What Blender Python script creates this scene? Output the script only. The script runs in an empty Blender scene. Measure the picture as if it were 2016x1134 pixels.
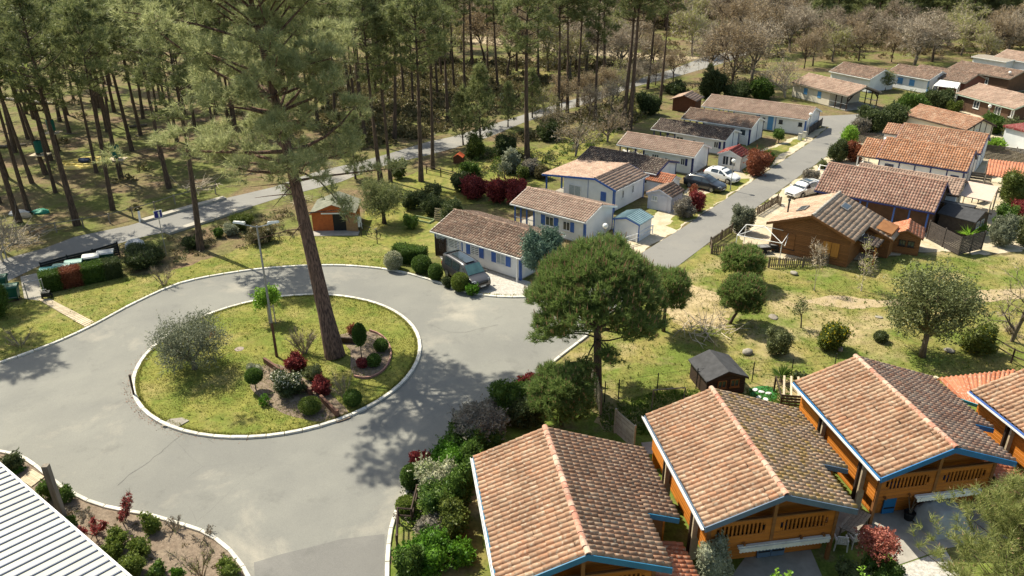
import bpy, bmesh, math, random
import numpy as np
from mathutils import Vector, Matrix
R = math.radians
rng = random.Random(7); nr = np.random.default_rng(11)
S = bpy.context.scene
C = S.collection

# ------------------------------------------------------------------ camera
CAM_H, CAM_PITCH, CAM_ROLL, CAM_F = 27.0, R(25.5), R(0.23), 1535.0     # focal length in photo pixels (2016 wide)
_f = Vector((0, math.cos(CAM_PITCH), -math.sin(CAM_PITCH))); _r = Vector((1, 0, 0)); _d = _f.cross(_r)
AX = _r*math.cos(CAM_ROLL) + _d*math.sin(CAM_ROLL); AD = -_r*math.sin(CAM_ROLL) + _d*math.cos(CAM_ROLL)
cam = bpy.data.objects.new('camera', bpy.data.cameras.new('camera')); C.objects.link(cam)
cam.matrix_world = Matrix(((AX.x, -AD.x, -_f.x, 0), (AX.y, -AD.y, -_f.y, 0), (AX.z, -AD.z, -_f.z, CAM_H), (0, 0, 0, 1)))
cam.data.sensor_width = 36; cam.data.lens = 36*CAM_F/2016; cam.data.clip_end = 6000
S.camera = cam
# ------------------------------------------------------------------ sky, sun, exposure
SUN_EL, SUN_AZ = 52.0, 139.0        # azimuth of the sun counted from +X towards +Y
W = bpy.data.worlds.new('World'); S.world = W; W.use_nodes = True
nt = W.node_tree; bg = nt.nodes['Background']; sk = nt.nodes.new('ShaderNodeTexSky')
sk.sky_type = 'NISHITA'; sk.sun_disc = False; sk.sun_elevation = R(SUN_EL); sk.sun_rotation = R(90-SUN_AZ)
sk.air_density = 1.0; sk.dust_density = 1.6; sk.ozone_density = 1.0
wb = nt.nodes.new('ShaderNodeMix'); wb.data_type = 'RGBA'; wb.blend_type = 'MULTIPLY'; wb.inputs[0].default_value = 1; wb.inputs[7].default_value = (1.0, .95, .82, 1)
nt.links.new(sk.outputs[0], wb.inputs[6]); nt.links.new(wb.outputs[2], bg.inputs[0]); bg.inputs[1].default_value = 0.135
sun = bpy.data.objects.new('sun', bpy.data.lights.new('sun', 'SUN')); C.objects.link(sun)
sun.data.energy = 5.0; sun.data.angle = R(0.53); sun.data.color = (1, .94, .78)
_s = Vector((math.cos(R(SUN_EL))*math.cos(R(SUN_AZ)), math.cos(R(SUN_EL))*math.sin(R(SUN_AZ)), math.sin(R(SUN_EL))))
sun.rotation_euler = _s.to_track_quat('Z', 'Y').to_euler(); sun.location = (0, 0, 80)
V = S.view_settings; V.view_transform = 'Standard'; V.look = 'None'; V.exposure = 0.70; V.gamma = 1; V.use_curve_mapping = False
S.cycles.max_bounces = 6; S.cycles.diffuse_bounces = 3; S.cycles.glossy_bounces = 2; S.cycles.transmission_bounces = 3
S.cycles.transparent_max_bounces = 4; S.cycles.caustics_reflective = False; S.cycles.caustics_refractive = False

# ------------------------------------------------------------------ photo pixel <-> place
def at(u, v, z=0.0):
    d = AX*((u-1008)/CAM_F) + AD*((v-567)/CAM_F) + _f
    t = (z-CAM_H)/d.z
    return Vector((d.x*t, d.y*t, z))
def px(p):
    q = Vector(p) - Vector((0, 0, CAM_H)); c = q.dot(_f)
    return 1008 + CAM_F*q.dot(AX)/c, 567 + CAM_F*q.dot(AD)/c
def height_at(p, v):
    lo, hi = 0.0, 26.9
    for i in range(40):
        m = (lo+hi)/2
        if px((p[0], p[1], m))[1] > v: lo = m
        else: hi = m
    return lo
def mpp(p):                          # metres per photo pixel at p
    return (Vector(p)-Vector((0, 0, CAM_H))).dot(_f)/CAM_F
def down(p):                         # angle of view below the horizontal
    q = Vector(p)-Vector((0, 0, CAM_H)); return math.atan2(-q.z, math.hypot(q.x, q.y))

# ------------------------------------------------------------------ materials
def _new(name):
    m = bpy.data.materials.new(name); m.use_nodes = True; t = m.node_tree
    return m, t, t.nodes['Principled BSDF']
def _mix(t, fac, a, b, mode='MIX'):
    n = t.nodes.new('ShaderNodeMix'); n.data_type = 'RGBA'; n.blend_type = mode
    for i, v in ((0, fac), (6, a), (7, b)):
        if hasattr(v, 'links') or isinstance(v, bpy.types.NodeSocket): t.links.new(v, n.inputs[i])
        elif i == 0: n.inputs[0].default_value = v
        else: n.inputs[i].default_value = (*v, 1) if len(v) == 3 else v
    return n.outputs[2]
def _noise(t, scale, detail=4, stretch=None, rough=.55, dist=0.0):
    tc = t.nodes.new('ShaderNodeTexCoord'); o = tc.outputs['Object']
    if stretch:
        mp = t.nodes.new('ShaderNodeMapping'); mp.inputs['Scale'].default_value = stretch
        t.links.new(o, mp.inputs[0]); o = mp.outputs[0]
    n = t.nodes.new('ShaderNodeTexNoise'); n.inputs['Scale'].default_value = scale; n.inputs['Detail'].default_value = detail
    n.inputs['Roughness'].default_value = rough; n.inputs['Distortion'].default_value = dist
    t.links.new(o, n.inputs['Vector']); return n.outputs[0]
def _ramp(t, x, lo, hi):
    n = t.nodes.new('ShaderNodeMapRange'); n.clamp = True
    n.inputs[1].default_value = lo; n.inputs[2].default_value = hi; t.links.new(x, n.inputs[0]); return n.outputs[0]
def _math(t, op, a, b):
    n = t.nodes.new('ShaderNodeMath'); n.operation = op
    for i, v in enumerate((a, b)):
        if isinstance(v, bpy.types.NodeSocket): t.links.new(v, n.inputs[i])
        else: n.inputs[i].default_value = v
    return n.outputs[0]
def _rand(t, isl=True):
    oi = t.nodes.new('ShaderNodeObjectInfo').outputs['Random']
    if not isl: return oi
    g = t.nodes.new('ShaderNodeNewGeometry').outputs['Random Per Island']
    return _math(t, 'FRACT', _math(t, 'ADD', oi, g), 0)
def _bump(t, b, x, s, d=.02):
    n = t.nodes.new('ShaderNodeBump'); n.inputs['Strength'].default_value = s; n.inputs['Distance'].default_value = d
    t.links.new(x, n.inputs['Height']); t.links.new(n.outputs[0], b.inputs['Normal'])
_mc = {}
def M(name, c, c2=None, sc=4, rough=.75, bump=0., stretch=None, rnd=0., isl=False, metal=0., spec=.3, lo=.35, hi=.65, detail=5):
    if name in _mc: return _mc[name]
    m, t, b = _new(name); b.inputs['Roughness'].default_value = rough; b.inputs['Metallic'].default_value = metal
    b.inputs['Specular IOR Level'].default_value = spec
    if c2 is None: c2 = tuple(x*.82 for x in c)
    n = _noise(t, sc, detail, stretch); col = _mix(t, _ramp(t, n, lo, hi), c, c2)
    if rnd:
        r = _rand(t, isl); mr = t.nodes.new('ShaderNodeMapRange'); mr.inputs[3].default_value = 1-rnd; mr.inputs[4].default_value = 1+rnd
        t.links.new(r, mr.inputs[0]); col = _mix(t, 1.0, col, mr.outputs[0], 'MULTIPLY')
    t.links.new(col, b.inputs['Base Color'])
    if bump: _bump(t, b, n, bump)
    _mc[name] = m; return m
def _wnoise(t, scale, detail, dist=0.):
    n = t.nodes.new('ShaderNodeTexNoise'); n.inputs['Scale'].default_value = scale; n.inputs['Detail'].default_value = detail; n.inputs['Distortion'].default_value = dist
    t.links.new(t.nodes.new('ShaderNodeNewGeometry').outputs['Position'], n.inputs['Vector']); return n.outputs[0]
def tile_mat(name, cols, moss=0., isl=True):
    """clay tiles: each tile its own tint of the ramp, weathered by noise, lichen and moss in spots"""
    if name in _mc: return _mc[name]
    m, t, b = _new(name); b.inputs['Roughness'].default_value = .85; b.inputs['Specular IOR Level'].default_value = .2
    r = _rand(t, isl); cr = t.nodes.new('ShaderNodeValToRGB'); e = cr.color_ramp.elements
    for i, c in enumerate(cols):
        k = e[i] if i < 2 else e.new(1)
        k.position = i/(len(cols)-1); k.color = (*c, 1)
    t.links.new(r, cr.inputs[0]); col = cr.outputs[0]
    n = _wnoise(t, .9, 6); col = _mix(t, _math(t, 'MULTIPLY', _ramp(t, n, .40, .66), .6), col, tuple(x*.55 for x in cols[0]))
    n2 = _wnoise(t, 7, 5); col = _mix(t, _math(t, 'MULTIPLY', _ramp(t, n2, .54, .66), .6), col, (.48, .41, .31))
    if moss:
        n3 = _wnoise(t, 1.5, 6, .6); col = _mix(t, _math(t, 'MULTIPLY', _ramp(t, n3, .49, .62), moss), col, (.40, .25, .05))
    t.links.new(col, b.inputs['Base Color']); _bump(t, b, n2, .35, .01); _mc[name] = m; return m
def leaf_mat(name, a, b_, trans=.30, gloss=.25, objv=.12):
    """leaves: island-random tint, some light through the blade"""
    if name in _mc: return _mc[name]
    m, t, b = _new(name); b.inputs['Roughness'].default_value = .5; b.inputs['Specular IOR Level'].default_value = gloss
    g = t.nodes.new('ShaderNodeNewGeometry').outputs['Random Per Island']
    col = _mix(t, g, a, b_)
    oi = t.nodes.new('ShaderNodeObjectInfo').outputs['Random']; mr = t.nodes.new('ShaderNodeMapRange')
    mr.inputs[3].default_value = 1-objv; mr.inputs[4].default_value = 1+objv; t.links.new(oi, mr.inputs[0])
    col = _mix(t, 1.0, col, mr.outputs[0], 'MULTIPLY'); t.links.new(col, b.inputs['Base Color'])
    tr = t.nodes.new('ShaderNodeBsdfTranslucent'); t.links.new(col, tr.inputs[0])
    ms = t.nodes.new('ShaderNodeMixShader'); ms.inputs[0].default_value = trans
    t.links.new(b.outputs[0], ms.inputs[1]); t.links.new(tr.outputs[0], ms.inputs[2])
    t.links.new(ms.outputs[0], t.nodes['Material Output'].inputs[0]); _mc[name] = m; return m
def ground_mat(name, layers, base, bump=.4, fine=30.0, finec=.25):
    """layers: (colour, noise scale, lo, hi, amount)"""
    if name in _mc: return _mc[name]
    m, t, b = _new(name); b.inputs['Roughness'].default_value = .95; b.inputs['Specular IOR Level'].default_value = .1
    col = None
    for c, sc, lo, hi, am in layers:
        f = _math(t, 'MULTIPLY', _ramp(t, _noise(t, sc, 8, dist=.3, rough=.62), lo, hi), am)
        col = _mix(t, f, base if col is None else col, c)
    n = _noise(t, fine, 4); mr = t.nodes.new('ShaderNodeMapRange'); mr.inputs[1].default_value = .3; mr.inputs[2].default_value = .7
    mr.inputs[3].default_value = 1-finec; mr.inputs[4].default_value = 1+finec; t.links.new(n, mr.inputs[0])
    col = _mix(t, 1.0, col, mr.outputs[0], 'MULTIPLY')
    n2 = _noise(t, fine*.28, 4); mr2 = t.nodes.new('ShaderNodeMapRange'); mr2.inputs[1].default_value = .3; mr2.inputs[2].default_value = .7
    mr2.inputs[3].default_value = 1-finec; mr2.inputs[4].default_value = 1+finec; t.links.new(n2, mr2.inputs[0])
    col = _mix(t, 1.0, col, mr2.outputs[0], 'MULTIPLY')
    t.links.new(col, b.inputs['Base Color'])
    if bump: _bump(t, b, n, bump, .03)
    _mc[name] = m; return m

WHITE = M('white_paint', (.80, .79, .76), (.70, .69, .66), sc=1.2, rough=.6)
SIDING = M('white_siding', (.78, .78, .77), (.66, .67, .67), sc=.9, rough=.6)
CREAM = M('cream_render', (.66, .60, .48), (.60, .54, .43), sc=1.0, rough=.8)
BLUE = M('blue_paint', (.055, .14, .42), (.05, .11, .33), sc=2, rough=.5)
DBLUE = M('dark_blue_paint', (.02, .03, .14), (.02, .025, .10), sc=2, rough=.5)
PALEBLUE = M('pale_blue_paint', (.10, .28, .52), (.09, .24, .45), sc=2, rough=.5)
GLASS = M('window_glass', (.03, .04, .05), (.05, .06, .07), sc=1, rough=.08, spec=.8)
CURTAIN = M('net_curtain', (.42, .46, .46), (.30, .34, .34), sc=6, rough=.5, spec=.5)
DARK = M('dark_metal', (.02, .02, .022), rough=.5)
BLACKP = M('black_plastic', (.012, .012, .013), rough=.55)
STEEL = M('galvanised_steel', (.36, .37, .38), (.30, .31, .32), sc=6, rough=.45, metal=.6)
ORANGEW = M('orange_stained_wood', (.52, .18, .022), (.40, .125, .014), sc=3, rough=.6, stretch=(1, .12, 1.5), rnd=.14, bump=.15)
ORANGEW2 = M('orange_stained_wood_end', (.44, .15, .022), (.31, .10, .015), sc=3, rough=.6, stretch=(.12, 1, 1.5), rnd=.14, bump=.15)
BROWNW = M('brown_stained_wood', (.24, .105, .035), (.17, .07, .024), sc=3, rough=.65, stretch=(.3, .3, 2), rnd=.16, bump=.2)
DARKW = M('dark_brown_wood', (.055, .032, .022), (.035, .022, .016), sc=4, rough=.75, stretch=(.4, .4, 2), rnd=.2, bump=.2)
REDW = M('red_brown_wood', (.13, .045, .03), (.09, .032, .022), sc=4, rough=.7, rnd=.1)
M('dark_brown_boards', (.11, .06, .035), (.08, .045, .027), sc=3, rough=.8)
GREYW = M('weathered_grey_wood', (.27, .235, .19), (.17, .145, .115), sc=5, rough=.9, stretch=(2, 2, .25), rnd=.2, bump=.4)
PALEW = M('pale_timber', (.52, .43, .30), (.42, .34, .23), sc=5, rough=.8, rnd=.12)
CONCRETE = M('concrete', (.42, .385, .32), (.34, .31, .26), sc=2.5, rough=.9, bump=.2)
CONC2 = M('terrace_concrete', (.36, .33, .285), (.27, .25, .215), sc=1.6, rough=.9, bump=.2)
KERB = M('white_kerb_concrete', (.66, .63, .56), (.50, .47, .40), sc=3, rough=.85, rnd=.14, bump=.2)
PINEBARK = M('pine_bark', (.125, .085, .06), (.055, .038, .028), sc=7, rough=.95, stretch=(2, 2, .35), bump=.9, rnd=.12, lo=.4, hi=.6)
HEROBARK = M('reddish_pine_bark', (.20, .12, .085), (.055, .034, .027), sc=4, rough=.95, stretch=(2.6, 2.6, .35), bump=1.0, lo=.38, hi=.62)
GREYBARK = M('grey_bark', (.20, .165, .125), (.11, .09, .07), sc=6, rough=.95, stretch=(2, 2, .4), bump=.7, rnd=.15)
PALETWIG = M('pale_twigs', (.48, .41, .31), (.36, .30, .22), sc=5, rough=.9, rnd=.2, isl=True)
TWIG = M('brown_twigs', (.36, .29, .205), (.26, .205, .14), sc=5, rough=.9, rnd=.25, isl=True)
LAMPGLOBE = M('white_globe', (.82, .80, .74), (.78, .76, .70), sc=2, rough=.25, spec=.5)
T_PINK = tile_mat('pink_tan_tiles', [(.34, .225, .165), (.40, .275, .21), (.30, .195, .145), (.43, .31, .24)])
T_BROWN = tile_mat('brown_tiles', [(.17, .105, .075), (.25, .155, .11), (.13, .085, .065), (.30, .20, .145)])
T_DARK = tile_mat('dark_brown_tiles', [(.075, .052, .044), (.11, .075, .06), (.06, .044, .038), (.14, .10, .08)])
T_ORANGE = tile_mat('orange_tiles', [(.43, .19, .095), (.52, .26, .14), (.36, .155, .08), (.55, .31, .19)])
T_TERRA = tile_mat('terracotta_tiles', [(.46, .155, .075), (.50, .20, .11), (.40, .13, .065), (.54, .25, .15)])
T_OLD = tile_mat('weathered_chalet_tiles', [(.355, .205, .125), (.385, .235, .15), (.325, .19, .12), (.41, .28, .185), (.36, .22, .14), (.385, .20, .115)])
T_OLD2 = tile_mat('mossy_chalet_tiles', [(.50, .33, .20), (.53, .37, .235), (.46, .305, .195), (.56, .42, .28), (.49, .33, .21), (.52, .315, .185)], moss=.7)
T_RED = tile_mat('dark_red_tiles', [(.20, .03, .03), (.24, .04, .035), (.17, .028, .028)])
T_GREEN = M('mossy_felt_roof', (.215, .215, .165), (.13, .135, .10), sc=2.5, rough=.95, bump=.3, rnd=.1, isl=True)
T_TEAL = M('teal_sheet_roof', (.20, .29, .32), (.15, .23, .26), sc=1.5, rough=.5)
T_BLACK = M('black_felt_roof', (.055, .055, .058), (.038, .038, .04), sc=3, rough=.85, rnd=.1)
# foliage
NEEDLE = leaf_mat('pine_needles', (.105, .140, .048), (.29, .30, .125), .43)
NEEDLE_H = leaf_mat('big_pine_needles', (.20, .235, .095), (.47, .47, .235), .52)
NEEDLE_S = leaf_mat('stone_pine_needles', (.105, .180, .040), (.28, .35, .11), .44)
NEEDLE_Y = leaf_mat('yellowish_pine_needles', (.15, .19, .05), (.33, .33, .12), .38)
CANDLE = leaf_mat('pine_shoots', (.34, .20, .11), (.48, .31, .19), .2)
OLIVEL = leaf_mat('olive_leaves', (.115, .13, .08), (.25, .265, .175), .3)
OAKL = leaf_mat('holm_oak_leaves', (.095, .115, .042), (.225, .245, .10), .33)
BUXUS = leaf_mat('box_leaves', (.085, .13, .018), (.21, .26, .05), .34)
HEDGE = leaf_mat('hedge_leaves', (.045, .095, .016), (.135, .21, .038), .36)
HEDGE2 = leaf_mat('bright_hedge_leaves', (.045, .13, .008), (.12, .25, .022), .32)
DARKL = leaf_mat('dark_shrub_leaves', (.040, .065, .022), (.125, .15, .055), .32)
REDL = leaf_mat('red_photinia_leaves', (.15, .022, .024), (.36, .075, .065), .32)
REDBR = leaf_mat('copper_leaves', (.16, .045, .022), (.32, .12, .06), .28)
PINKL = leaf_mat('pink_maple_leaves', (.30, .07, .06), (.46, .19, .13), .3)
GREYL = leaf_mat('grey_shrub_leaves', (.16, .14, .11), (.31, .28, .22), .25)
SILVER = leaf_mat('silver_leaves', (.19, .21, .13), (.36, .37, .26), .25)
VARIEG = leaf_mat('variegated_leaves', (.16, .20, .07), (.55, .52, .38), .2)
WHITEF = leaf_mat('white_blossom', (.55, .52, .38), (.72, .70, .58), .2)
LIME = leaf_mat('lime_leaves', (.18, .36, .03), (.34, .52, .08), .4)
YELLOWF = leaf_mat('yellow_blossom', (.42, .33, .01), (.62, .50, .03), .25)
BROOM = leaf_mat('broom_leaves', (.07, .10, .015), (.16, .19, .04), .25)
BUDTAN = leaf_mat('tan_buds', (.31, .225, .12), (.44, .33, .18), .3)
BUDYEL = leaf_mat('yellow_green_buds', (.28, .29, .08), (.42, .42, .13), .38)
BUDPINK = leaf_mat('pinkish_twig_tips', (.31, .25, .175), (.43, .35, .255), .3)
SPRUCE = leaf_mat('blue_spruce_needles', (.055, .105, .070), (.16, .235, .17), .25)
SCRUB = leaf_mat('forest_scrub', (.075, .080, .028), (.22, .175, .085), .3)
GRASSB = leaf_mat('grass_blades', (.19, .21, .045), (.30, .28, .075), .5)

# ------------------------------------------------------------------ mesh helpers
class MB:
    def __init__(s): s.v = []; s.f = []; s.m = []
    def add(s, vs, fs, mi=0):
        o = len(s.v); s.v += [tuple(x) for x in vs]; s.f += [tuple(i+o for i in f) for f in fs]; s.m += [mi]*len(fs); return s
    def box(s, x0, x1, y0, y1, z0, z1, mi=0):
        return s.add([(x0, y0, z0), (x1, y0, z0), (x1, y1, z0), (x0, y1, z0), (x0, y0, z1), (x1, y0, z1), (x1, y1, z1), (x0, y1, z1)],
                     [(0, 3, 2, 1), (4, 5, 6, 7), (0, 1, 5, 4), (1, 2, 6, 5), (2, 3, 7, 6), (3, 0, 4, 7)], mi)
    def beam(s, a, b, w, h, mi=0, up=(0, 0, 1)):
        a = Vector(a); b = Vector(b); d = (b-a).normalized(); u = Vector(up)
        x = d.cross(u)
        if x.length < 1e-4: x = d.cross(Vector((1, 0, 0)))
        x.normalize(); y = x.cross(d); x = x*w/2; y = y*h/2
        vs = [p+q for p in (a, b) for q in (-x-y, x-y, x+y, -x+y)]
        return s.add(vs, [(0, 1, 2, 3), (4, 7, 6, 5), (0, 4, 5, 1), (1, 5, 6, 2), (2, 6, 7, 3), (3, 7, 4, 0)], mi)
    def tube(s, pts, rs, n=6, mi=0, cap=True):
        pts = [Vector(p) for p in pts]; vs = []; fs = []
        if not hasattr(rs, '__len__'): rs = [rs]*len(pts)
        for i, p in enumerate(pts):
            d = (pts[min(i+1, len(pts)-1)]-pts[max(i-1, 0)]).normalized()
            x = d.cross(Vector((0, 0, 1)));
            if x.length < .02: x = d.cross(Vector((0, 1, 0)))
            x.normalize(); y = d.cross(x)
            for k in range(n):
                a = 2*math.pi*k/n; vs.append(p + (x*math.cos(a)+y*math.sin(a))*rs[i])
        for i in range(len(pts)-1):
            for k in range(n): fs.append((i*n+k, i*n+(k+1) % n, (i+1)*n+(k+1) % n, (i+1)*n+k))
        if cap: fs += [tuple(range(n))[::-1], tuple((len(pts)-1)*n+k for k in range(n))]
        return s.add(vs, fs, mi)
    def lathe(s, prof, n=12, c=(0, 0, 0), mi=0):
        vs = []; fs = []
        for r, z in prof:
            for k in range(n):
                a = 2*math.pi*k/n; vs.append((c[0]+r*math.cos(a), c[1]+r*math.sin(a), c[2]+z))
        for i in range(len(prof)-1):
            for k in range(n): fs.append((i*n+k, i*n+(k+1) % n, (i+1)*n+(k+1) % n, (i+1)*n+k))
        return s.add(vs, fs, mi)
    def prism(s, poly, y0, y1, mi=0):      # poly in (x, z), extruded along y
        n = len(poly); vs = [(p[0], y0, p[1]) for p in poly]+[(p[0], y1, p[1]) for p in poly]
        fs = [tuple(range(n)), tuple(range(2*n-1, n-1, -1))]+[(i, i+n, (i+1) % n+n, (i+1) % n) for i in range(n)]
        return s.add(vs, fs, mi)
    def slab(s, poly, z0, z1, mi=0):       # poly in (x, y)
        n = len(poly); vs = [(p[0], p[1], z0) for p in poly]+[(p[0], p[1], z1) for p in poly]
        fs = [tuple(range(n))[::-1], tuple(range(n, 2*n))]+[(i, (i+1) % n, (i+1) % n+n, i+n) for i in range(n)]
        return s.add(vs, fs, mi)
    def mesh(s, name, mats, smooth=False):
        me = bpy.data.meshes.new(name); me.from_pydata(s.v, [], s.f)
        for m in (mats if isinstance(mats, (list, tuple)) else [mats]): me.materials.append(m)
        if any(s.m): me.polygons.foreach_set('material_index', s.m)
        if smooth: me.polygons.foreach_set('use_smooth', [True]*len(me.polygons))
        me.update(); return me
    def build(s, name, mats, parent=None, smooth=False):
        return link(name, s.mesh(name, mats, smooth), parent)
def link(name, me, parent=None, loc=None):
    o = bpy.data.objects.new(name, me); C.objects.link(o)
    if parent is not None: o.parent = parent
    if loc is not None: o.location = loc
    return o
def tag(o, label=None, cat=None, group=None, kind=None):
    if label: o['label'] = label
    if cat: o['category'] = cat
    if group: o['group'] = group
    if kind: o['kind'] = kind
    return o
def thing(name, label, cat, loc=(0, 0, 0), rz=0., group=None):
    o = bpy.data.objects.new(name, None); C.objects.link(o); o.location = loc; o.rotation_euler = (0, 0, rz); o.empty_display_size = .3
    return tag(o, label, cat, group)
def clone(o, loc, rz=0., sc=1., label=None):
    c = o.copy(); C.objects.link(c); c.location = loc; c.rotation_euler = (0, 0, rz); c.scale = (sc,)*3
    if label: c['label'] = label
    for ch in o.children:
        d = ch.copy(); C.objects.link(d); d.parent = c
        for g in ch.children:
            e = g.copy(); C.objects.link(e); e.parent = d
    return c
def np_mesh(name, P, k, mats, mi=None, extra=None):
    """P: (n*k,3) corner array of n polygons with k corners each; extra: an MB joined in"""
    n = len(P)//k; ev = np.zeros((0, 3)); ef = []; em = []
    if extra is not None and extra.v: ev = np.array(extra.v); ef = extra.f; em = extra.m
    me = bpy.data.meshes.new(name)
    me.vertices.add(len(P)+len(ev)); me.vertices.foreach_set('co', np.concatenate([P, ev]).astype(np.float32).ravel())
    lens = [len(f) for f in ef]; nl = n*k+sum(lens)
    idx = np.concatenate([np.arange(n*k), np.array([i+len(P) for f in ef for i in f], dtype=int)]).astype(np.int32)
    me.loops.add(nl); me.loops.foreach_set('vertex_index', idx)
    starts = np.concatenate([np.arange(n)*k, n*k+np.cumsum([0]+lens[:-1])]) if lens else np.arange(n)*k
    me.polygons.add(n+len(ef)); me.polygons.foreach_set('loop_start', starts.astype(np.int32))
    for m in mats: me.materials.append(m)
    mm = np.zeros(n, dtype=np.int32) if mi is None else np.asarray(mi, dtype=np.int32)
    me.polygons.foreach_set('material_index', np.concatenate([mm, np.array(em, dtype=np.int32)]))
    me.update(calc_edges=True); me.validate(); return me
def unit(a): return a/np.maximum(np.linalg.norm(a, axis=-1, keepdims=True), 1e-6)
def leaves(cen, dirs, k, L, w, spread, tri=False, droop=0., start=0.):
    """k leaves round every centre; returns the corner array (k corners 3 or 4)"""
    n = len(cen); c = np.repeat(cen, k, 0); d = np.repeat(dirs, k, 0)
    d = unit(d*(1-spread)+unit(nr.normal(size=(n*k, 3)))*spread); d[:, 2] -= droop; d = unit(d)
    s = unit(np.cross(d, unit(nr.normal(size=(n*k, 3))))); l = L*nr.uniform(.7, 1.25, (n*k, 1)); ww = w*nr.uniform(.75, 1.25, (n*k, 1))
    c = c + d*start
    if tri:
        out = np.stack([c-s*ww/2, c+s*ww/2, c+d*l], 1)
    else:
        nn = np.cross(d, s)*ww*.25
        out = np.stack([c, c+d*l*.45+s*ww/2+nn, c+d*l, c+d*l*.5-s*ww/2+nn], 1)
    return out.reshape(-1, 3)
from mathutils.geometry import delaunay_2d_cdt
# ------------------------------------------------------------------ ground, roads, kerbs
def smooth(pts, step=1.0, closed=False):
    pts = [Vector((p[0], p[1], 0)) for p in pts]; n = len(pts); out = []
    rngi = range(n if closed else n-1)
    for i in rngi:
        g = (lambda j: pts[j % n]) if closed else (lambda j: pts[max(0, min(n-1, j))])
        p0, p1, p2, p3 = g(i-1), g(i), g(i+1), g(i+2)
        m = max(1, int((p2-p1).length/step*2))
        for k in range(m):
            t = k/m; out.append(.5*((2*p1)+(-p0+p2)*t+(2*p0-5*p1+4*p2-p3)*t*t+(-p0+3*p1-3*p2+p3)*t**3))
    if not closed: out.append(pts[-1])
    res = [out[0]]; acc = 0
    for a, b in zip(out, out[1:] + ([out[0]] if closed else [])):
        acc += (b-a).length
        if acc >= step: res.append(b); acc = 0
    if not closed and (res[-1]-out[-1]).length > step*.3: res.append(out[-1])
    return res
RAG = {'garden_lawn': .35, 'verge': .3, 'meadow': .5, 'chalet_garden': .4, 'dry_yard': .45, 'sandy_yard': .5, 'dirt_path': .28, 'dirt_patch': .8, 'sand_track': .6, 'clearing': 1.2, 'parking_strip': .25, 'island_bed': .22, 'planting_bed': .2, 'lawn': .3}
def ragged(poly, amp):
    out = []; poly = [Vector((p[0], p[1], 0)) for p in poly]; st = max(.35, amp*.7)
    for a, b in zip(poly, poly[1:]+poly[:1]):
        L = (b-a).length; n = min(60, max(1, int(L/st)))
        for i in range(n):
            q = a.lerp(b, i/n); k = min(1, L/3)
            out.append(q+Vector((math.sin(q.x*1.7+q.y*.9)+rng.gauss(0, .45), math.sin(q.y*1.9-q.x*.8)+rng.gauss(0, .45), 0))*amp*.55*k)
    return out
def sheet(name, poly, z, mat, label=None):
    if name in RAG: poly = ragged(poly, RAG[name])
    vv, _, ff = delaunay_2d_cdt([Vector((p[0], p[1])) for p in poly], [], [list(range(len(poly)))], 1, 1e-4)[:3]
    me = bpy.data.meshes.new(name); me.from_pydata([(p[0], p[1], z) for p in vv], [], ff)
    me.materials.append(mat); me.update()
    if me.polygons[0].normal.z < 0: me.flip_normals()
    o = link(name, me); return tag(o, label, None, None, 'structure')
def pxpoly(pts): return [at(u, v) for u, v in pts]

GRASS = (.100, .138, .024); DRY = (.26, .215, .085); STRAW = (.36, .275, .155); LITTER = (.175, .118, .075); SOIL = (.20, .155, .115); LUSH = (.085, .135, .02)
G_WOOD = ground_mat('forest_floor', [(LITTER, .30, .40, .60, .9), ((.115, .135, .032), .16, .42, .58, .85), (DRY, .8, .62, .80, .45), ((.10, .068, .042), .45, .52, .66, .6)], (.150, .125, .058), fine=7, finec=.3)
G_LAWN = ground_mat('lawn_grass', [(DRY, .35, .42, .62, .75), (LUSH, .6, .52, .68, .6), (GRASS, .9, .42, .64, .65)], (.19, .180, .045), fine=9, finec=.25)
G_MEADOW = ground_mat('meadow_grass', [(GRASS, .28, .40, .60, .9), (STRAW, .15, .50, .64, .9), (LITTER, .7, .56, .72, .6), (LUSH, .5, .58, .72, .5)], (.215, .185, .060), fine=6, finec=.22)
G_ISLE = ground_mat('island_grass', [(DRY, .30, .50, .68, .8), (GRASS, .5, .44, .62, .75), (LUSH, .8, .54, .70, .6)], (.180, .176, .042), fine=9, finec=.22)
G_SAND = ground_mat('sandy_gravel', [((.30, .27, .10), .6, .50, .68, .55), ((.36, .30, .20), .5, .45, .6, .6)], (.50, .43, .32), fine=14, finec=.12)
G_SOIL = ground_mat('planting_soil', [((.15, .11, .08), 1.2, .45, .65, .7), ((.30, .24, .17), .8, .55, .75, .6)], SOIL, fine=16, finec=.25)
G_DIRT = ground_mat('dirt_path', [((.30, .24, .10), .9, .45, .65, .6)], (.36, .28, .175), fine=10, finec=.12)
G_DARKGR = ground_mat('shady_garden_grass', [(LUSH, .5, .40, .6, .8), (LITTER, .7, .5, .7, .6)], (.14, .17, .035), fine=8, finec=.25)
G_GRAVEL = ground_mat('grey_gravel', [((.34, .31, .27), 1.5, .4, .6, .5)], (.44, .415, .375), fine=20, finec=.25)
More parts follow.
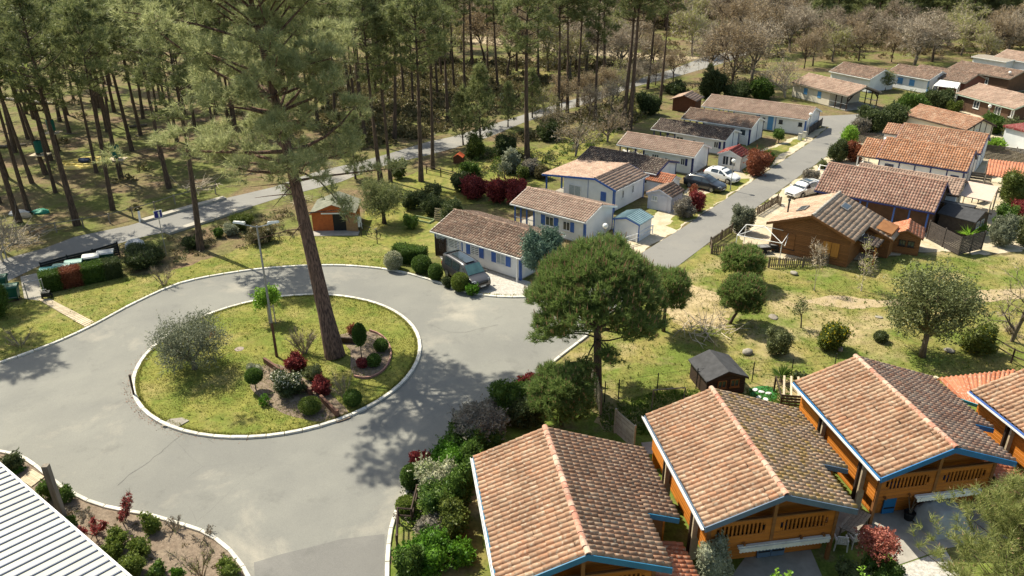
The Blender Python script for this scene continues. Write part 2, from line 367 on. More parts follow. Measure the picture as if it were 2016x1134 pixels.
def asphalt(name, c, c2, worn):
    if name in _mc: return _mc[name]
    m, t, b = _new(name); b.inputs['Roughness'].default_value = .9; b.inputs['Specular IOR Level'].default_value = .25
    col = _mix(t, _ramp(t, _noise(t, .10, 8, dist=.3, rough=.62), .40, .60), c, c2)
    col = _mix(t, _math(t, 'MULTIPLY', _ramp(t, _noise(t, .13, 9, dist=.35, rough=.65), .54, .68), .7), col, worn)
    col = _mix(t, _math(t, 'MULTIPLY', _ramp(t, _noise(t, .55, 8, dist=.2, rough=.7), .56, .70), .38), col, (.105, .103, .095))
    f = _noise(t, 28, 3); mr = t.nodes.new('ShaderNodeMapRange'); mr.inputs[1].default_value = .3; mr.inputs[2].default_value = .7
    mr.inputs[3].default_value = .88; mr.inputs[4].default_value = 1.10; t.links.new(f, mr.inputs[0])
    col = _mix(t, 1.0, col, mr.outputs[0], 'MULTIPLY')
    vo = t.nodes.new('ShaderNodeTexVoronoi'); vo.feature = 'DISTANCE_TO_EDGE'; vo.inputs['Scale'].default_value = .11
    tc = t.nodes.new('ShaderNodeTexCoord'); wv = t.nodes.new('ShaderNodeTexNoise'); wv.inputs['Scale'].default_value = .6; wv.inputs['Detail'].default_value = 6
    t.links.new(tc.outputs['Object'], wv.inputs['Vector']); ad = _mix(t, .35, tc.outputs['Object'], wv.outputs[1], 'ADD'); t.links.new(ad, vo.inputs['Vector'])
    cr = _math(t, 'MULTIPLY', _math(t, 'LESS_THAN', vo.outputs[0], .0013), _ramp(t, _noise(t, .09, 3), .52, .60)); col = _mix(t, _math(t, 'MULTIPLY', cr, .35), col, (.09, .085, .08))
    t.links.new(col, b.inputs['Base Color']); _bump(t, b, f, .25, .01); _mc[name] = m; return m
ASPH = asphalt('roundabout_asphalt', (.222, .217, .190), (.178, .175, .158), (.35, .32, .26))
ASPH2 = asphalt('street_asphalt', (.205, .196, .178), (.175, .168, .155), (.24, .225, .195))
ASPH3 = asphalt('forest_road_asphalt', (.24, .23, .21), (.195, .187, .172), (.32, .29, .245))

g = sheet('ground', [(-1500, -60), (1500, -60), (1500, 3000), (-1500, 3000)], -.012, G_WOOD)
ISL_C, ISL_R = Vector((-15.67, 46.03, 0)), 9.45
OUT_L = [(-260, 800), (-120, 758), (0, 717), (100, 681), (180, 645), (260, 602), (340, 565), (400, 549), (470, 537), (540, 529), (610, 525), (680, 525), (750, 531), (800, 540), (860, 558), (900, 572), (940, 582), (990, 587), (1040, 587)]
OUT_R = [(1155, 660), (1100, 702), (1045, 747), (975, 795), (900, 850), (840, 912), (800, 968), (775, 1012), (763, 1060), (758, 1134), (758, 1300)]
OUT_B = [(520, 1300), (505, 1170), (493, 1134), (470, 1098), (440, 1068), (400, 1044), (350, 1028), (300, 1013), (250, 1004), (190, 990), (140, 966), (110, 946), (85, 925), (62, 908), (40, 896), (0, 887), (-140, 862)]
wl, wr, wb = (smooth(pxpoly(p)) for p in (OUT_L, OUT_R, OUT_B))
road = wl + pxpoly([(1075, 592), (1120, 582), (1190, 545), (1270, 494), (1342, 450), (1420, 398), (1593, 282), (1640, 249), (1600, 246), (1530, 238), (1530, 229), (1620, 226), (1690, 225), (1697, 236), (1660, 280), (1630, 306), (1432, 450), (1336, 523), (1200, 622)]) + wr + wb
# the street is a separate, slightly darker surface joined on at its mouth
st_poly = pxpoly([(1195, 541), (1270, 494), (1342, 450), (1420, 398), (1593, 282), (1632, 250), (1590, 247), (1535, 240), (1530, 232), (1610, 229), (1690, 225), (1695, 238), (1660, 281), (1630, 306), (1432, 450), (1336, 523), (1250, 586)])
sheet('street', st_poly, .024, ASPH2)
rb = wl + pxpoly([(1075, 592), (1120, 582), (1190, 545), (1240, 513), (1300, 551), (1200, 622)]) + wr + wb
RR = sheet('roundabout_road', rb, .018, ASPH)
sheet('road_patch', pxpoly([(500, 1108), (560, 1090), (610, 1078), (672, 1062), (720, 1056), (757, 1052), (757, 1300), (520, 1300), (503, 1165)]), .022, asphalt('patched_asphalt', (.175, .168, .153), (.15, .145, .135), (.22, .21, .19)))
CRACK = M('tar_crack', (.085, .082, .075), (.13, .125, .115), sc=3, rough=.95)
for pts, wd in (([(232, 957), (262, 930), (300, 905), (333, 878)], .028), ([(333, 878), (380, 845), (420, 872)], .018), ([(850, 640), (900, 655), (980, 640)], .016)):
    L_ = smooth(pxpoly(pts), .35); m_ = MB(); L_ = [p+Vector((rng.gauss(0, .05), rng.gauss(0, .05), 0)) for p in L_]
    for a, b in zip(L_, L_[1:]):
        d_ = (b-a).normalized(); n_ = Vector((-d_.y, d_.x, 0))*wd/2*rng.uniform(.5, 1.3); m_.add([(a-n_).to_tuple()[:2]+(.0255,), (b-n_).to_tuple()[:2]+(.0255,), (b+n_).to_tuple()[:2]+(.0255,), (a+n_).to_tuple()[:2]+(.0255,)], [(0, 1, 2, 3)])
    m_.build('crack', CRACK, RR)
LAWN_L = [(-300, 860), (-300, 640), (-60, 585), (60, 575), (110, 545), (240, 505), (330, 470), (440, 445), (560, 415), (600, 440), (700, 470), (760, 490), (800, 545)] 
lawn_l = smooth(pxpoly(OUT_L[:14])) + pxpoly([(770, 500), (700, 462), (610, 462), (520, 470), (430, 505), (330, 535), (240, 545), (90, 580), (0, 600), (-200, 660), (-300, 700)])
sheet('lawn', lawn_l, .004, G_LAWN)
sheet('garden_lawn', pxpoly([(712, 470), (750, 498), (862, 500), (905, 402), (1000, 398), (1110, 340), (1220, 262), (1300, 215), (1270, 200), (1160, 240), (1080, 290), (960, 310), (860, 330), (780, 350), (735, 385), (712, 440)]), .0062, G_LAWN)
sheet('driveway', pxpoly([(862, 500), (905, 560), (930, 580), (1000, 586), (1042, 586), (1060, 560), (1020, 548), (960, 525), (880, 492)]), .010, G_GRAVEL)
sheet('parking_strip', pxpoly([(1188, 540), (1270, 492), (1342, 448), (1420, 396), (1590, 282), (1628, 250), (1585, 262), (1490, 300), (1440, 330), (1370, 360), (1330, 395), (1260, 440), (1215, 455), (1170, 500), (1080, 575)]), .006, G_SAND)
sheet('verge', pxpoly([(1470, 345), (1560, 290), (1600, 262), (1585, 268), (1500, 300), (1450, 322)]), .009, G_LAWN)
sheet('verge', pxpoly([(1330, 452), (1410, 402), (1478, 352), (1450, 352), (1380, 385), (1330, 425), (1310, 445)]), .009, G_LAWN)
sheet('meadow', pxpoly([(1155, 662), (1200, 624), (1336, 525), (1400, 475), (1480, 505), (1640, 520), (1800, 495), (1930, 505), (2200, 500), (2500, 700), (2300, 820), (1900, 790), (1560, 790), (1200, 850), (1160, 800), (1045, 749)]), .005, G_MEADOW)
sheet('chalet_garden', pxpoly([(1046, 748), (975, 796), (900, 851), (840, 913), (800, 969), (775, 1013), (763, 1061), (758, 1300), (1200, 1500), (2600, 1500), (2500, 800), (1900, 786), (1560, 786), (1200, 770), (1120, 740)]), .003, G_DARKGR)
sheet('dry_yard', pxpoly([(880, 1010), (935, 940), (975, 1134), (990, 1250), (850, 1250), (860, 1100)]), .008, G_MEADOW)
sheet('sandy_yard', pxpoly([(1436, 450), (1632, 306), (1665, 281), (1700, 240), (1790, 215), (1900, 190), (2200, 190), (2300, 460), (1930, 500), (1800, 494), (1640, 518), (1480, 503)]), .003, G_SAND)
sheet('dirt_path', pxpoly([(1570, 592), (1640, 583), (1730, 590), (1800, 586), (1900, 575), (2100, 560), (2100, 585), (1900, 596), (1780, 604), (1700, 607), (1620, 603)]), .011, G_DIRT)
sheet('dirt_patch', pxpoly([(1330, 560), (1400, 575), (1450, 610), (1420, 650), (1340, 640), (1300, 610)]), .011, ground_mat('straw_patch', [((.22, .18, .07), .35, .5, .64, .8)], (.36, .28, .16), fine=6))
sheet('planting_bed', wb[3:] + pxpoly([(-150, 960), (40, 1000), (180, 1134), (260, 1250), (500, 1350)]), .008, G_SOIL)
FR_UP = [(-220, 560), (0, 512), (87, 489), (148, 466), (190, 455), (254, 444), (278, 436), (345, 417), (420, 396), (480, 382), (540, 368), (605, 343), (671, 327), (710, 318), (767, 302), (847, 278), (887, 270), (982, 241), (1072, 213), (1122, 198), (1172, 183), (1222, 170), (1272, 151), (1330, 134), (1390, 112), (1480, 92)]
FR_LO = [(1490, 98), (1440, 119), (1400, 131), (1330, 151), (1250, 171), (1180, 196), (1097, 221), (1032, 241), (972, 266), (912, 286), (862, 301), (802, 314), (767, 323), (720, 338), (671, 358), (618, 372), (528, 395), (488, 409), (420, 431), (330, 460), (291, 464), (238, 480), (137, 504), (80, 522), (40, 545), (-220, 640)]
sheet('forest_road', smooth(pxpoly(FR_UP), 3)+smooth(pxpoly(FR_LO), 3), .008, ASPH3)
sheet('bin_yard', pxpoly([(40, 545), (85, 535), (90, 580), (76, 592), (48, 588)]), .012, CONC2)
sheet('sand_track', pxpoly([(880, 70), (960, 72), (1060, 84), (1180, 98), (1300, 108), (1400, 112), (1400, 119), (1280, 119), (1160, 108), (1040, 96), (930, 84)]), .004, ground_mat('pale_sand_track', [((.36, .28, .17), .3, .5, .65, .5)], (.36, .29, .19), fine=3, finec=.1))
sheet('clearing', pxpoly([(1000, 138), (1120, 140), (1240, 143), (1250, 150), (1120, 158), (1000, 150)]), .004, G_MEADOW)
sheet('clearing', pxpoly([(-120, 100), (20, 100), (60, 130), (50, 155), (-120, 150)]), .004, ground_mat('bright_field', [((.20, .26, .03), .05, .4, .6, .5)], (.24, .30, .04), fine=3, finec=.1))
# kerbs, stone by stone
def kerb(line, w=.26, h=.13, closed=False, base=.0, side=1):
    root = thing('kerb', None, None); root['kind'] = 'structure'
    n = len(line); seg = n if closed else n-1
    nrm = []
    for i in range(n):
        a = line[(i-1) % n] if (closed or i > 0) else line[i]; b = line[(i+1) % n] if (closed or i < n-1) else line[i]
        d = (b-a).normalized(); nrm.append(Vector((-d.y, d.x, 0))*side)
    for i in range(seg):
        a, b = line[i], line[(i+1) % n]; na, nb = nrm[i], nrm[(i+1) % n]; gp = .022
        d = (b-a).normalized()*gp; a2, b2 = a+d, b-d; dz = rng.uniform(-.006, .006)
        m = MB(); q = [a2, b2, b2+nb*w, a2+na*w]; q2 = [a2+na*.02, b2+nb*.02, b2+nb*(w-.02), a2+na*(w-.02)]
        vs = [(p.x, p.y, base) for p in q]+[(p.x, p.y, h-.02+dz) for p in q]+[(p.x, p.y, h+dz) for p in q2]
        fs = [(i0, (i0+1) % 4, (i0+1) % 4+4, i0+4) for i0 in range(4)]+[(i0+4, (i0+1) % 4+4, (i0+1) % 4+8, i0+8) for i0 in range(4)]+[(8, 9, 10, 11)]
        m.add(vs, fs); m.build('kerb_stone', KERB, root)
    return root
ring = [ISL_C + Vector((math.cos(a), math.sin(a), 0))*ISL_R for a in np.linspace(0, 2*math.pi, 58, endpoint=False)]
kerb(ring, .24, .15, True, side=1)
kerb(wl, .22, .13, side=1); kerb(wr, .2, .12, side=1); kerb(wb, .2, .11, side=1)
isl = [ISL_C + Vector((math.cos(a), math.sin(a), 0))*(ISL_R-.2) for a in np.linspace(0, 2*math.pi, 72, endpoint=False)]
sheet('island_lawn', isl, .085, G_ISLE)
ZI = .09
def ipoly(pts): return [at(u, v, ZI) for u, v in pts]
sheet('island_bed', smooth(ipoly([(528, 712), (560, 722), (600, 745), (640, 765), (676, 800), (690, 822), (650, 832), (610, 828), (580, 822), (550, 808), (520, 790), (495, 765), (492, 745), (510, 725)]), .7, True), .094, G_SOIL)
sheet('island_bed', smooth(ipoly([(664, 660), (700, 655), (735, 652), (762, 672), (770, 700), (758, 728), (725, 744), (696, 740), (690, 715), (690, 690)]), .7, True), .094, G_SOIL)
# edging of the shaded bed
ed = smooth(ipoly([(697, 742), (722, 746), (748, 736), (764, 718), (770, 698), (764, 676), (748, 660), (728, 652)]), .45)
EDG = M('pink_brick_edging', (.36, .20, .16), (.28, .15, .12), sc=4, rough=.9, rnd=.12)
r_ = tag(thing('bed_edging', 'curved low pink edging round the shaded shrub bed on the island', 'edging'))
for a, b in zip(ed, ed[1:]):
    MB().beam((a.x, a.y, ZI+.07), (b.x*.97+a.x*.03, b.y*.97+a.y*.03, ZI+.07), .09, .16).build('edging_block', EDG, r_)
# concrete borders of the forest road bridge
def wall_line(name, label, cat, pts, w, h, mat, piece, step):
    r = thing(name, label, cat, pts[0]); 
    L = smooth(pts, step)
    for a, b in zip(L, L[1:]):
        b2 = a.lerp(b, .985); MB().beam(Vector((a.x, a.y, h/2))-r.location, Vector((b2.x, b2.y, h/2))-r.location, w, h).build(piece, mat, r)
    return r
wall_line('road_parapet', 'low pale concrete border on the far side of the forest road by the sign', 'parapet', pxpoly([(279, 437), (345, 418), (443, 391)]), .75, .22, CONCRETE, 'slab', 3.2)
wall_line('road_parapet', 'low pale concrete border on the near side of the forest road by the sign', 'parapet', pxpoly([(330, 461), (420, 432), (492, 408)]), .75, .22, CONCRETE, 'slab', 3.2)
# plank walkway over the lawn
def plank_walk(label, a0, a1, b0, b1, n, z):
    r = thing('walkway', label, 'walkway', ((a0+b0)/2))
    for i in range(n):
        t0, t1 = i/n+.004, (i+1)/n-.004
        q = [a0.lerp(a1, t0), b0.lerp(b1, t0), b0.lerp(b1, t1), a0.lerp(a1, t1)]
        MB().slab([(p.x-r.location.x, p.y-r.location.y) for p in q], .02, z+rng.uniform(0, .012)).build('plank', PALEW, r)
plank_walk('narrow plank walkway crossing the lawn from the bin yard to the kerb', at(74, 590), at(172, 647), at(98, 589), at(190, 637), 26, .06)
plank_walk('short plank bridge over the bed beside the white corrugated roof', at(40, 945), at(64, 925), at(62, 960), at(88, 940), 10, .06)
# ------------------------------------------------------------------ vegetation builders
def sphere_dirs(n): return unit(nr.normal(size=(n, 3)))
def core(mb, c, r, mi=0, n=8, k=5):
    """a lumpy inner mass that keeps the far side of a dense shrub from showing through"""
    prof = [(max(.001, math.sin(math.pi*i/k)), -math.cos(math.pi*i/k)) for i in range(k+1)]
    o = len(mb.v); mb.lathe(prof, n, (0, 0, 0), mi)
    for i in range(o, len(mb.v)):
        x, y, z = mb.v[i]; j = rng.uniform(.85, 1.1); mb.v[i] = (c[0]+x*r[0]*j, c[1]+y*r[1]*j, c[2]+z*r[2]*j)
def branch_mb(mb, p, d, L, r, n=5, bend=.25, seg=3, mi=0, lift=0.):
    p = Vector(p); d = Vector(d).normalized(); pts = [p.copy()]; rs = [r]
    for i in range(seg):
        d = (d+Vector((rng.gauss(0, bend), rng.gauss(0, bend), rng.gauss(0, bend)+lift))*.5).normalized()
        p = p+d*L/seg; pts.append(p.copy()); rs.append(r*(1-.75*(i+1)/seg))
    mb.tube(pts, rs, n, mi, cap=False); return pts, d

def pine_parts(seed, H, cb, Rm, shoots, per, nl, nw, leafm, bark, r0=.24, lean=(0, 0), snag=6, prof=None, droop=.05, spread=.5, whorl=5, name='pine', trunk_n=9, extra_low=0, tip=None, gap=.0, up=.25, clumps=7, bias=0.):
    """tall pine: bare trunk, whorled limbs, shoots of needles towards the limb ends"""
    st = rng.getstate(); rng.seed(seed); global nr; nr0 = nr; nr = np.random.default_rng(seed)
    prof = prof or (lambda t: (1-t)**.65*(.55+.75*min(1, t*3.0)))
    mb = MB(); pts = []; rs = []; k = 9
    ox, oy = rng.uniform(-.25, .25), rng.uniform(-.25, .25)
    for i in range(k+1):
        t = i/k; pts.append(Vector((lean[0]*t*H+ox*math.sin(t*3), lean[1]*t*H+oy*math.sin(t*2.5), t*H)))
        rs.append(r0*(1.25 if i == 0 else 1)*(1-t*.86))
    mb.tube(pts, rs, trunk_n, 0, cap=False)
    def tp(z):
        t = min(.999, max(0, z/H))*k; i = int(t); return pts[i].lerp(pts[i+1], t-i)
    cen = []; dr = []; z = cb; nb = 0
    while z < H*.985:
        t = (z-cb)/(H-cb); Lr = Rm*prof(t); a0 = rng.uniform(0, 6.28); nbr = rng.choice((whorl-1, whorl, whorl))
        for b in range(nbr):
            if rng.random() < gap: continue
            a = a0+b*6.28/nbr+rng.uniform(-.4, .4); L = max(.4, Lr*rng.uniform(.55, 1.15)*(1-bias*math.cos(a))); el = up*(1-t)*rng.uniform(-.2, 1.2)+t*.9
            d = Vector((math.cos(a)*math.cos(el), math.sin(a)*math.cos(el), math.sin(el)))
            bp, bd = branch_mb(mb, tp(z), d, L, max(.02, r0*.26*(1-t*.6)), 4, .22, 4, 0, .10)
            ns = max(3, int(shoots*L/Rm)); ncl = max(2, int(clumps*L/Rm)); cs = .10+.05*Rm
            for w_ in range(ncl):
                s = 1.0 if w_ == 0 else rng.uniform(.3, 1.0)**.7; f = s*(len(bp)-1); i = min(len(bp)-2, int(f)); c0 = bp[i].lerp(bp[i+1], f-i)
                off0 = Vector((rng.gauss(0, 1), rng.gauss(0, 1), rng.gauss(.30, .45)))*.20*L*(1.2-s*.6) if w_ else Vector((0, 0, .05*L)); e = c0+off0
                if off0.length > .3 and Rm > 4: mb.tube([c0, c0.lerp(e, .5)+Vector((0, 0, -.03*L)), e], [r0*.05, r0*.04, .008], 3)
                for q in range(max(2, ns//ncl)):
                    o = Vector((rng.gauss(0, 1), rng.gauss(0, 1), rng.gauss(.1, .6)))*cs*.55
                    dd = (o.normalized()*.75+d*.45+Vector((0, 0, .55))).normalized(); cen.append(e+o); dr.append(dd)
        z += (H-cb)/rng.uniform(11, 14)*(1-.35*t)
    for i in range(snag):
        zz = rng.uniform(cb*.62, cb*1.02); a = rng.uniform(0, 6.28); branch_mb(mb, tp(zz), (math.cos(a), math.sin(a), rng.uniform(-.25, .2)), rng.uniform(.5, 1.8)*Rm/3, r0*.10, 3, .3, 3)
    for i in range(extra_low):
        zz = rng.uniform(cb*.88, cb*1.05); a = rng.uniform(0, 6.28); bp, _ = branch_mb(mb, tp(zz), (math.cos(a), math.sin(a), rng.uniform(-.25, .05)), Rm*rng.uniform(.6, 1.0), r0*.16, 4, .3, 5, 0, -.03)
        for q in range(int(shoots*.35)):
            f = rng.uniform(.5, 1)*(len(bp)-1); i2 = min(len(bp)-2, int(f)); c = bp[i2].lerp(bp[i2+1], f-i2)
            cen.append(c+Vector((rng.gauss(0, .25), rng.gauss(0, .25), rng.gauss(.05, .2)))); dr.append(Vector((rng.gauss(0, .5), rng.gauss(0, .5), .6)).normalized())
    cen = np.array([tuple(c) for c in cen]); dr = np.array([tuple(c) for c in dr])
    # a shoot is three rings of needles up a short axis
    c3 = np.concatenate([cen+dr*nl*.7*j for j in (0, .45, .9)]); d3 = np.concatenate([dr]*3)
    P = leaves(c3, d3, per, nl, nw, spread, tri=True, droop=droop)
    mi = None; mats = [leafm]
    if tip:
        Pt = leaves(cen+dr*nl*1.2, dr, 2, nl*tip, nw*1.1, .12, tri=True); mi = np.concatenate([np.zeros(len(P)//3), np.ones(len(Pt)//3)]); P = np.concatenate([P, Pt]); mats = [leafm, CANDLE]
    tm = mb.mesh(name+'_trunk', bark, True); cm = np_mesh(name+'_crown', P, 3, mats, mi)
    nr = nr0; rng.setstate(st); return tm, cm
def tree_of(meshes, name, label, loc, rz=0., sc=(1, 1, 1), group=None, cat='tree'):
    t = thing(name, label, cat, loc, rz, group); t.scale = sc if hasattr(sc, '__len__') else (sc,)*3
    for n, m in zip(('trunk', 'crown', 'blossom'), meshes): link(n, m, t)
    return t

def bare_parts(seed, H, Rm, r0, trunkm, twigm, budm, buds, depth=4, fork=.25, nb=4, up=.55, twl=.9, tww=.05, name='bare'):
    """leafless deciduous tree: forking limbs, fine twigs, a haze of buds"""
    st = rng.getstate(); rng.seed(seed); global nr; nr0 = nr; nr = np.random.default_rng(seed)
    mb = MB(); tips = []; tdir = []
    def grow(p, d, L, r, lev):
        pts, dd = branch_mb(mb, p, d, L, r, 6 if lev == 0 else (4 if lev < 3 else 3), .16 if lev == 0 else .3, 3, 0, .05)
        if lev >= depth:
            for s in (.4, .7, 1): 
                f = s*(len(pts)-1); i = min(len(pts)-2, int(f)); tips.append(pts[i].lerp(pts[i+1], f-i)); tdir.append(dd)
            return
        n = nb if lev else nb+1
        for k in range(n):
            s = rng.uniform(.35, 1) if lev else rng.uniform(fork, 1); f = s*(len(pts)-1); i = min(len(pts)-2, int(f)); q = pts[i].lerp(pts[i+1], f-i)
            a = k*6.28/n+rng.uniform(-.5, .5); o = dd.cross(Vector((math.cos(a), math.sin(a), .01))).normalized()
            nd = (dd*.65+o*rng.uniform(.45, .95)+Vector((0, 0, up*.35))).normalized()
            grow(q, nd, L*rng.uniform(.55, .82), r*rng.uniform(.42, .6), lev+1)
    grow((0, 0, 0), (rng.gauss(0, .08), rng.gauss(0, .08), 1), H*.36, r0, 0)
    T = np.array([tuple(t) for t in tips]); D = np.array([tuple(t) for t in tdir])
    zmax = T[:, 2].max(); hr = np.percentile(np.hypot(T[:, 0], T[:, 1]), 95); sc = np.array([Rm/hr, Rm/hr, H/zmax])
    mb.v = [(x*(1 if z < H*.08 else sc[0]), y*(1 if z < H*.08 else sc[1]), z*sc[2]) for x, y, z in mb.v]; T = T*sc
    P1 = leaves(T, D, 3, twl, tww, .45, tri=True); mi1 = np.zeros(len(P1)//3)
    idx = nr.integers(0, len(T), buds); P2 = leaves(T[idx]+nr.normal(size=(buds, 3))*twl*.35, D[idx], 1, .22*twl+.05, tww*2.0+.04, .8, tri=True)
    P = np.concatenate([P1, P2]); mi = np.concatenate([mi1, np.ones(len(P2)//3)])
    tm = mb.mesh(name+'_trunk', trunkm, True); cm = np_mesh(name+'_crown', P, 3, [twigm, budm], mi)
    nr = nr0; rng.setstate(st); return tm, cm

def blob_pts(n, lobes, shell=.55):
    """points in a union of ellipsoids, denser at the skin; returns points and outward directions"""
    w = np.array([l[1][0]*l[1][1]*l[1][2] for l in lobes])**.67; w = w/w.sum(); c = nr.choice(len(lobes), n, p=w)
    d = sphere_dirs(n); r = nr.uniform(shell, 1.0, (n, 1))**.6*(1+(.10*np.clip(nr.normal(size=(n, 1)), -.8, 2.4) if len(lobes) > 2 else .03*nr.normal(size=(n, 1))))
    C0 = np.array([l[0] for l in lobes])[c]; R0 = np.array([l[1] for l in lobes])[c]
    return C0+d*R0*r, unit(d/np.maximum(R0, .05)*R0.mean()+np.array([0, 0, .25]))
def shrub_mesh(name, lobes, n, L, w, mat, spread=.55, k=2, corec=True, shell=.72, mat2=None, n2=0, L2=.06, tri=False, mb=None, top2=False):
    P, D = blob_pts(n, lobes, shell); ex = mb or MB()
    if len(lobes) > 3:       # sprigs that break the outline
        ns = max(14, n//28); P0, D0 = blob_pts(ns, lobes, .97); rm = float(np.mean([l[1][0] for l in lobes])); Ls = rm*nr.uniform(.25, .8, (ns, 1)); D0 = unit(D0+np.array([0, 0, .35])+nr.normal(size=D0.shape)*.25)
        for f_ in (.25, .5, .75, 1.): P = np.concatenate([P, P0+D0*Ls*f_]); D = np.concatenate([D, D0])
    Q = leaves(P, D, k, L, w, spread, tri=tri); kk = 3 if tri else 4; mi = np.zeros(len(Q)//kk); mats = [mat]
    if mat2 is not None and n2:
        P2, D2 = blob_pts(n2, lobes, .95)
        if top2: 
            zz = np.array([l[0][2] for l in lobes]).mean(); keep = P2[:, 2] > zz; P2, D2 = P2[keep], D2[keep]
        Q2 = leaves(P2, D2, 2, L2, L2*.8, .6, tri=tri); mi = np.concatenate([mi, np.ones(len(Q2)//kk)]); Q = np.concatenate([Q, Q2]); mats.append(mat2)
    if corec:
        for c, r in lobes: core(ex, c, [x*.80 for x in r], 0)
    return np_mesh(name, Q, kk, mats, mi, ex)
def box_mesh(name, x, y, z, n, L, w, mat, rough=.06):
    """clipped hedge: leaves over a slightly uneven box"""
    a = np.array([y*z, y*z, x*z, x*z, x*y*1.0]); f = nr.choice(5, n, p=a/a.sum()); u, v = nr.uniform(-.5, .5, n), nr.uniform(-.5, .5, n)
    P = np.zeros((n, 3)); D = np.zeros((n, 3)); 
    for i, (ax, s) in enumerate(((0, -1), (0, 1), (1, -1), (1, 1), (2, 1))):
        m = f == i
        if ax == 0: P[m] = np.stack([np.full(m.sum(), s*.5*x), u[m]*y, (v[m]+.5)*z], 1)
        elif ax == 1: P[m] = np.stack([u[m]*x, np.full(m.sum(), s*.5*y), (v[m]+.5)*z], 1)
        else: P[m] = np.stack([u[m]*x, v[m]*y, np.full(m.sum(), z)], 1)
        D[m, ax] = s
    P += nr.normal(size=P.shape)*rough - D*.05; D[:, 2] += .25
    ex = MB().box(-x/2+.1, x/2-.1, -y/2+.1, y/2-.1, 0, z-.1)
    return np_mesh(name, leaves(P, unit(D), 2, L, w, .6), 4, [mat], None, ex)
def lump(r, h, n=5, z0=0.):
    """lobes making an uneven rounded bush of radius r and height h standing at z0"""
    L = [((0, 0, z0+h*.44), (r*.74, r*.74, h*.44))]; n = n+2
    for i in range(n):
        a = rng.uniform(0, 6.28); q = rng.uniform(.26, .5); e = rng.uniform(.45, .72); L.append(((r*e*math.cos(a), r*e*math.sin(a), z0+h*rng.uniform(.25, .82)), (r*q, r*q, h*q*.55)))
    return L
def from_box(x0, y0, x1, y1, z0=0.):
    """photo box of a bush -> base point, radius, height"""
    uc, vc = (x0+x1)/2, (y0+y1)/2; h = .8
    for i in range(6):
        c = at(uc, vc, z0+h/2); s = mpp(c); a = down(c); r = (x1-x0)/2*s; hh = (y1-y0)/2*s
        h = 2*math.sqrt(max(hh**2-(r*math.sin(a))**2, (.35*hh)**2))/math.cos(a)
    return Vector((c.x, c.y, z0)), r, h
def ball(label, bx, mat, z0=0., dens=1.0, name='shrub', cat='shrub', lf=.09, stem=False, group=None, mat2=None, n2=0, lump_n=0, k=2, tri=False, L2=.09, corec=True, top2=False, spread=.55):
    p, r, h = from_box(*bx, z0); n = int(950*dens*max(.25, r*h*2)); n = min(n, 9000)
    lift = .0
    lobes = lump(r, h, lump_n) if lump_n else [((0, 0, h*.5), (r, r, h*.5))]
    if stem:
        lift = h*.42; lobes = [((0, 0, lift+h*.36), (r, r, h*.36))]
    t = thing(name, label, cat, p, rng.uniform(0, 6), group)
    link('foliage', shrub_mesh('foliage', lobes, n, lf, lf*.55, mat, mat2=mat2, n2=n2, k=k, tri=tri, L2=L2, corec=corec, top2=top2, spread=spread), t)
    m = MB()
    for i in range(1 if stem else 4):
        a = rng.uniform(0, 6.28); q = 0 if stem else r*.4; m.tube([(0, 0, -.05), (q*math.cos(a)*.5, q*math.sin(a)*.5, max(h*.3, lift*.6)), (q*math.cos(a), q*math.sin(a), h*.55)], [.045, .035, .02], 5)
    m.build('stem', GREYBARK, t); return t
def twiggy(label, bx, mat, budm, n=220, z0=0., name='shrub', cat='shrub', w=.022, group=None, leafn=0, lf=.08, splay=.5):
    """open, see-through shrub of upright stems"""
    p, r, h = from_box(*bx, z0); t = thing(name, label, cat, p, 0, group); m = MB(); cen = []; dr = []
    for i in range(max(5, n//16)):
        a = rng.uniform(0, 6.28); q = rng.uniform(0, .25)*r; e = Vector((math.cos(a)*splay, math.sin(a)*splay, 1))
        pts, d = branch_mb(m, (q*math.cos(a), q*math.sin(a), -.03), e, h*rng.uniform(.6, .95), .022+h*.006, 4, .22, 4)
        for k in range(10):
            f = rng.uniform(.35, 1)*(len(pts)-1); j = min(len(pts)-2, int(f)); cen.append(pts[j].lerp(pts[j+1], f-j)); dr.append((d+Vector((rng.gauss(0, .5), rng.gauss(0, .5), .3))).normalized())
    cen = np.array([tuple(c) for c in cen]); dr = np.array([tuple(c) for c in dr])
    s = np.array([min(1.5, r/max(.05, np.percentile(np.hypot(cen[:, 0], cen[:, 1]), 90)))]*2+[1.0])
    P = leaves(cen*s, dr, 3, h*.22, w, .35, tri=True); mi = np.zeros(len(P)//3); m.v = [(x*s[0], y*s[1], z) for x, y, z in m.v]
    if leafn:
        i = nr.integers(0, len(cen), leafn); P2 = leaves(cen[i]*s+nr.normal(size=(leafn, 3))*.06, dr[i], 1, lf, lf*.6, .8, tri=True); P = np.concatenate([P, P2]); mi = np.concatenate([mi, np.ones(len(P2)//3)])
    m.build('stem', mat, t); tag(link('twigs', np_mesh('twigs', P, 3, [mat, budm], mi), t), kind='stuff'); return t
def hedge_box(label, p0, p1, wd, h, mat, name='hedge', dens=1.0, group=None, lf=.09):
    c = (p0+p1)/2; d = p1-p0; L = d.length; t = thing(name, label, 'hedge', (c.x, c.y, 0), math.atan2(d.y, d.x), group)
    link('foliage', box_mesh('foliage', L, wd, h, int(480*dens*(L*wd+2*(L+wd)*h)), lf, lf*.55, mat), t); return t
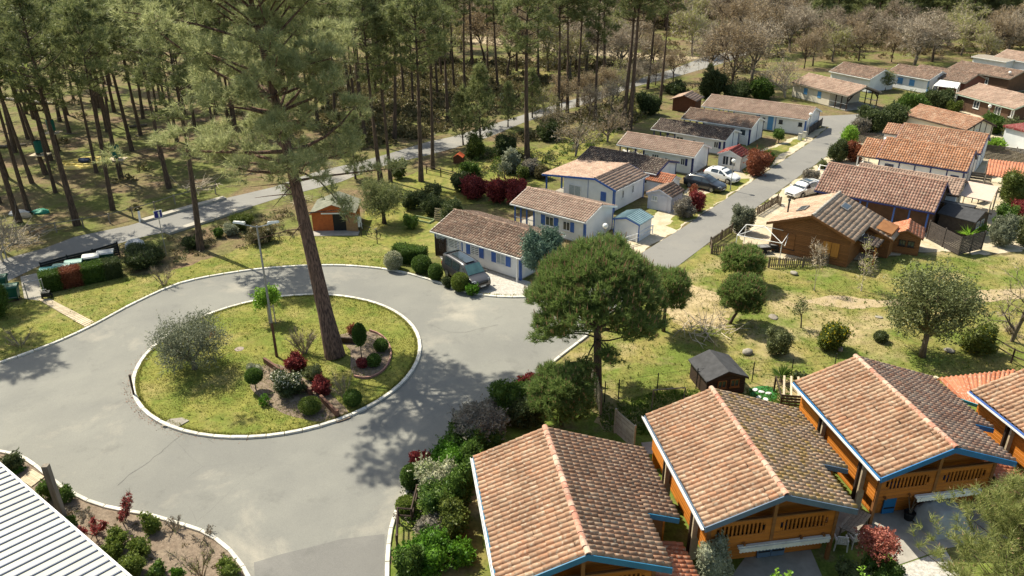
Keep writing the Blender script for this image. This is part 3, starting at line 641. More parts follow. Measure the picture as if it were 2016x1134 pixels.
def crown_tree(label, base, bx, mat, n, lf, trunkm=GREYBARK, r0=.16, lobes=9, name='tree', cat='tree', tri=False, lw=.55, shell=.35, corec=False, k=2, mat2=None, n2=0, limbs=7, spread=.6, flat=1.0, L2=.1, lobe_r=.46):
    """broadleaf tree: trunk base pixel and crown box in the photo"""
    p = at(*base); s = mpp(p); uc, vc = (bx[0]+bx[2])/2, (bx[1]+bx[3])/2; zc = height_at(p, vc); c = Vector((p.x, p.y, zc)); s = mpp(c)
    off = (uc-px(c)[0])*s; r = (bx[2]-bx[0])/2*s; a = down(c); hh = (bx[3]-bx[1])/2*s
    h = math.sqrt(max(hh**2-(r*math.sin(a)*.8)**2, (.45*hh)**2))/math.cos(a)
    t = thing(name, label, cat, p); m = MB(); cc = Vector((off, 0, zc))
    L = []
    for i in range(lobes):
        th = i*2.4+rng.uniform(-.3, .3); zz = rng.uniform(-.75, .8); rr = math.sqrt(max(0, 1-zz*zz*.85))*rng.uniform(.45, .66)
        L.append((tuple(cc+Vector((math.cos(th)*r*rr, math.sin(th)*r*rr*flat, zz*h*.68))), (r*rng.uniform(lobe_r*.8, lobe_r*1.2), r*rng.uniform(lobe_r*.8, lobe_r*1.2)*flat, h*rng.uniform(.36, .5))))
    L.append((tuple(cc), (r*.55, r*.55, h*.6)))
    fk = max(.25, zc-h*.72)
    m.tube([(0, 0, -.05), (off*.2, 0, fk*.5), (off*.45, rng.uniform(-.05, .05), fk)], [r0*1.25, r0*.95, r0*.85], 8)
    for i in range(limbs):
        tgt = Vector(L[i % len(L)][0]); b = Vector((off*.45, 0, fk*rng.uniform(.75, 1))); mid = b.lerp(tgt, .5)+Vector((rng.gauss(0, .12)*r, rng.gauss(0, .12)*r, rng.uniform(-.1, .12)*h))
        m.tube([b, mid, tgt, tgt+(tgt-mid)*.35], [r0*.55, r0*.32, r0*.16, .01], 5)
    m.build('trunk', trunkm, t, True)
    link('crown', shrub_mesh('crown', L, n, lf, lf*lw, mat, shell=shell, corec=corec, k=k, tri=tri, mat2=mat2, n2=n2, spread=spread, L2=L2), t); return t
# ------------------------------------------------------------------ buildings
PROF = np.array([(0, 0), (.07, .0), (.13, .48), (.28, .86), (.5, 1), (.72, .86), (.87, .48), (.93, .0), (1, 0)])
NQ = 2*(len(PROF)-1)
def tile_base(w, rl, amp):
    y = PROF[:, 0]*w; n = PROF[:, 1]*amp; z0 = np.zeros(len(PROF))
    bot = np.stack([y, z0, n+.020], 1); top = np.stack([y*.94+w*.03, z0+rl*1.1, n*.9+.0], 1); fr = np.stack([y, z0, n+.003], 1)
    q = []
    for i in range(len(PROF)-1):
        q += [[bot[i], bot[i+1], top[i+1], top[i]], [fr[i], fr[i+1], bot[i+1], bot[i]]]
    return np.array(q).reshape(-1, 3)          # NQ quads
def slope_frame(xe, ze, xr, zr, y0):
    s = np.array([xr-xe, 0, zr-ze], float); Ls = np.linalg.norm(s); s /= Ls
    y = np.array([0, 1., 0]); n = np.cross(y, s)
    if n[2] < 0: n = -n
    return np.array([xe, y0, ze]), y, s, n, Ls
def tile_field(name, parent, mat, slopes, w, rl, amp, jit=.012):
    """all tiles of one or more slopes as one mesh; slopes: (xe, ze, xr, zr, y0, y1)"""
    Ps = []
    for sl in slopes:
        o, y, s, n, Ls = slope_frame(*sl[:5]); D = sl[5]-sl[4]; nc = max(1, round(abs(D)/w)); nrw = max(1, round(Ls/rl)); ww = D/nc; rr = Ls/nrw
        b = tile_base(abs(ww), rr, amp); I, J = np.meshgrid(np.arange(nc), np.arange(nrw)); I = I.ravel(); J = J.ravel()
        off = np.stack([I*ww, J*rr, np.zeros(len(I))], 1)+nr.normal(size=(len(I), 3))*np.array([jit*.5, jit, jit*.35])
        loc = b[None]+off[:, None]; loc = loc.reshape(-1, 3)
        Ps.append(o+loc[:, :1]*y+loc[:, 1:2]*s+loc[:, 2:]*n)
    P = np.concatenate(Ps); me = weld_tiles(name, P, mat); o = link(name, me, parent); o['kind'] = 'stuff'; return o
def weld_tiles(name, P, mat):
    me = np_mesh(name, P, 4, [mat]); bm = bmesh.new(); bm.from_mesh(me)
    # join the quads of each tile (they sit in runs of NQ) so every tile is one island
    vs = bm.verts; vs.ensure_lookup_table(); tm = {}
    for i, v in enumerate(vs):
        k = (i//(NQ*4), round(v.co.x, 4), round(v.co.y, 4), round(v.co.z, 4))
        if k in tm: tm[k].append(v)
        else: tm[k] = [v]
    mp = {v: l[0] for l in tm.values() for v in l[1:]}
    bmesh.ops.weld_verts(bm, targetmap=mp); bm.to_mesh(me); bm.free(); return me
def single_tiles(roof, mat, slopes, w, rl, amp, limit, inframe=True):
    """the nearest tiles each as its own object, the rest as one part"""
    mats = mat if isinstance(mat, list) else [mat]*len(slopes); M0 = roof_world(roof); cand = []; meshes = {}
    for si, sl in enumerate(slopes):
        o, y, s, n, Ls = slope_frame(*sl[:5]); D = sl[5]-sl[4]; nc = max(1, round(abs(D)/w)); nrw = max(1, round(Ls/rl)); ww = D/nc; rr = Ls/nrw
        for i in range(nc):
            for j in range(nrw):
                p = o+y*i*ww+s*j*rr; wp = M0 @ Vector(p); u, v = px(wp)
                vis = -15 < u < 2031 and -15 < v < 1149
                cand.append(((0 if vis else 1), (wp-Vector((0, 0, CAM_H))).length, si, p, y, s, n, ww, rr))
    cand.sort(key=lambda c: (c[0], c[1])); Q = {}
    for q, c in enumerate(cand):
        _, _, si, p, y, s, n, ww, rr = c
        if q < limit and c[0] == 0:
            k = (si, round(ww, 4), round(rr, 4))
            if k not in meshes:
                P = tile_base(ww, rr, amp); meshes[k] = weld_tiles('tile', P, mats[si])
            ob = link('tile', meshes[k], roof)
            p2 = p+y*rng.gauss(0, .008)+s*rng.gauss(0, .022)+n*abs(rng.gauss(0, .005))
            ob.matrix_basis = Matrix(((y[0], s[0], n[0], p2[0]), (y[1], s[1], n[1], p2[1]), (y[2], s[2], n[2], p2[2]), (0, 0, 0, 1))) @ Matrix.Rotation(rng.gauss(0, .028), 4, 'Z')
        else:
            b = tile_base(ww, rr, amp)+nr.normal(size=3)*np.array([.006, .014, .004]); Q.setdefault(si, []).append(p+b[:, :1]*y+b[:, 1:2]*s+b[:, 2:]*n)
    for si, q in Q.items():
        o = link('rear_tiles', weld_tiles('rear_tiles', np.concatenate(q), mats[si]), roof); o['kind'] = 'stuff'
def roof_world(roof):
    p = roof.parent; return Matrix.Translation(p.location) @ Matrix.Rotation(p.rotation_euler.z, 4, 'Z')
def ridge_tiles(roof, mat, x, z, y0, y1, r=.13, step=.4):
    n = max(2, round((y1-y0)/step)); st = (y1-y0)/n; m = MB()
    pr = [(math.cos(a)*r, math.sin(a)*r*.85-.03) for a in np.linspace(-.15, math.pi+.15, 7)]
    vs = [(p[0], 0, p[1]+.02) for p in pr]+[(p[0]*.92, st*1.08, p[1]) for p in pr]+[(p[0]*.8, 0, p[1]-.015) for p in pr]
    fs = [(i, i+1, i+8, i+7) for i in range(6)]+[(i+14, i+15, i+1, i) for i in range(6)]
    me = m.add(vs, fs).mesh('ridge_tile', mat)
    for i in range(n): link('ridge_tile', me, roof, (x+rng.gauss(0, .008), y0+i*st, z+rng.gauss(0, .006)))
class Wall:
    """places boxes on the outside of a wall: F faces -X, B +X, S -Y, N +Y"""
    def __init__(s, t, x0, x1, y0, y1): s.t = t; s.x0, s.x1, s.y0, s.y1 = x0, x1, y0, y1
    def box(s, mb, w, p, wd, z, h, d0, d1, mi=0):
        a, b = p-wd/2, p+wd/2
        if w == 'F': return mb.box(s.x0-d1, s.x0-d0, a, b, z, z+h, mi)
        if w == 'B': return mb.box(s.x1+d0, s.x1+d1, a, b, z, z+h, mi)
        if w == 'S': return mb.box(a, b, s.y0-d1, s.y0-d0, z, z+h, mi)
        return mb.box(a, b, s.y1+d0, s.y1+d1, z, z+h, mi)
    def window(s, w, p, z, wd, h, fm=None, pane=None, shut='', sm=None, louvre=False, bars=1):
        fm = fm or WHITE; f = .06; m = MB()
        for q, ww, zz, hh in ((p, wd, z, f), (p, wd, z+h-f, f), (p-wd/2+f/2, f, z+f, h-2*f), (p+wd/2-f/2, f, z+f, h-2*f)): s.box(m, w, q, ww, zz, hh, .003, .05)
        for i in range(bars): s.box(m, w, p-wd/2+wd*(i+1)/(bars+1), .045, z+f, h-2*f, .003, .045)
        fr = m.build('window', fm, s.t); s.box(MB(), w, p, wd-2*f, z+f, h-2*f, .002, .018).build('pane', pane or GLASS, fr)
        if louvre:
            n = max(4, int((h-.12)/.14))
            for i in range(n): s.box(MB(), w, p, wd-2*f, z+f+(h-2*f)*(i+.15)/n, (h-2*f)/n*.55, .02, .046).build('slat', fm, fr)
        else: s.box(MB(), w, p, wd+.1, z-.05, .05, .003, .09).build('sill', fm, fr)
        for c in shut:
            q = p+(wd/2+.02+wd*.25)*(-1 if c == 'l' else 1); s.box(MB(), w, q, wd*.5, z-.02, h+.04, .003, .045).build('shutter', sm or BLUE, s.t)
    def panel(s, name, mat, w, p, z, wd, h, d=.04, d0=.003): return s.box(MB(), w, p, wd, z, h, d0, d).build(name, mat, s.t)
def roof_shape(t, W, L, ze, zr, xr, th=.09, ze2=None, mat=None, y0=0, y1=None, name='roof'):
    ze2 = ze if ze2 is None else ze2
    return MB().prism([(0, ze), (xr, zr), (W, ze2), (W, ze2-th), (xr, zr-th), (0, ze-th)], y0, L if y1 is None else y1).build(name, mat or GREYW, t)
def barge(t, mat, W, ze, zr, xr, y, h=.2, d=.035, ze2=None, off=.0):
    ze2 = ze if ze2 is None else ze2
    for a, b in (((0, ze), (xr, zr)), ((xr, zr), (W, ze2))):
        MB().prism([(a[0], a[1]+off), (b[0], b[1]+off), (b[0], b[1]-h), (a[0], a[1]-h)], y-d, y).build('bargeboard', mat, t)
def house(label, x, y, az, L, W_, ze, zr, wall=SIDING, tile=T_PINK, trim=WHITE, post=BLUE, xr=None, ze2=None, oh=.3, og=.22, porch=0., name='house', cat='house', cw=.25, rl=.36, amp=.05, group=None, porch_s=0., boards=(), base=True, rz=None, barge_m=None, tiles=True, gutter=True):
    t = thing(name, label, cat, (x, y, 0), -R(az) if rz is None else rz, group); xr = W_/2 if xr is None else xr; ze2 = ze if ze2 is None else ze2
    x0, x1, y0, y1 = oh, W_-oh, og+porch_s, L-og-porch
    k1 = (zr-ze)/xr; k2 = (zr-ze2)/(W_-xr)
    MB().prism([(x0, .12 if base else 0), (x1, .12 if base else 0), (x1, ze2+k2*oh-.1), (xr, zr-.1), (x0, ze+k1*oh-.1)], y0, y1).build('wall', wall, t)
    if base: MB().box(x0+.04, x1-.04, y0+.04, y1-.04, 0, .12).build('plinth', CONCRETE, t)
    rf = roof_shape(t, W_, L, ze, zr, xr, ze2=ze2)
    if tiles:
        tile_field('roof_tiles', rf, tile, [(0, ze, xr, zr, 0, L), (W_, ze2, xr, zr, 0, L)], cw, rl, amp)
        ridge_tiles(rf, tile, xr, zr+.03, 0, L)
    barge(t, barge_m or trim, W_, ze, zr, xr, 0, ze2=ze2); barge(t, barge_m or trim, W_, ze, zr, xr, L+.035, ze2=ze2)
    if gutter:
        for xx, zz, nm in ((0, ze, 'gutter'), (W_, ze2, 'gutter')):
            MB().box(xx-.09 if xx == 0 else xx, xx if xx == 0 else xx+.09, 0, L, zz-.14, zz-.03).build(nm, trim, t)
    w = Wall(t, x0, x1, y0, y1)
    for wl_, p, wd in boards:
        zt = {'F': ze+k1*oh-.12, 'B': ze2+k2*oh-.12}.get(wl_)
        if zt is None: zt = (ze+k1*p if p < xr else ze2+k2*(W_-p))-.12
        w.panel('corner_board', post, wl_, p, .02, wd, zt-.02, .035)
    for k, pr in ((1, porch), (0, porch_s)):
        if not pr: continue
        n = 3 if pr > 2.2 else 2
        for i in range(n):
            yy = (L-og-.1-(pr-.2)*i/n) if k else (og+.1+(pr-.2)*i/n)
            for xx, zz in ((x0+.06, ze), (x1-.06, ze2)): MB().box(xx-.06, xx+.06, yy-.06, yy+.06, 0, zz-.02).build('post', post, t)
        MB().box(x0, x1, (L-og-pr+.003) if k else og, (L-og) if k else og+pr-.003, .02, .16).build('porch_floor', CONC2, t)
        for xx in (x0+.06, x1-.06): MB().box(xx-.03, xx+.03, (L-og-pr) if k else og, (L-og) if k else og+pr, .95, 1.03).build('railing', WHITE, t)
    return t, w
CB = lambda L, W_, oh=.3, og=.22, porch=0.: (('F', og+.08, .16), ('F', L-og-porch-.08, .16), ('S', oh+.08, .16), ('S', W_-oh-.08, .16))

# --- white row left of the street (ridge runs from the street end, y=0, away to the left)
g_ = 'white cabins in a row left of the street'
t, w = house('long white cabin with brown tile roof beside the parked dark van', .68, 57.62, -51.5, 10.0, 6.3, 2.16, 3.2, tile=T_BROWN, group=g_, boards=CB(10, 6.3)+(('F', 7.0, .14), ('F', 6.55, .1)), cw=.24, rl=.34)
w.window('F', 8.85, .95, 1.35, 1.0, louvre=True); w.window('F', 7.45, .95, 1.35, 1.0, louvre=True)
w.window('F', 5.1, .95, .95, .95, shut='lr', louvre=True); w.window('F', 2.25, .95, 1.0, .95, pane=CURTAIN, shut='lr')
MB().box(-.14, -.02, .22, .34, 0, 2.1).build('downpipe', WHITE, t)
t, w = house('white cabin with tan tile roof and blue shutters, second in the row from the van', 6.58, 65.23, -52.3, 8.5, 5.5, 2.34, 3.2, group=g_, porch=2.3, boards=CB(8.5, 5.5, porch=2.3), tile=T_PINK)
w.window('F', 4.1, .95, .95, .95, shut='lr'); w.window('F', 2.2, .95, .8, .9, shut='l')
t, w = house('dark roofed white cabin behind the wide terrace cabin', 15.31, 79.48, -53.7, 9.85, 5.6, 2.35, 3.15, tile=T_DARK, group=g_, porch=2.4, post=DBLUE, trim=WHITE, barge_m=DBLUE, boards=CB(9.85, 5.6, porch=2.4))
w.window('F', 1.2, 1.0, .7, .8, sm=DBLUE, shut='l')
t, w = house('white cabin with sunlit pink tan tiles and stacked deckchairs on its porch', 20.74, 86.18, -55, 9.9, 5.15, 2.24, 3.2, tile=T_PINK, group=g_, porch=3.2, post=DBLUE, boards=CB(9.9, 5.15, porch=3.2))
w.window('F', 1.45, 1.0, .55, .8, sm=DBLUE, shut='l'); w.window('F', 6.0, 1.0, .6, .6); w.window('F', 4.9, 1.0, .9, .75, bars=2); w.window('F', 3.5, 1.0, .4, .6)
t, w = house('white cabin under a dark brown roof streaked with tree shadow', 26.37, 94.29, -53.9, 10.2, 5.2, 2.0, 2.85, tile=T_DARK, group=g_, porch=3.0, post=DBLUE, boards=CB(10.2, 5.2, porch=3)+(('S', 2.9, .08),))
w.window('F', 1.3, .8, .6, .8, sm=DBLUE, shut='l'); w.window('F', 4.2, .9, .4, .5); w.window('F', 6.2, .8, 1.0, .7)
t, w = house('white cabin with brown roof and a white picket gate, two before the corner', 30.84, 99.09, -53.6, 9.8, 5.3, 2.3, 3.2, tile=T_BROWN, group=g_, porch=2.8, post=DBLUE, boards=CB(9.8, 5.3, porch=2.8)+(('S', 2.8, .08),))
w.window('F', 1.2, .85, .8, 1.1, bars=0); w.window('F', 3.6, 1.0, .4, .5); w.window('F', 5.6, 1.0, .9, .7)
t, w = house('longest white cabin with pale blue door at the street corner', 39.64, 103.73, -54.2, 15.1, 6.6, 2.22, 3.3, tile=T_PINK, group=g_, porch=4.5, post=BLUE, boards=CB(15.1, 6.6, porch=4.5)+(('F', 6.6, .14), ('F', 4.3, .1)))
w.window('F', 5.95, 1.0, .5, .8); w.panel('door', PALEBLUE, 'F', 5.0, .15, .75, 1.9, .05); w.panel('shutter', PALEBLUE, 'F', 6.9, .9, .4, 1.0, .05); w.window('F', 3.6, 1.2, .5, .5, fm=DARK); w.window('F', .95, 1.2, .5, .5, fm=DARK)
# wide cabin, ridge parallel to the street
u3 = Vector((math.sin(R(38)), math.cos(R(38)), 0)); v3 = Vector((math.cos(R(38)), -math.sin(R(38)), 0)); o3 = Vector((10.33, 73.72, 0))-v3*9.0
t, w = house('wide white cabin with shallow tan roof sheltering a blue posted terrace', o3.x, o3.y, 38, 6.6, 9.0, 2.5, 3.25, xr=6.5, ze2=2.45, tile=T_PINK, group=g_, barge_m=BLUE, boards=(('S', 8.62, .16), ('S', 5.6, .03), ('B', 6.2, .16), ('B', .32, .16)), cw=.3, rl=.4, oh=.3)
for c in list(t.children):
    if c.name.startswith(('wall', 'plinth')): bpy.data.objects.remove(c)
MB().prism([(2.6, .12), (8.7, .12), (8.7, 2.42), (6.5, 3.15), (2.6, 2.68)], .22, 6.38).build('wall', SIDING, t)
w.window('S', 4.0, .25, 1.5, 1.75, pane=CURTAIN, bars=1); w.panel('shutter', BLUE, 'S', 7.45, 1.0, .62, .95, .05)
w.window('B', 3.9, 1.1, .35, .85, bars=0); w.window('B', 1.9, 1.1, .35, .85, bars=0)
for yy in (.35, 3.2, 6.2): MB().box(.25, .4, yy-.07, yy+.07, 0, 2.5).build('post', BLUE, t)
MB().box(.25, 2.6, .2, 6.4, .02, .15).build('porch_floor', CONC2, t)
# --- far houses
g2 = 'houses beyond the end of the street'
t, w = house('cream house with blue shutters and an open timber carport at its end', 50.73, 118.3, -24, 12.2, 6.9, 2.35, 3.5, wall=CREAM, tile=T_PINK, trim=GREYW, post=DARKW, porch_s=3.6, cw=.33, rl=.45, group=g2)
w.panel('shutter', PALEBLUE, 'F', 6.0, .95, .75, .95, .05); w.panel('shutter', PALEBLUE, 'F', 9.0, .95, .75, .95, .05)
for a, b in (((.4, 2.1), (3.4, 3.2)), ((6.5, 2.1), (3.5, 3.2)), ((.4, 1.5), (1.4, 2.5)), ((6.5, 1.5), (5.5, 2.5))): MB().beam((a[0], .2, a[1]), (b[0], .2, b[1]), .12, .16).build('brace', DARKW, t)
t, w = house('white house with plain brown roof behind the timber carport', 59.65, 131.7, -28, 8.6, 6.6, 2.35, 3.6, tile=T_BROWN, cw=.33, rl=.45, group=g2)
t, w = house('white house with two pale blue windows and a white slatted pergola', 68.9, 130.5, -30, 8.2, 6.2, 2.4, 3.5, tile=T_BROWN, cw=.33, rl=.45, group=g2, post=PALEBLUE, boards=(('F', .3, .12), ('S', .4, .12), ('S', 3.1, .1)))
w.panel('shutter', PALEBLUE, 'F', 3.2, .9, .95, 1.0, .05); w.panel('shutter', PALEBLUE, 'F', 5.4, .9, .95, 1.0, .05)
t, w = house('red brown timber house next to the white pergola', 73.44, 127.87, -31, 10.4, 6.3, 2.4, 3.5, wall=REDW, tile=T_BROWN, trim=GREYW, cw=.33, rl=.45, group=g2)
t, w = house('brown timber house with a lit white window and a car at its side', 82.17, 130.7, -26, 11.5, 6.6, 2.45, 3.45, wall=M('dark_brown_boards', ()), tile=T_BROWN, trim=GREYW, cw=.33, rl=.45, group=g2)
w.window('F', 4.2, .9, 1.0, 1.1); w.window('F', 8.5, .9, .8, 1.0)
t, w = house('low brown house with pale green fascia near the right edge', 70.56, 109.35, -14, 11.2, 7.8, 2.3, 3.6, wall=M('dark_brown_boards', (.11, .06, .035), (.08, .045, .027), sc=3, rough=.8), tile=T_PINK, trim=M('pale_green_paint', (.42, .50, .40), rough=.6), post=WHITE, cw=.33, rl=.45, group=g2, porch_s=.9)
w.window('F', 3.0, .9, 1.1, 1.1); w.window('F', 7.0, .9, 1.1, 1.1)
t, w = house('white walled house with a satellite dish at the top right corner', 96.0, 142.0, -26, 11, 7, 2.6, 3.7, tile=T_PINK, cw=.33, rl=.45, group=g2)
w.panel('shutter', PALEBLUE, 'F', 4.0, .9, .9, 1.0, .05)
t, w = house('flat white roofed outhouse among the far brown houses', 91.0, 147.0, -26, 7, 4.5, 2.5, 2.7, tile=CONCRETE, tiles=False, group=g2)
# --- right of the street
g3 = 'tile roofed cabins right of the street'
t, w = house('half timbered cream cabin with worn orange tan roof, farthest of the cluster', 57.41, 97.29, -24, 9.7, 5.6, 2.4, 3.5, wall=CREAM, tile=tile_mat('worn_orange_tiles', [(.36, .18, .105), (.43, .24, .15), (.30, .155, .095), (.47, .29, .19)]), post=DARKW, trim=DARKW, group=g3, boards=(('S', .5, .12), ('S', 1.7, .1), ('S', 2.8, .12), ('S', 3.9, .1), ('S', 5.1, .12)), cw=.26, rl=.38)
w.window('S', 2.25, 1.6, .45, .6)
t, w = house('orange tiled cabin half hidden behind the brighter orange one', 53.14, 86.15, -53.1, 9.2, 7.4, 2.5, 3.95, tile=tile_mat('faded_orange_tiles', [(.38, .18, .10), (.46, .25, .15), (.32, .15, .09), (.50, .32, .21)]), post=DBLUE, trim=DBLUE, group=g3, boards=(('S', .5, .12), ('S', 3.7, .1)), cw=.26, rl=.38)
MB().prism([(1.5, 2.95), (3.7, 3.8), (6.0, 2.9), (6.0, 2.8), (3.7, 3.7), (1.5, 2.85)], 9.2, 11.0).build('lower_roof', GREYW, t)
lr = MB().box(1.8, 5.7, 9.2, 10.8, .1, 2.85).build('wall', SIDING, t)
tile_field('lower_roof_tiles', t, tile_mat('faded_orange_tiles', []), [(1.5, 2.95, 3.7, 3.8, 9.2, 11), (6, 2.9, 3.7, 3.8, 9.2, 11)], .26, .38, .05)
t, w = house('bright orange tiled cabin with dark blue half timbering', 48.09, 79.44, -52.9, 9.1, 6.4, 2.43, 4.1, tile=T_ORANGE, post=DBLUE, trim=DBLUE, group=g3, boards=tuple(('F', yy, .12) for yy in (.3, 1.9, 3.5, 5.1, 6.7, 8.8))+(('S', .4, .12), ('S', 3.2, .12), ('S', 6.0, .12)), cw=.26, rl=.38, amp=.06)
w.window('F', 7.7, 1.2, .9, .7, fm=DBLUE); w.window('F', 1.1, .5, .8, 1.3, fm=DBLUE)
MB().prism([(.0, 2.35), (3.2, 3.75), (6.0, 2.4), (6.0, 2.3), (3.2, 3.65), (0, 2.25)], 9.1, 11.2).build('lower_roof', GREYW, t)
tile_field('lower_roof_tiles', t, T_ORANGE, [(0, 2.35, 3.2, 3.75, 9.14, 11.2), (6, 2.4, 3.2, 3.75, 9.14, 11.2)], .26, .38, .06)
for xx in (.15, 3.0, 5.8): MB().box(xx-.06, xx+.06, 11.0, 11.12, 0, 2.4).build('post', WHITE, t)
for zz in (.5, .95): MB().box(.1, 3.0, 11.0, 11.08, zz, zz+.09).build('railing', WHITE, t)
t, w = house('large brown walled cabin with red brown tile roof and blue eave beam', 38.61, 67.12, -52.6, 10.9, 7.1, 2.4, 4.4, wall=M('dark_brown_boards', ()), tile=tile_mat('red_brown_tiles', [(.33, .175, .125), (.40, .24, .175), (.28, .15, .11), (.44, .28, .21)]), post=BLUE, trim=DBLUE, group=g3, boards=(('F', 2.2, .14), ('F', 6.0, .14)), cw=.26, rl=.38, amp=.06, oh=.9)
for yy in (.5, 3.4, 6.5): MB().box(.06, .2, yy-.07, yy+.07, 0, 2.3).build('post', BLUE, t)
t, w = house('tan tiled annexe just behind the large red brown roof', 43.14, 71.69, -53.4, 9.95, 5.4, 2.46, 3.35, tile=T_PINK, group=g3, post=DARKW, trim=DARKW, boards=(('S', 2.7, .1),), cw=.26, rl=.38)

# --- planks: a wall of separate boards
_pm = {}
def plank(parent, mat, axis, a0, a1, c, z0, z1, th=.05, sgn=-1, gap=.012):
    k = (mat.name, axis, round(a1-a0, 3), round(z1-z0, 3), th)
    if k not in _pm:
        m = MB(); l = (a1-a0)/2; h = z1-z0-gap
        pr = [(-th/2, 0), (th/2, 0), (th/2, h*.85), (th/4, h), (-th/4, h), (-th/2, h*.85)]
        if axis == 'Y': m.prism(pr, -l, l)
        else:
            m.prism(pr, -l, l); m.v = [(y, x, z) for x, y, z in m.v]
        _pm[k] = m.mesh('plank', mat)
    mid = (a0+a1)/2
    return link('plank', _pm[k], parent, (c, mid, z0) if axis == 'Y' else (mid, c, z0))
def plank_gable(parent, mat, y, x0, x1, z0, top, ph, sgn=-1):
    z = z0
    while True:
        xs = [x for x in np.linspace(x0, x1, 161) if top(x) >= z+ph]
        if len(xs) < 4: break
        plank(parent, mat, 'X', min(xs), max(xs), y, z, z+ph); z += ph

# --- the wooden cabin on the meadow
def cabin():
    t = thing('wooden_cabin', 'honey brown log cabin with two skylights and a stovepipe by the meadow', 'cabin', (22.34, 64.14, 0), -R(37.2))
    L, W_, ze, zr, xr = 7.7, 7.5, 2.7, 4.15, 3.75; k = (zr-ze)/xr; oh = .45
    MB().prism([(oh, 0), (W_-oh, 0), (W_-oh, ze+k*oh-.12), (xr, zr-.12), (oh, ze+k*oh-.12)], .55, L-.4).build('wall', BROWNW, t)
    MB().prism([(W_-oh, 0), (9.3, 0), (9.3, 2.25), (W_-oh, 2.75)], 4.7, L-.4).build('wing_wall', BROWNW, t)
    rf = roof_shape(t, W_, L, ze, zr, xr); wing = MB().prism([(W_, ze), (9.6, ze-k*2.1), (9.6, ze-k*2.1-.09), (W_, ze-.09)], 4.3, L).build('wing_roof', GREYW, t)
    T_CAB = tile_mat('cabin_tiles', [(.39, .265, .18), (.44, .31, .22), (.35, .235, .16), (.47, .345, .255)])
    tile_field('roof_tiles', rf, T_CAB, [(0, ze, xr, zr, 0, L), (W_, ze, xr, zr, 0, L)], .33, .42, .020)
    tile_field('roof_tiles', wing, T_CAB, [(9.6, ze-k*2.1, W_, ze, 4.3, L)], .33, .42, .020)
    ridge_tiles(rf, M('pale_ridge_tile', (.46, .41, .34), (.38, .33, .27), rnd=.1), xr, zr+.03, 0, L)
    barge(t, BROWNW, W_, ze, zr, xr, 0, h=.22); MB().prism([(W_, ze+.0), (9.6, ze-k*2.1), (9.6, ze-k*2.1-.2), (W_, ze-.22)], 4.265, 4.3).build('bargeboard', BROWNW, t)
    plank_gable(t, BROWNW, .52, oh-.02, W_-oh+.02, .05, lambda x: (ze+k*x if x < xr else zr-k*(x-xr))-.12, .155)
    for i in range(17): plank(t, BROWNW, 'Y', .55, L-.4, oh-.03, .05+i*.155, .05+(i+1)*.155)
    for i in range(14): plank(t, BROWNW, 'X', W_-oh+.02, 9.3, 4.67, .05+i*.155, .05+(i+1)*.155)
    w = Wall(t, oh-.055, 9.3, .49, L-.4)
    sh = M('yellow_wood_shutter', (.50, .23, .05), (.40, .17, .035), sc=4, rough=.6, stretch=(3, 3, .4), rnd=.08)
    w.panel('shutter', sh, 'S', 5.25, .75, .68, 1.25, .05); w.panel('shutter', sh, 'S', 5.95, .75, .62, 1.25, .05); w.panel('window_frame', BROWNW, 'S', 5.6, .62, 1.55, .1, .07)
    w.panel('shutter', BROWNW, 'S', 1.9, .55, 1.25, 1.45, .05); w.panel('window_frame', DARKW, 'S', 1.9, .45, 1.45, .1, .07)
    MB().box(8.0, 8.7, 4.6, 4.64, 1.0, 2.0).build('shutter', sh, t)
    # porch roof over the side door, its post and the white air unit
    pr = MB().prism([(6.9, 2.05), (8.9, 1.75), (8.9, 1.68), (6.9, 1.98)], 2.2, 4.3).build('porch_roof', DARKW, t)
    tile_field('porch_tiles', pr, T_DARK, [(8.9, 1.75, 6.9, 2.05, 2.2, 4.3)], .28, .36, .04)
    for yy in (2.35,): MB().box(8.65, 8.79, yy-.07, yy+.07, 0, 1.72).build('post', ORANGEW, t)
    MB().box(7.05, 7.32, 3.0, 3.8, 2.15, 2.65).build('air_conditioner', WHITE, t)
    # skylights lie in the roof planes
    for side, y0, x0 in ((0, 2.2, 1.5), (1, 4.5, 5.2)):
        o, yv, s, n, Ls = slope_frame(0 if side == 0 else W_, ze, xr, zr, 0); d = 1.9 if side == 0 else 2.25
        def pt(a, b, c): q = o+yv*(y0+a)+s*(d+b)+n*c; return tuple(q)
        def pl(a0, a1, b0, b1, c0, c1): 
            v = [pt(a, b, c) for c in (c0, c1) for a, b in ((a0, b0), (a1, b0), (a1, b1), (a0, b1))]
            return MB().add(v, [(0, 3, 2, 1), (4, 5, 6, 7), (0, 1, 5, 4), (1, 2, 6, 5), (2, 3, 7, 6), (3, 0, 4, 7)])
        sk_ = pl(0, 1.35, 0, .75, .02, .16).build('skylight', M('skylight_frame', (.23, .21, .19), rough=.5), t); pl(.1, 1.25, .1, .65, .162, .17).build('pane', GLASS, sk_)
    p = MB(); p.tube([(.9, 2.6, 2.9), (.9, 2.6, 4.15)], .075, 8); p.tube([(.9, 2.6, 4.15), (.9, 2.6, 4.3)], [.13, .12], 8); p.build('stovepipe', DARK, t)
    return t
cabin()

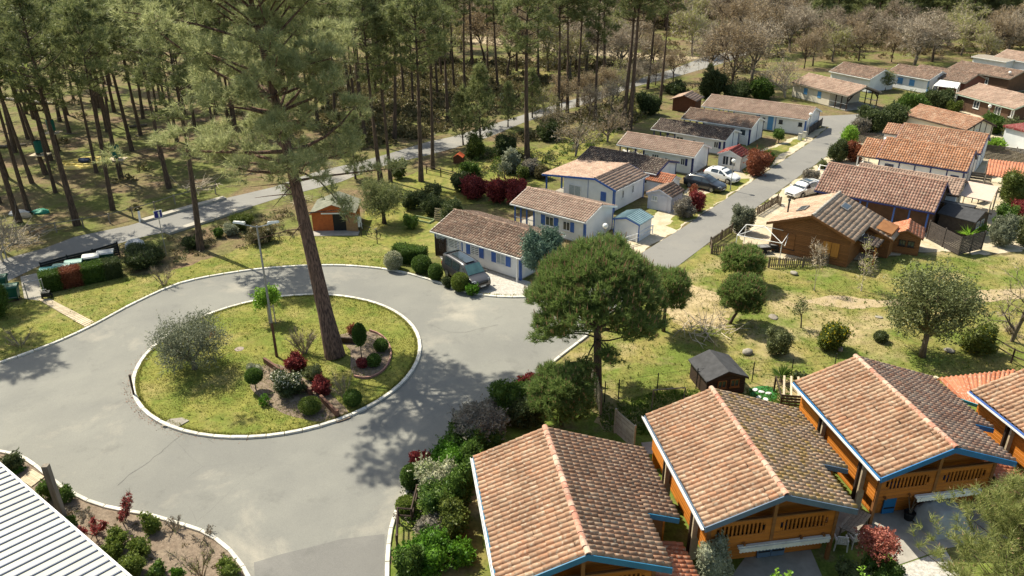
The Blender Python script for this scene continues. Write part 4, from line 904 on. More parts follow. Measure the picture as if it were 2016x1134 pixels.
# --- orange chalets in the foreground
def chalet(label, ox, oy, az, fascia, tile, limit=300, lean=True, door=None, awn=None, awn_m=WHITE, tiles=True, front=True):
    t = thing('chalet', label, 'chalet', (ox, oy, 0), -R(az), 'orange timber chalets under old tiles'); L, W_, ze, zr, xr = 8.4, 7.0, 3.4, 4.68, 3.5
    k = (zr-ze)/xr; X2 = 8.55; z2 = ze-k*(X2-W_); YN = 3.25; top = lambda x: zr-k*abs(x-xr)-.14
    MB().prism([(1.05, 0), (6.5, 0), (6.5, top(6.5)), (xr, zr-.14), (.5, top(.5)), (.5, 1.5), (1.05, 1.5)], 1.3, L-.35).build('wall', BROWNW, t)
    MB().prism([(6.5, 0), (8.0, 0), (8.0, top(8.0)), (6.5, top(6.5))], YN+.45, L-.35).build('wing_wall', BROWNW, t)
    rf = MB().prism([(0, ze), (xr, zr), (W_, ze), (W_, ze-.1), (xr, zr-.1), (0, ze-.1)], 0, L).build('roof', DARKW, t)
    rw = MB().prism([(W_, ze), (X2, z2), (X2, z2-.1), (W_, ze-.1)], YN, L).build('wing_roof', DARKW, t)
    sl = [(0, ze+.01, xr, zr+.01, 0, L), (W_, ze+.01, xr, zr+.01, 0, L)]
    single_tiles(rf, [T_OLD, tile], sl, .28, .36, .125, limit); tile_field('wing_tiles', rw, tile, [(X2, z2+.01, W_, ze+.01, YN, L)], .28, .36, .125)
    ridge_tiles(rf, tile_mat('pinkish_ridge_tiles', [(.45, .20, .14), (.50, .27, .19), (.52, .38, .29), (.40, .18, .12)]), xr, zr+.05, -.05, L+.05, .15, .38)
    # fascia boards and gutter
    for a, b in (((-.02, ze), (xr, zr)), ((xr, zr), (W_+.02, ze))): MB().prism([(a[0], a[1]+.03), (b[0], b[1]+.03), (b[0], b[1]-.27), (a[0], a[1]-.27)], -.06, -.01).build('bargeboard', fascia, t)
    MB().prism([(W_-.05, ze+.03), (X2, z2+.03), (X2, z2-.24), (W_-.05, ze-.24)], YN-.06, YN-.01).build('bargeboard', fascia, t)
    MB().box(-.05, -.003, 0, L, ze-.2, ze-.01).build('eave_board', fascia, t)
    g = MB(); g.box(-.16, -.055, -.03, L, ze-.13, ze-.1); g.box(-.175, -.158, -.03, L, ze-.13, ze-.02); g.build('gutter', WHITE, t)
    MB().box(W_+.003, W_+.04, 0, YN, ze-.2, ze-.01).build('eave_board', fascia, t); MB().box(X2+.003, X2+.04, YN, L, z2-.2, z2-.01).build('eave_board', fascia, t)
    # left wall of planks with log ends standing out, right wall
    nz = 17; ph = .195
    for i in range(nz):
        for a, b in ((.62 if i > 6 else 1.3, 1.72), (1.72, 5.5), (5.5, L-.35)): plank(t, ORANGEW, 'Y', a+.01, b-.01, .44 if i > 6 else .99, .06+i*ph, .06+(i+1)*ph, .09)
    for yy in (1.72, 5.5):
        for dy in (-.16, .16): MB().box(.16, .5, yy+dy-.055, yy+dy+.055, .05, ze-.05).build('log_post', DARKW if dy > 0 else PALEW, t)
    for i in range(16): plank(t, ORANGEW, 'Y', 1.3, YN+.45, 6.56, .06+i*ph, .06+(i+1)*ph, .09)
    for i in range(13): plank(t, ORANGEW, 'Y', YN+.45, L-.35, 8.06, .06+i*ph, .06+(i+1)*ph, .09)
    plank_gable(t, ORANGEW2, L-.30, .5, 6.5, .06, top, ph)
    if not front: return t
    # front: recessed wall, balcony with cut-out balusters
    plank_gable(t, ORANGEW2, 1.25, 1.05, 6.5, .06, lambda x: top(x) if x > 1.0 else 0, ph)
    yb = .62
    for x in (.5, 3.5, 6.5): MB().box(x-.08, x+.08, yb-.07, yb+.09, 0 if x != 3.5 else 1.55, top(x) if x == 3.5 else ze-.02).build('post', BROWNW, t)
    MB().box(.5, 6.5, yb+.06, 1.22, 1.5, 1.6).build('balcony_floor', DARKW, t)
    for z0, z1 in ((1.5, 1.7), (1.7, 1.9), (1.9, 2.1), (2.72, 2.94)): 
        for a, b in ((.58, 3.42), (3.58, 6.42)): plank(t, ORANGEW2, 'X', a, b, yb, z0, z1, .07)
    for a, b in ((.58, 3.42), (3.58, 6.42)):
        for e0, e1 in ((a, a+.28), (b-.28, b)): MB().box(e0, e1, yb-.03, yb+.03, 2.1, 2.72).build('railing_end', ORANGEW2, t)
        for e0, e1, zz in ((a+.28, a+.40, 2.1), (a+.28, a+.40, 2.58), (b-.40, b-.28, 2.1), (b-.40, b-.28, 2.58)): MB().box(e0+.003, e1, yb-.026, yb+.026, zz, zz+.14).build('railing_end', ORANGEW2, t)
        n = 11
        for i in range(n):
            c = a+.46+(b-a-.92)*i/(n-1); bm_ = MB(); bm_.box(c-.042, c+.042, yb-.022, yb+.022, 2.1, 2.72); bm_.build('baluster', ORANGEW2, t)
    MB().box(.5, 6.5, yb-.06, yb+.08, 2.945, 3.0).build('handrail', BROWNW, t)
    for x in (.9, 2.2, 4.9, 6.0): MB().box(x-.04, x+.04, yb-.22, yb-.04, 1.62, 1.72).build('log_end', BROWNW, t)
    if door:
        for q, (a, b) in enumerate(door):
            d = MB().box(a, b, 1.12, 1.19, .05, 1.98).build('door', fascia, t)
            for zz in (.35, 1.5): MB().box(a+.04, b-.04, 1.105, 1.118, zz, zz+.09).build('hinge', DARK, d)
    if awn:
        a, b = awn; aw = MB(); aw.box(a, b, .40, .54, 1.5, 1.60); aw.build('awning_box', awn_m, t)
        v = MB(); n = int((b-a)/.16)
        for i in range(n):
            x0 = a+.04+(b-a-.08)*i/n; x1 = a+.04+(b-a-.08)*(i+1)/n; v.add([(x0, .34, 1.5), (x1, .34, 1.5), (x1, .33, 1.34), ((x0+x1)/2, .325, 1.30), (x0, .33, 1.34)], [(0, 1, 2, 3, 4)])
        v.beam((a, .37, 1.52), (b, .37, 1.52), .07, .05); v.build('valance', awn_m, t)
    if lean:
        lf = MB().prism([(6.7, 2.05), (8.75, 1.5), (8.75, 1.42), (6.7, 1.97)], -.7, YN-.1).build('side_roof', DARKW, t)
        tile_field('side_tiles', lf, T_TERRA, [(8.75, 1.51, 6.7, 2.06, -.7, YN-.1)], .28, .36, .09)
        MB().box(6.7, 8.75, -.76, -.71, 1.3, 1.62).build('bargeboard', fascia, t)
        for yy in (-.5, 2.9): MB().box(8.45, 8.57, yy-.06, yy+.06, 0, 1.55).build('post', BROWNW, t)
    return t
TEALB = M('teal_blue_paint', (.035, .17, .30), (.03, .14, .25), sc=2, rough=.5)
GREYB = M('grey_blue_paint', (.10, .15, .22), (.085, .125, .185), sc=2, rough=.55)
BRIGHTB = M('bright_blue_paint', (.02, .15, .36), (.017, .125, .30), sc=2, rough=.5)
OFFW = M('awning_fabric', (.62, .61, .57), (.50, .49, .46), sc=3, rough=.8)
chalet('chalet nearest the road hedge, teal blue bargeboard and brown tiles', -.56, 22.25, -9.1, TEALB, T_OLD, door=[(3.4, 4.1)], awn=None)
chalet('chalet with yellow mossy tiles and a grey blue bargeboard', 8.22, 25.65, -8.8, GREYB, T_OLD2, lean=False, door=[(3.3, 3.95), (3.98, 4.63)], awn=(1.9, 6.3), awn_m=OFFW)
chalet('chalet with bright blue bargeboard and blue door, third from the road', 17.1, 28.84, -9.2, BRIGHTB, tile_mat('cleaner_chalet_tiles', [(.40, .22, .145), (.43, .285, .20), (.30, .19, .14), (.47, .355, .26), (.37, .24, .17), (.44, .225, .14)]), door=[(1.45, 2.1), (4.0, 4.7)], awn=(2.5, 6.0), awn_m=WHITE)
chalet('chalet cut off by the right edge, dark blue eave board', 26.44, 27.86, -9.0, BLUE, T_OLD, limit=110, lean=False, front=False)
# --- sheds
def shed(label, p, az, L, W_, ze, zr, wall, roof, trim=None, oh=.15, name='shed', felt=False, openf=None, group=None, rl=.33, cw=.25, planks=False):
    """gable faces -Y; p is the middle of the front edge on the ground"""
    t = thing(name, label, 'shed', p, -R(az), group); w2 = W_/2; k = (zr-ze)/(w2+oh)
    MB().prism([(-w2, 0), (w2, 0), (w2, ze), (0, ze+k*w2), (-w2, ze)], 0, L).build('wall', wall, t)
    ee = ze-k*oh+.02; zr2 = ze+k*w2+.04
    rf = MB().prism([(-w2-oh, ee), (0, zr2), (w2+oh, ee), (w2+oh, ee-.06), (0, zr2-.06), (-w2-oh, ee-.06)], -oh, L+oh).build('roof', roof if felt else GREYW, t)
    if felt:
        for s_ in (-1, 1):
            for i in range(3):
                a, b = i/3, (i+1)/3
                MB().prism([(s_*(w2+oh)*(1-a), ee+(zr2-ee)*a+.016), (s_*(w2+oh)*(1-b), ee+(zr2-ee)*b+.016), (s_*(w2+oh)*(1-b), ee+(zr2-ee)*b+.004), (s_*(w2+oh)*(1-a), ee+(zr2-ee)*a+.004)], -oh-.01, L+oh+.01).build('roofing_sheet', roof, rf)
    else:
        tile_field('roof_tiles', rf, roof, [(-w2-oh, ee, 0, zr2, -oh, L+oh), (w2+oh, ee, 0, zr2, -oh, L+oh)], cw, rl, .045); ridge_tiles(rf, roof, 0, zr2+.02, -oh, L+oh)
    tr = trim or wall
    for s_ in (-1, 1):
        MB().prism([(0, zr2-.02), (s_*(w2+oh), ee-.02), (s_*(w2+oh), ee-.13), (0, zr2-.14)], -oh-.03, -oh-.003).build('bargeboard', tr, t)
        MB().box(s_*w2-.05, s_*w2+.05, -.03, -.003, 0, ze).build('corner_board', tr, t)
    if planks:
        plank_gable(t, wall, -.03, -w2, w2, .03, lambda x: ze+k*(w2-abs(x)), .16)
        for s_ in (-1, 1):
            for i in range(int(ze/.16)): plank(t, wall, 'Y', 0, L, s_*(w2+.03), .03+i*.16, .03+(i+1)*.16)
    return t, Wall(t, -w2-(.06 if planks else 0), w2+(.06 if planks else 0), -.06 if planks else 0, L)
OHUT = M('orange_red_boards', (.42, .11, .028), (.33, .08, .022), sc=4, rough=.7, rnd=.06)
t, w = shed('orange red garden hut with mossy roof and its door open', (at(621, 454)+at(697, 456))/2, -2, 3.6, 3.9, 1.9, 2.75, OHUT, T_GREEN, felt=True, oh=.22)
for i in range(20):
    x = -1.85+i*.185; MB().box(x-.085, x+.085, -.03, -.003, .02, 1.86) if False else None
MB().box(-.05, 1.15, -.02, -.004, .02, 1.72).build('doorway', BLACKP, t)
d = MB(); d.box(0, 1.15, -.03, .03, .05, 1.7); dd = d.build('door', M('tan_boards', (.36, .21, .10), (.28, .16, .075), sc=4, rough=.8), t); dd.location = (1.17, -.05, 0); dd.rotation_euler = (0, 0, R(-14))
for a, b in (((.05, -.045, .2), (1.1, -.045, .2)), ((.05, -.045, 1.5), (1.1, -.045, 1.5)), ((.08, -.045, .25), (1.08, -.045, 1.45))): MB().beam(a, b, .03, .1).build('brace', M('tan_boards', ()), dd)
MB().box(-1.1, 1.3, -.09, -.03, 1.74, 1.86).build('door_rail', WHITE, t)
MB().box(-2.1, 2.4, -1.3, 0, .01, .06).build('slab', CONC2, t)
t, w = shed('small dark timber shed with black felt roof between meadow and chalets', at(1426, 778), -12, 2.4, 2.45, 1.3, 1.85, DARKW, T_BLACK, felt=True, oh=.18, planks=True)
w.window('S', -.3, .6, .6, .55, bars=1, fm=BROWNW); w.window('S', .55, .6, .6, .55, bars=1, fm=BROWNW)
t, w = shed('small yellow brown shed with red orange tiles beside the log cabin', (at(1758, 494)+at(1795, 505))/2, 28, 2.6, 2.3, 1.75, 2.35, BROWNW, T_TERRA, oh=.22, planks=True)
w.window('S', -.2, .75, .55, .55, fm=DARKW); w.window('S', .5, .75, .55, .55, fm=DARKW)
t, w = shed('grey brown garden shed with dark flat gable roof behind the plank fence', at(1923, 462), -40, 3.0, 3.2, 1.75, 2.35, M('grey_brown_boards', (.10, .075, .055), (.07, .05, .038), rough=.8, rnd=.1), T_BLACK, felt=True, oh=.2)
w.window('S', -.5, .8, .6, .6); w.window('S', .5, .8, .6, .6)
LILAC = M('pale_lilac_grey_boards', (.56, .57, .66), (.48, .49, .57), sc=2, rough=.7)
t, w = shed('pale lilac shed with double doors and mottled brown tiles by the street', (at(1275, 410)+at(1319, 419))/2, 37, 2.6, 2.5, 1.75, 2.35, LILAC, T_BROWN, trim=LILAC, oh=.2)
w.window('S', -.55, .95, .6, .5, pane=CURTAIN); w.panel('door', LILAC, 'S', .45, .05, .85, 1.6, .04)
t, w = shed('shed with bright orange tiles standing behind the lilac one', at(1322, 402)+Vector((.6, 2.4, 0)), -53, 2.6, 2.4, 1.75, 2.35, SIDING, T_TERRA, oh=.15)
t, w = shed('white shed with ribbed teal roof behind a white rail', (at(1210, 467)+at(1247, 478))/2+Vector((.2, .3, 0)), 37, 2.4, 2.6, 1.75, 2.15, SIDING, T_TEAL, trim=BLUE, felt=True, oh=.15)
for s_ in (-1, 1):
    for i in range(9):
        yy = -.1+i*.32; MB().beam((s_*1.42, yy, 1.77), (s_*.02, yy, 2.2), .07, .05).build('roof_rib', T_TEAL, t)
t, w = shed('white shed with dark red roof and glazed doors beside the white hatchback', (at(1416, 330)+at(1452, 338))/2, 36, 2.6, 2.6, 1.8, 2.4, SIDING, T_RED, trim=WHITE, oh=.2)
w.window('S', -.45, .5, .75, 1.1, bars=1); w.window('S', .4, .5, .75, 1.1, bars=1)
t, w = shed('brown shed with tan tiled gable roof at the edge of the wood', at(1345, 220), 30, 3.2, 3.4, 1.9, 2.6, M('rust_brown_boards', (.16, .06, .03), (.11, .042, .022), rough=.8), T_PINK, oh=.35, cw=.3, rl=.4)
t, w = shed('tiny playhouse with orange roof in the back garden', at(902, 322), 10, 1.0, 1.0, .8, 1.2, M('rust_brown_boards', ()), M('orange_felt', (.55, .10, .03), rough=.8), felt=True, oh=.1)
# --- corrugated white roof at the lower left
def big_roof():
    t = thing('warehouse_roof', 'white ribbed metal roof corner of a building at the lower left', 'building', at(0, 1134, 0)); z = 4.0
    A = at(-30, 890, z); B = at(258, 1140, z); d = (B-A).normalized(); nrm = Vector((-d.y, d.x, 0))
    if nrm.dot(Vector((0, 0, 0))-A) < 0 and True: pass
    inn = at(0, 1134, z)-A; inn = (inn-d*inn.dot(d)).normalized()
    A = A-d*8; B = B+d*6; o = t.location
    f = lambda p, zz: (p.x-o.x, p.y-o.y, zz)
    far_a, far_b = A+inn*13, B+inn*13; up = .0
    m = MB().add([f(A, z), f(B, z), f(far_b, z+1.1), f(far_a, z+1.1), f(A, z-.12), f(B, z-.12), f(far_b, z+.98), f(far_a, z+.98)], [(0, 1, 2, 3), (7, 6, 5, 4), (0, 4, 5, 1), (1, 5, 6, 2), (2, 6, 7, 3), (3, 7, 4, 0)])
    SHEET = M('white_sheet_metal', (.43, .415, .355), (.375, .365, .31), sc=.6, rough=.45, spec=.4); rf = m.build('roof', SHEET, t)
    n = int((B-A).length/.46); RIB = M('blue_grey_rib', (.15, .17, .24), (.12, .14, .20), rough=.5)
    for i in range(n):
        p = A+d*(i+.5)*.46; q = p+inn*13; MB().beam(f(p, z+.03), f(q, z+1.13), .06, .04).build('roof_rib', RIB, rf)
    MB().beam(f(A-inn*.05, z-.03), f(B-inn*.05, z-.03), .10, .14).build('gutter', WHITE, t)
    c, e = A+inn*.5, B+inn*.5
    MB().add([f(c, 0), f(e, 0), f(e, z-.1), f(c, z-.1), f(far_a, 0), f(far_b, 0), f(far_b, z+.9), f(far_a, z+.9)], [(0, 1, 2, 3), (5, 4, 7, 6), (1, 5, 6, 2), (4, 0, 3, 7)]).build('wall', CREAM, t)
big_roof()
# ------------------------------------------------------------------ vehicles
RUBBER = M('tyre_rubber', (.018, .018, .018), rough=.9); RIM = M('alloy_rim', (.42, .43, .44), (.34, .35, .36), rough=.35, metal=.7)
CARGLASS = M('car_glass', (.02, .03, .035), (.03, .04, .045), rough=.05, spec=.9); SCREEN = M('windscreen_glass', (.07, .15, .15), (.04, .09, .09), sc=1.5, rough=.06, spec=.9)
LIGHTM = M('headlight_glass', (.60, .62, .63), (.4, .42, .43), sc=9, rough=.1, spec=.8); TAIL = M('tail_light', (.30, .01, .01), rough=.2, spec=.6)
def carpaint(name, c): 
    m = M(name, c, tuple(x*.95 for x in c), sc=.5, rough=.28, spec=.6); b = m.node_tree.nodes['Principled BSDF']; b.inputs['Coat Weight'].default_value = .6; b.inputs['Coat Roughness'].default_value = .08; return m
def car(label, st, rear, front, paint, wheels, cabin, cat='car', name='car', rail=False, plate=True, r=.31, trim=None, pano=False, screen=CARGLASS, pillars=(.5,)):
    """st: stations x, half width, sill z, belt z, belt half width, top z, top half width, from tail to nose"""
    a, b = Vector(rear), Vector(front); d = (b-a).normalized(); L = st[-1][0]; c = a.lerp(b, .5)-d*((wheels[0]+wheels[1])/2)
    t = thing(name, label, cat, c, math.atan2(d.y, d.x)); N = 15
    def sec(s):
        x, w, zb, zm, wm, zt, wt = s; h = [(0, zb), (w*.86, zb), (w*.985, zb+.1), (w, zb+(zm-zb)*.5), (wm+(w-wm)*.35, zm-.05), (wm, zm), (wt, zt-.045), (0, zt)]
        return [(x, y, z) for y, z in h]+[(x, -y, z) for y, z in h[-2:0:-1]]
    m = MB(); n = 14
    vs = [p for s in st for p in sec(s)]; fs = [(i*n+k, i*n+(k+1) % n, (i+1)*n+(k+1) % n, (i+1)*n+k) for i in range(len(st)-1) for k in range(n)]
    fs += [tuple(range(n))[::-1], tuple((len(st)-1)*n+k for k in range(n))]; m.add(vs, fs); o = m.build('body', paint, t, True)
    bv = o.modifiers.new('b', 'SUBSURF'); bv.levels = bv.render_levels = 2; bv.subdivision_type = 'CATMULL_CLARK'
    o.data.attributes.new('crease_edge', 'FLOAT', 'EDGE'); cr = o.data.attributes['crease_edge']; vals = []
    for e in o.data.edges: 
        k0, k1 = e.vertices[0] % n, e.vertices[1] % n; same = (k0 == k1); vals.append(.55 if same and k0 in (5, 9, 6, 8) else (.35 if same else .25))
    cr.data.foreach_set('value', vals)
    def it(x):
        for p, q in zip(st, st[1:]):
            if p[0] <= x <= q[0]:
                f = (x-p[0])/(q[0]-p[0]); return [p[i]+(q[i]-p[i])*f for i in range(7)]
        return st[-1]
    i0, i1, i2, i3 = cabin      # station indices: rear glass base, roof rear, roof front, cowl
    def side(xa, xb, sg):
        q = []
        for x, f in ((xa, .08), (xb, .08), (xb, .86), (xa, .86)):
            s = it(x); y = s[4]+(s[6]-s[4])*f; z = s[3]+(s[5]-.045-s[3])*f; q.append((x, sg*(y+.016), z+.01))
        return MB().add(q, [(0, 1, 2, 3)])
    xr, xf = st[i1][0]-.05, st[i3][0]-.12; cuts = [xr]+[xr+(xf-xr)*p for p in pillars]+[xf]
    for sg in (-1, 1):
        for xa, xb in zip(cuts, cuts[1:]): 
            xb2 = xb-.07; mm = side(xa+.05, xb2, sg)
            if xb == xf:          # the front pane follows the slope of the screen pillar
                s0 = it(st[i2][0]+.05); mm.v[2] = (st[i2][0]+.0, sg*(s0[4]+(s0[6]-s0[4])*.86+.016), s0[3]+(s0[5]-.045-s0[3])*.86+.01)
            mm.build('side_window', CARGLASS, t)
    def slope(nm, sa, sb, mat, sh=.07):
        dz = .02; q = [(sa[0], sa[6]-.02, sa[5]), (sa[0], -sa[6]+.02, sa[5]), (sb[0], -sb[6]+.04, sb[5]), (sb[0], sb[6]-.04, sb[5])]
        v = [Vector(p) for p in q]; nn = (v[1]-v[0]).cross(v[3]-v[0]).normalized(); nn = nn if nn.z > 0 else -nn
        A, B = v[0].lerp(v[3], sh), v[1].lerp(v[2], sh); Cc, D = v[1].lerp(v[2], 1-sh*.4), v[0].lerp(v[3], 1-sh*.4)
        # follow the crowned roof: a middle column stands slightly higher
        mA, mC = (A+B)/2+nn*.03, (Cc+D)/2+nn*.03
        MB().add([p+nn*dz for p in (A, mA, mC, D)]+[p+nn*dz for p in (mA, B, Cc, mC)], [(0, 1, 2, 3), (4, 5, 6, 7)]).build(nm, mat, t)
    slope('windscreen', st[i3], st[i2], screen); slope('rear_window', st[i0], st[i1], CARGLASS)
    for wx in wheels:
        for sg in (-1, 1):
            w = it(wx)[1]; y0, y1 = sg*(w-.17), sg*(w+.012); wm = MB()
            pr = [(r*.62, 0), (r*.9, 0), (r, .03), (r, .15), (r*.93, .18), (r*.62, .185)]
            wm.lathe(pr, 18); wm.v = [(wx+x, y0+sg*z, r+y) for x, y, z in wm.v]; wh = wm.build('wheel', RUBBER, t, True)
            rm = MB(); nsp = 5; rm.lathe([(r*.56, .15), (r*.63, .17), (r*.63, .187), (r*.55, .187)], 18); rm.v = [(wx+x, y0+sg*z, r+y) for x, y, z in rm.v]
            for q in range(nsp):
                an = q*6.283/nsp; ca, sa = math.cos(an), math.sin(an); rm.beam((wx, y0+sg*.168, r), (wx+ca*r*.58, y0+sg*.168, r+sa*r*.58), .075, .03, up=(0, 1, 0))
            rm.build('rim', RIM, wh)
            ar = MB(); seg = 10
            for q in range(seg):
                a0, a1 = math.pi*q/seg, math.pi*(q+1)/seg; R0, R1 = r*1.02, r*1.22; yy = sg*(w+.006)
                ar.add([(wx+R0*math.cos(a0), yy, r+R0*math.sin(a0)), (wx+R1*math.cos(a0), yy, r+R1*math.sin(a0)), (wx+R1*math.cos(a1), yy, r+R1*math.sin(a1)), (wx+R0*math.cos(a1), yy, r+R0*math.sin(a1))], [(0, 1, 2, 3)])
            ar.build('wheel_arch', BLACKP, t)
    nose = st[-1]; s2 = it(L-.22); zl = s2[3]-.04
    for sg in (-1, 1):
        MB().add([(L-.34, sg*(it(L-.34)[1]+.005), zl+.05), (L-.06, sg*(nose[1]*1.0), zl-.04), (L-.03, sg*nose[1]*.72, zl-.06), (L-.24, sg*s2[6]*.92, zl+.09), (L-.34, sg*(it(L-.34)[1]*.97), zl-.07), (L-.03, sg*(nose[1]*.9), zl-.15)], [(0, 1, 2, 3), (0, 4, 5, 1), (1, 5, 2)]).build('headlight', LIGHTM, t)
        s0 = it(.1); MB().box(-.015, .16, min(sg*s0[4]*.98, sg*s0[4]*.72), max(sg*s0[4]*1.03, sg*s0[4]*.72), s0[3]-.22, s0[3]+.02).build('tail_light', TAIL, t)
        xm = st[i3][0]-.25; s3 = it(xm); mm = MB(); mm.box(xm-.06, xm+.08, min(sg*(s3[1]+.02), sg*(s3[1]+.2)), max(sg*(s3[1]+.02), sg*(s3[1]+.2)), s3[3]-.02, s3[3]+.13); mm.build('mirror', trim or paint, t)
        if rail: MB().beam((st[i1][0]+.15, sg*(st[i1][6]-.06), st[i1][5]+.03), (st[i2][0]-.1, sg*(st[i2][6]-.06), st[i2][5]+.03), .04, .04).build('roof_rail', STEEL, t)
    MB().box(L-.06, L+.012, -nose[1]*.62, nose[1]*.62, nose[3]-.19, nose[3]-.06).build('grille', BLACKP, t)
    MB().box(L-.05, L+.02, -.26, .26, nose[2]+.04, nose[2]+.15).build('number_plate', WHITE, t)
    MB().box(L-.12, L+.008, -nose[1]*.85, nose[1]*.85, nose[2]-.02, nose[2]+.05).build('bumper_lip', BLACKP, t)
    if pano: MB().box(st[i1][0]+.25, st[i2][0]-.15, -.42, .42, st[i1][5]+.005, st[i1][5]+.02).build('glass_roof', CARGLASS, t)
    return t
HATCH = [(0, .70, .36, .78, .66, .84, .58), (.12, .84, .24, .95, .78, 1.05, .62), (.5, .86, .2, .97, .80, 1.39, .56), (.95, .87, .2, .96, .81, 1.45, .58), (2.0, .87, .2, .94, .82, 1.47, .59), (2.35, .87, .2, .93, .82, 1.40, .60), (3.02, .87, .2, .92, .81, .97, .68), (3.55, .85, .2, .82, .77, .87, .62), (3.88, .75, .24, .70, .66, .73, .52), (3.97, .64, .30, .62, .56, .64, .45)]
car('white hatchback on the sandy parking strip below the globe lamp', HATCH, at(1400, 350), at(1440.2, 359.7), carpaint('white_car_paint', (.78, .78, .76)), (.66, 3.2), (1, 3, 4, 6), trim=BLACKP)
WAGON = [(0, .74, .36, .85, .70, .92, .62), (.12, .88, .24, .98, .80, 1.15, .64), (.5, .90, .2, .98, .83, 1.46, .58), (1.2, .91, .2, .97, .84, 1.52, .60), (2.3, .91, .2, .95, .85, 1.53, .61), (2.75, .91, .2, .94, .85, 1.45, .62), (3.5, .90, .2, .93, .84, .99, .72), (4.1, .88, .2, .84, .80, .90, .66), (4.48, .78, .24, .72, .68, .76, .55), (4.58, .66, .30, .64, .58, .66, .46)]
car('black estate car parked beside the white hatchback', WAGON, at(1365, 366), at(1407, 375.5), carpaint('black_car_paint', (.012, .013, .016)), (.85, 3.55), (1, 3, 4, 6), rail=True)
car('white estate with black roof, nose out beside the log cabin roof', WAGON, at(1612, 375), at(1552, 391), carpaint('white_car_paint', ()), (.85, 3.55), (1, 3, 4, 6), rail=True, pano=True, r=.34)
car('silver grey car parked between the far brown houses', HATCH, at(1990, 178), at(1967, 174), carpaint('grey_car_paint', (.25, .27, .29)), (.66, 3.2), (1, 3, 4, 6))
VAN = [(0, .86, .42, 1.05, .84, 1.75, .70), (.1, .94, .28, 1.06, .90, 1.86, .72), (.6, .96, .24, 1.06, .92, 1.92, .74), (2.2, .96, .24, 1.05, .93, 1.93, .75), (3.0, .96, .24, 1.04, .93, 1.90, .75), (3.3, .96, .24, 1.03, .92, 1.80, .74), (4.05, .95, .24, 1.03, .90, 1.14, .80), (4.5, .92, .26, .98, .85, 1.04, .74), (4.85, .82, .3, .88, .75, .92, .62), (4.95, .74, .36, .80, .66, .82, .52)]
car('dark grey passenger van parked along the white cabin', VAN, at(893, 536), at(947, 570), carpaint('dark_grey_van_paint', (.045, .043, .045)), (.95, 4.1), (0, 2, 5, 6), cat='van', name='van', r=.34, screen=SCREEN, pillars=(.33, .68), pano=True)

# ------------------------------------------------------------------ lamps, signs, posts
def globe_lamp(label, u, v, top, group='globe lamps along the street', z=None):
    p = at(u, v); h = height_at(p, top)-.22 if z is None else z; t = thing('street_lamp', label, 'street lamp', p, 0, group)
    m = MB(); m.tube([(0, 0, 0), (0, 0, .5), (0, 0, h-.2)], [.07, .055, .04], 8); m.build('pole', STEEL, t)
    g = MB(); g.lathe([(max(.001, .24*math.sin(math.pi*i/8)), h-.24*math.cos(math.pi*i/8)) for i in range(9)], 14); g.build('globe', LAMPGLOBE, t, True)
    MB().lathe([(.11, h-.32), (.13, h-.2), (.09, h-.19)], 10).build('collar', STEEL, t)
globe_lamp('globe street lamp in front of the white hatchback', 1437.5, 375, 313)
globe_lamp('globe street lamp at the corner of the longest white cabin', 1588, 277, 222)
globe_lamp('globe street lamp rising behind the round stone pine crown', 1188, 520, 449, z=3.5)
globe_lamp('globe street lamp among shrubs by the low brown house', 1941, 240, 206)
globe_lamp('globe street lamp by the parked silver car among far houses', 1978, 182, 140)
globe_lamp('globe lamp among the pale dead branches at the left edge', 14, 512, 440)
globe_lamp('globe lamp partly hidden by the orange tiled cabin ridge', 1733, 330, 270)
p = at(545, 702, ZI); t = thing('street_lamp', 'tall two headed lamp post on the island beside the big pine', 'street lamp', (p.x, p.y, ZI), 0)
H_ = height_at(p, 447); m = MB(); m.tube([(0, 0, 0), (0, 0, 2.6)], [.10, .085], 10); m.build('lower_pole', M('rusty_pole', (.16, .075, .045), (.10, .05, .03), rough=.8), t)
m = MB(); m.tube([(0, 0, 2.6), (0, 0, H_)], [.08, .055], 10); m.tube([(-.95, 0, H_+.1), (0, 0, H_-.1), (.95, 0, H_+.1)], .035, 6); m.build('pole', STEEL, t)
for s_ in (-1, 1):
    m = MB(); m.add([(s_*.7, -.14, H_+.12), (s_*.7, .14, H_+.12), (s_*1.45, .1, H_+.22), (s_*1.45, -.1, H_+.22), (s_*.72, -.1, H_+.26), (s_*.72, .1, H_+.26), (s_*1.4, .06, H_+.32), (s_*1.4, -.06, H_+.32)], [(0, 1, 2, 3), (4, 7, 6, 5), (0, 4, 5, 1), (1, 5, 6, 2), (2, 6, 7, 3), (3, 7, 4, 0)]); m.build('lamp_head', LAMPGLOBE, t)
# leaning post on the kerb and timber post at the lower left
def post_thing(label, base, top_px, w, mat, name='post', z0=0., cat='post'):
    p = at(*base, z0); h = height_at(p, top_px[1]); t = thing(name, label, cat, p); q = Vector((p.x, p.y, h)); s = mpp(q); dx = (top_px[0]-px(q)[0])*s
    m = MB(); m.beam((0, 0, -.05), (dx, 0, h-z0), w, w, up=(0, 1, 0)); m.build('shaft', mat, t); return t
post_thing('short dark stake leaning on the left side of the island kerb', (264, 780), (255, 738), .1, DARKW)
t = post_thing('thick weathered timber post standing by the white metal roof', (124, 1018), (89, 916), .28, GREYW); 
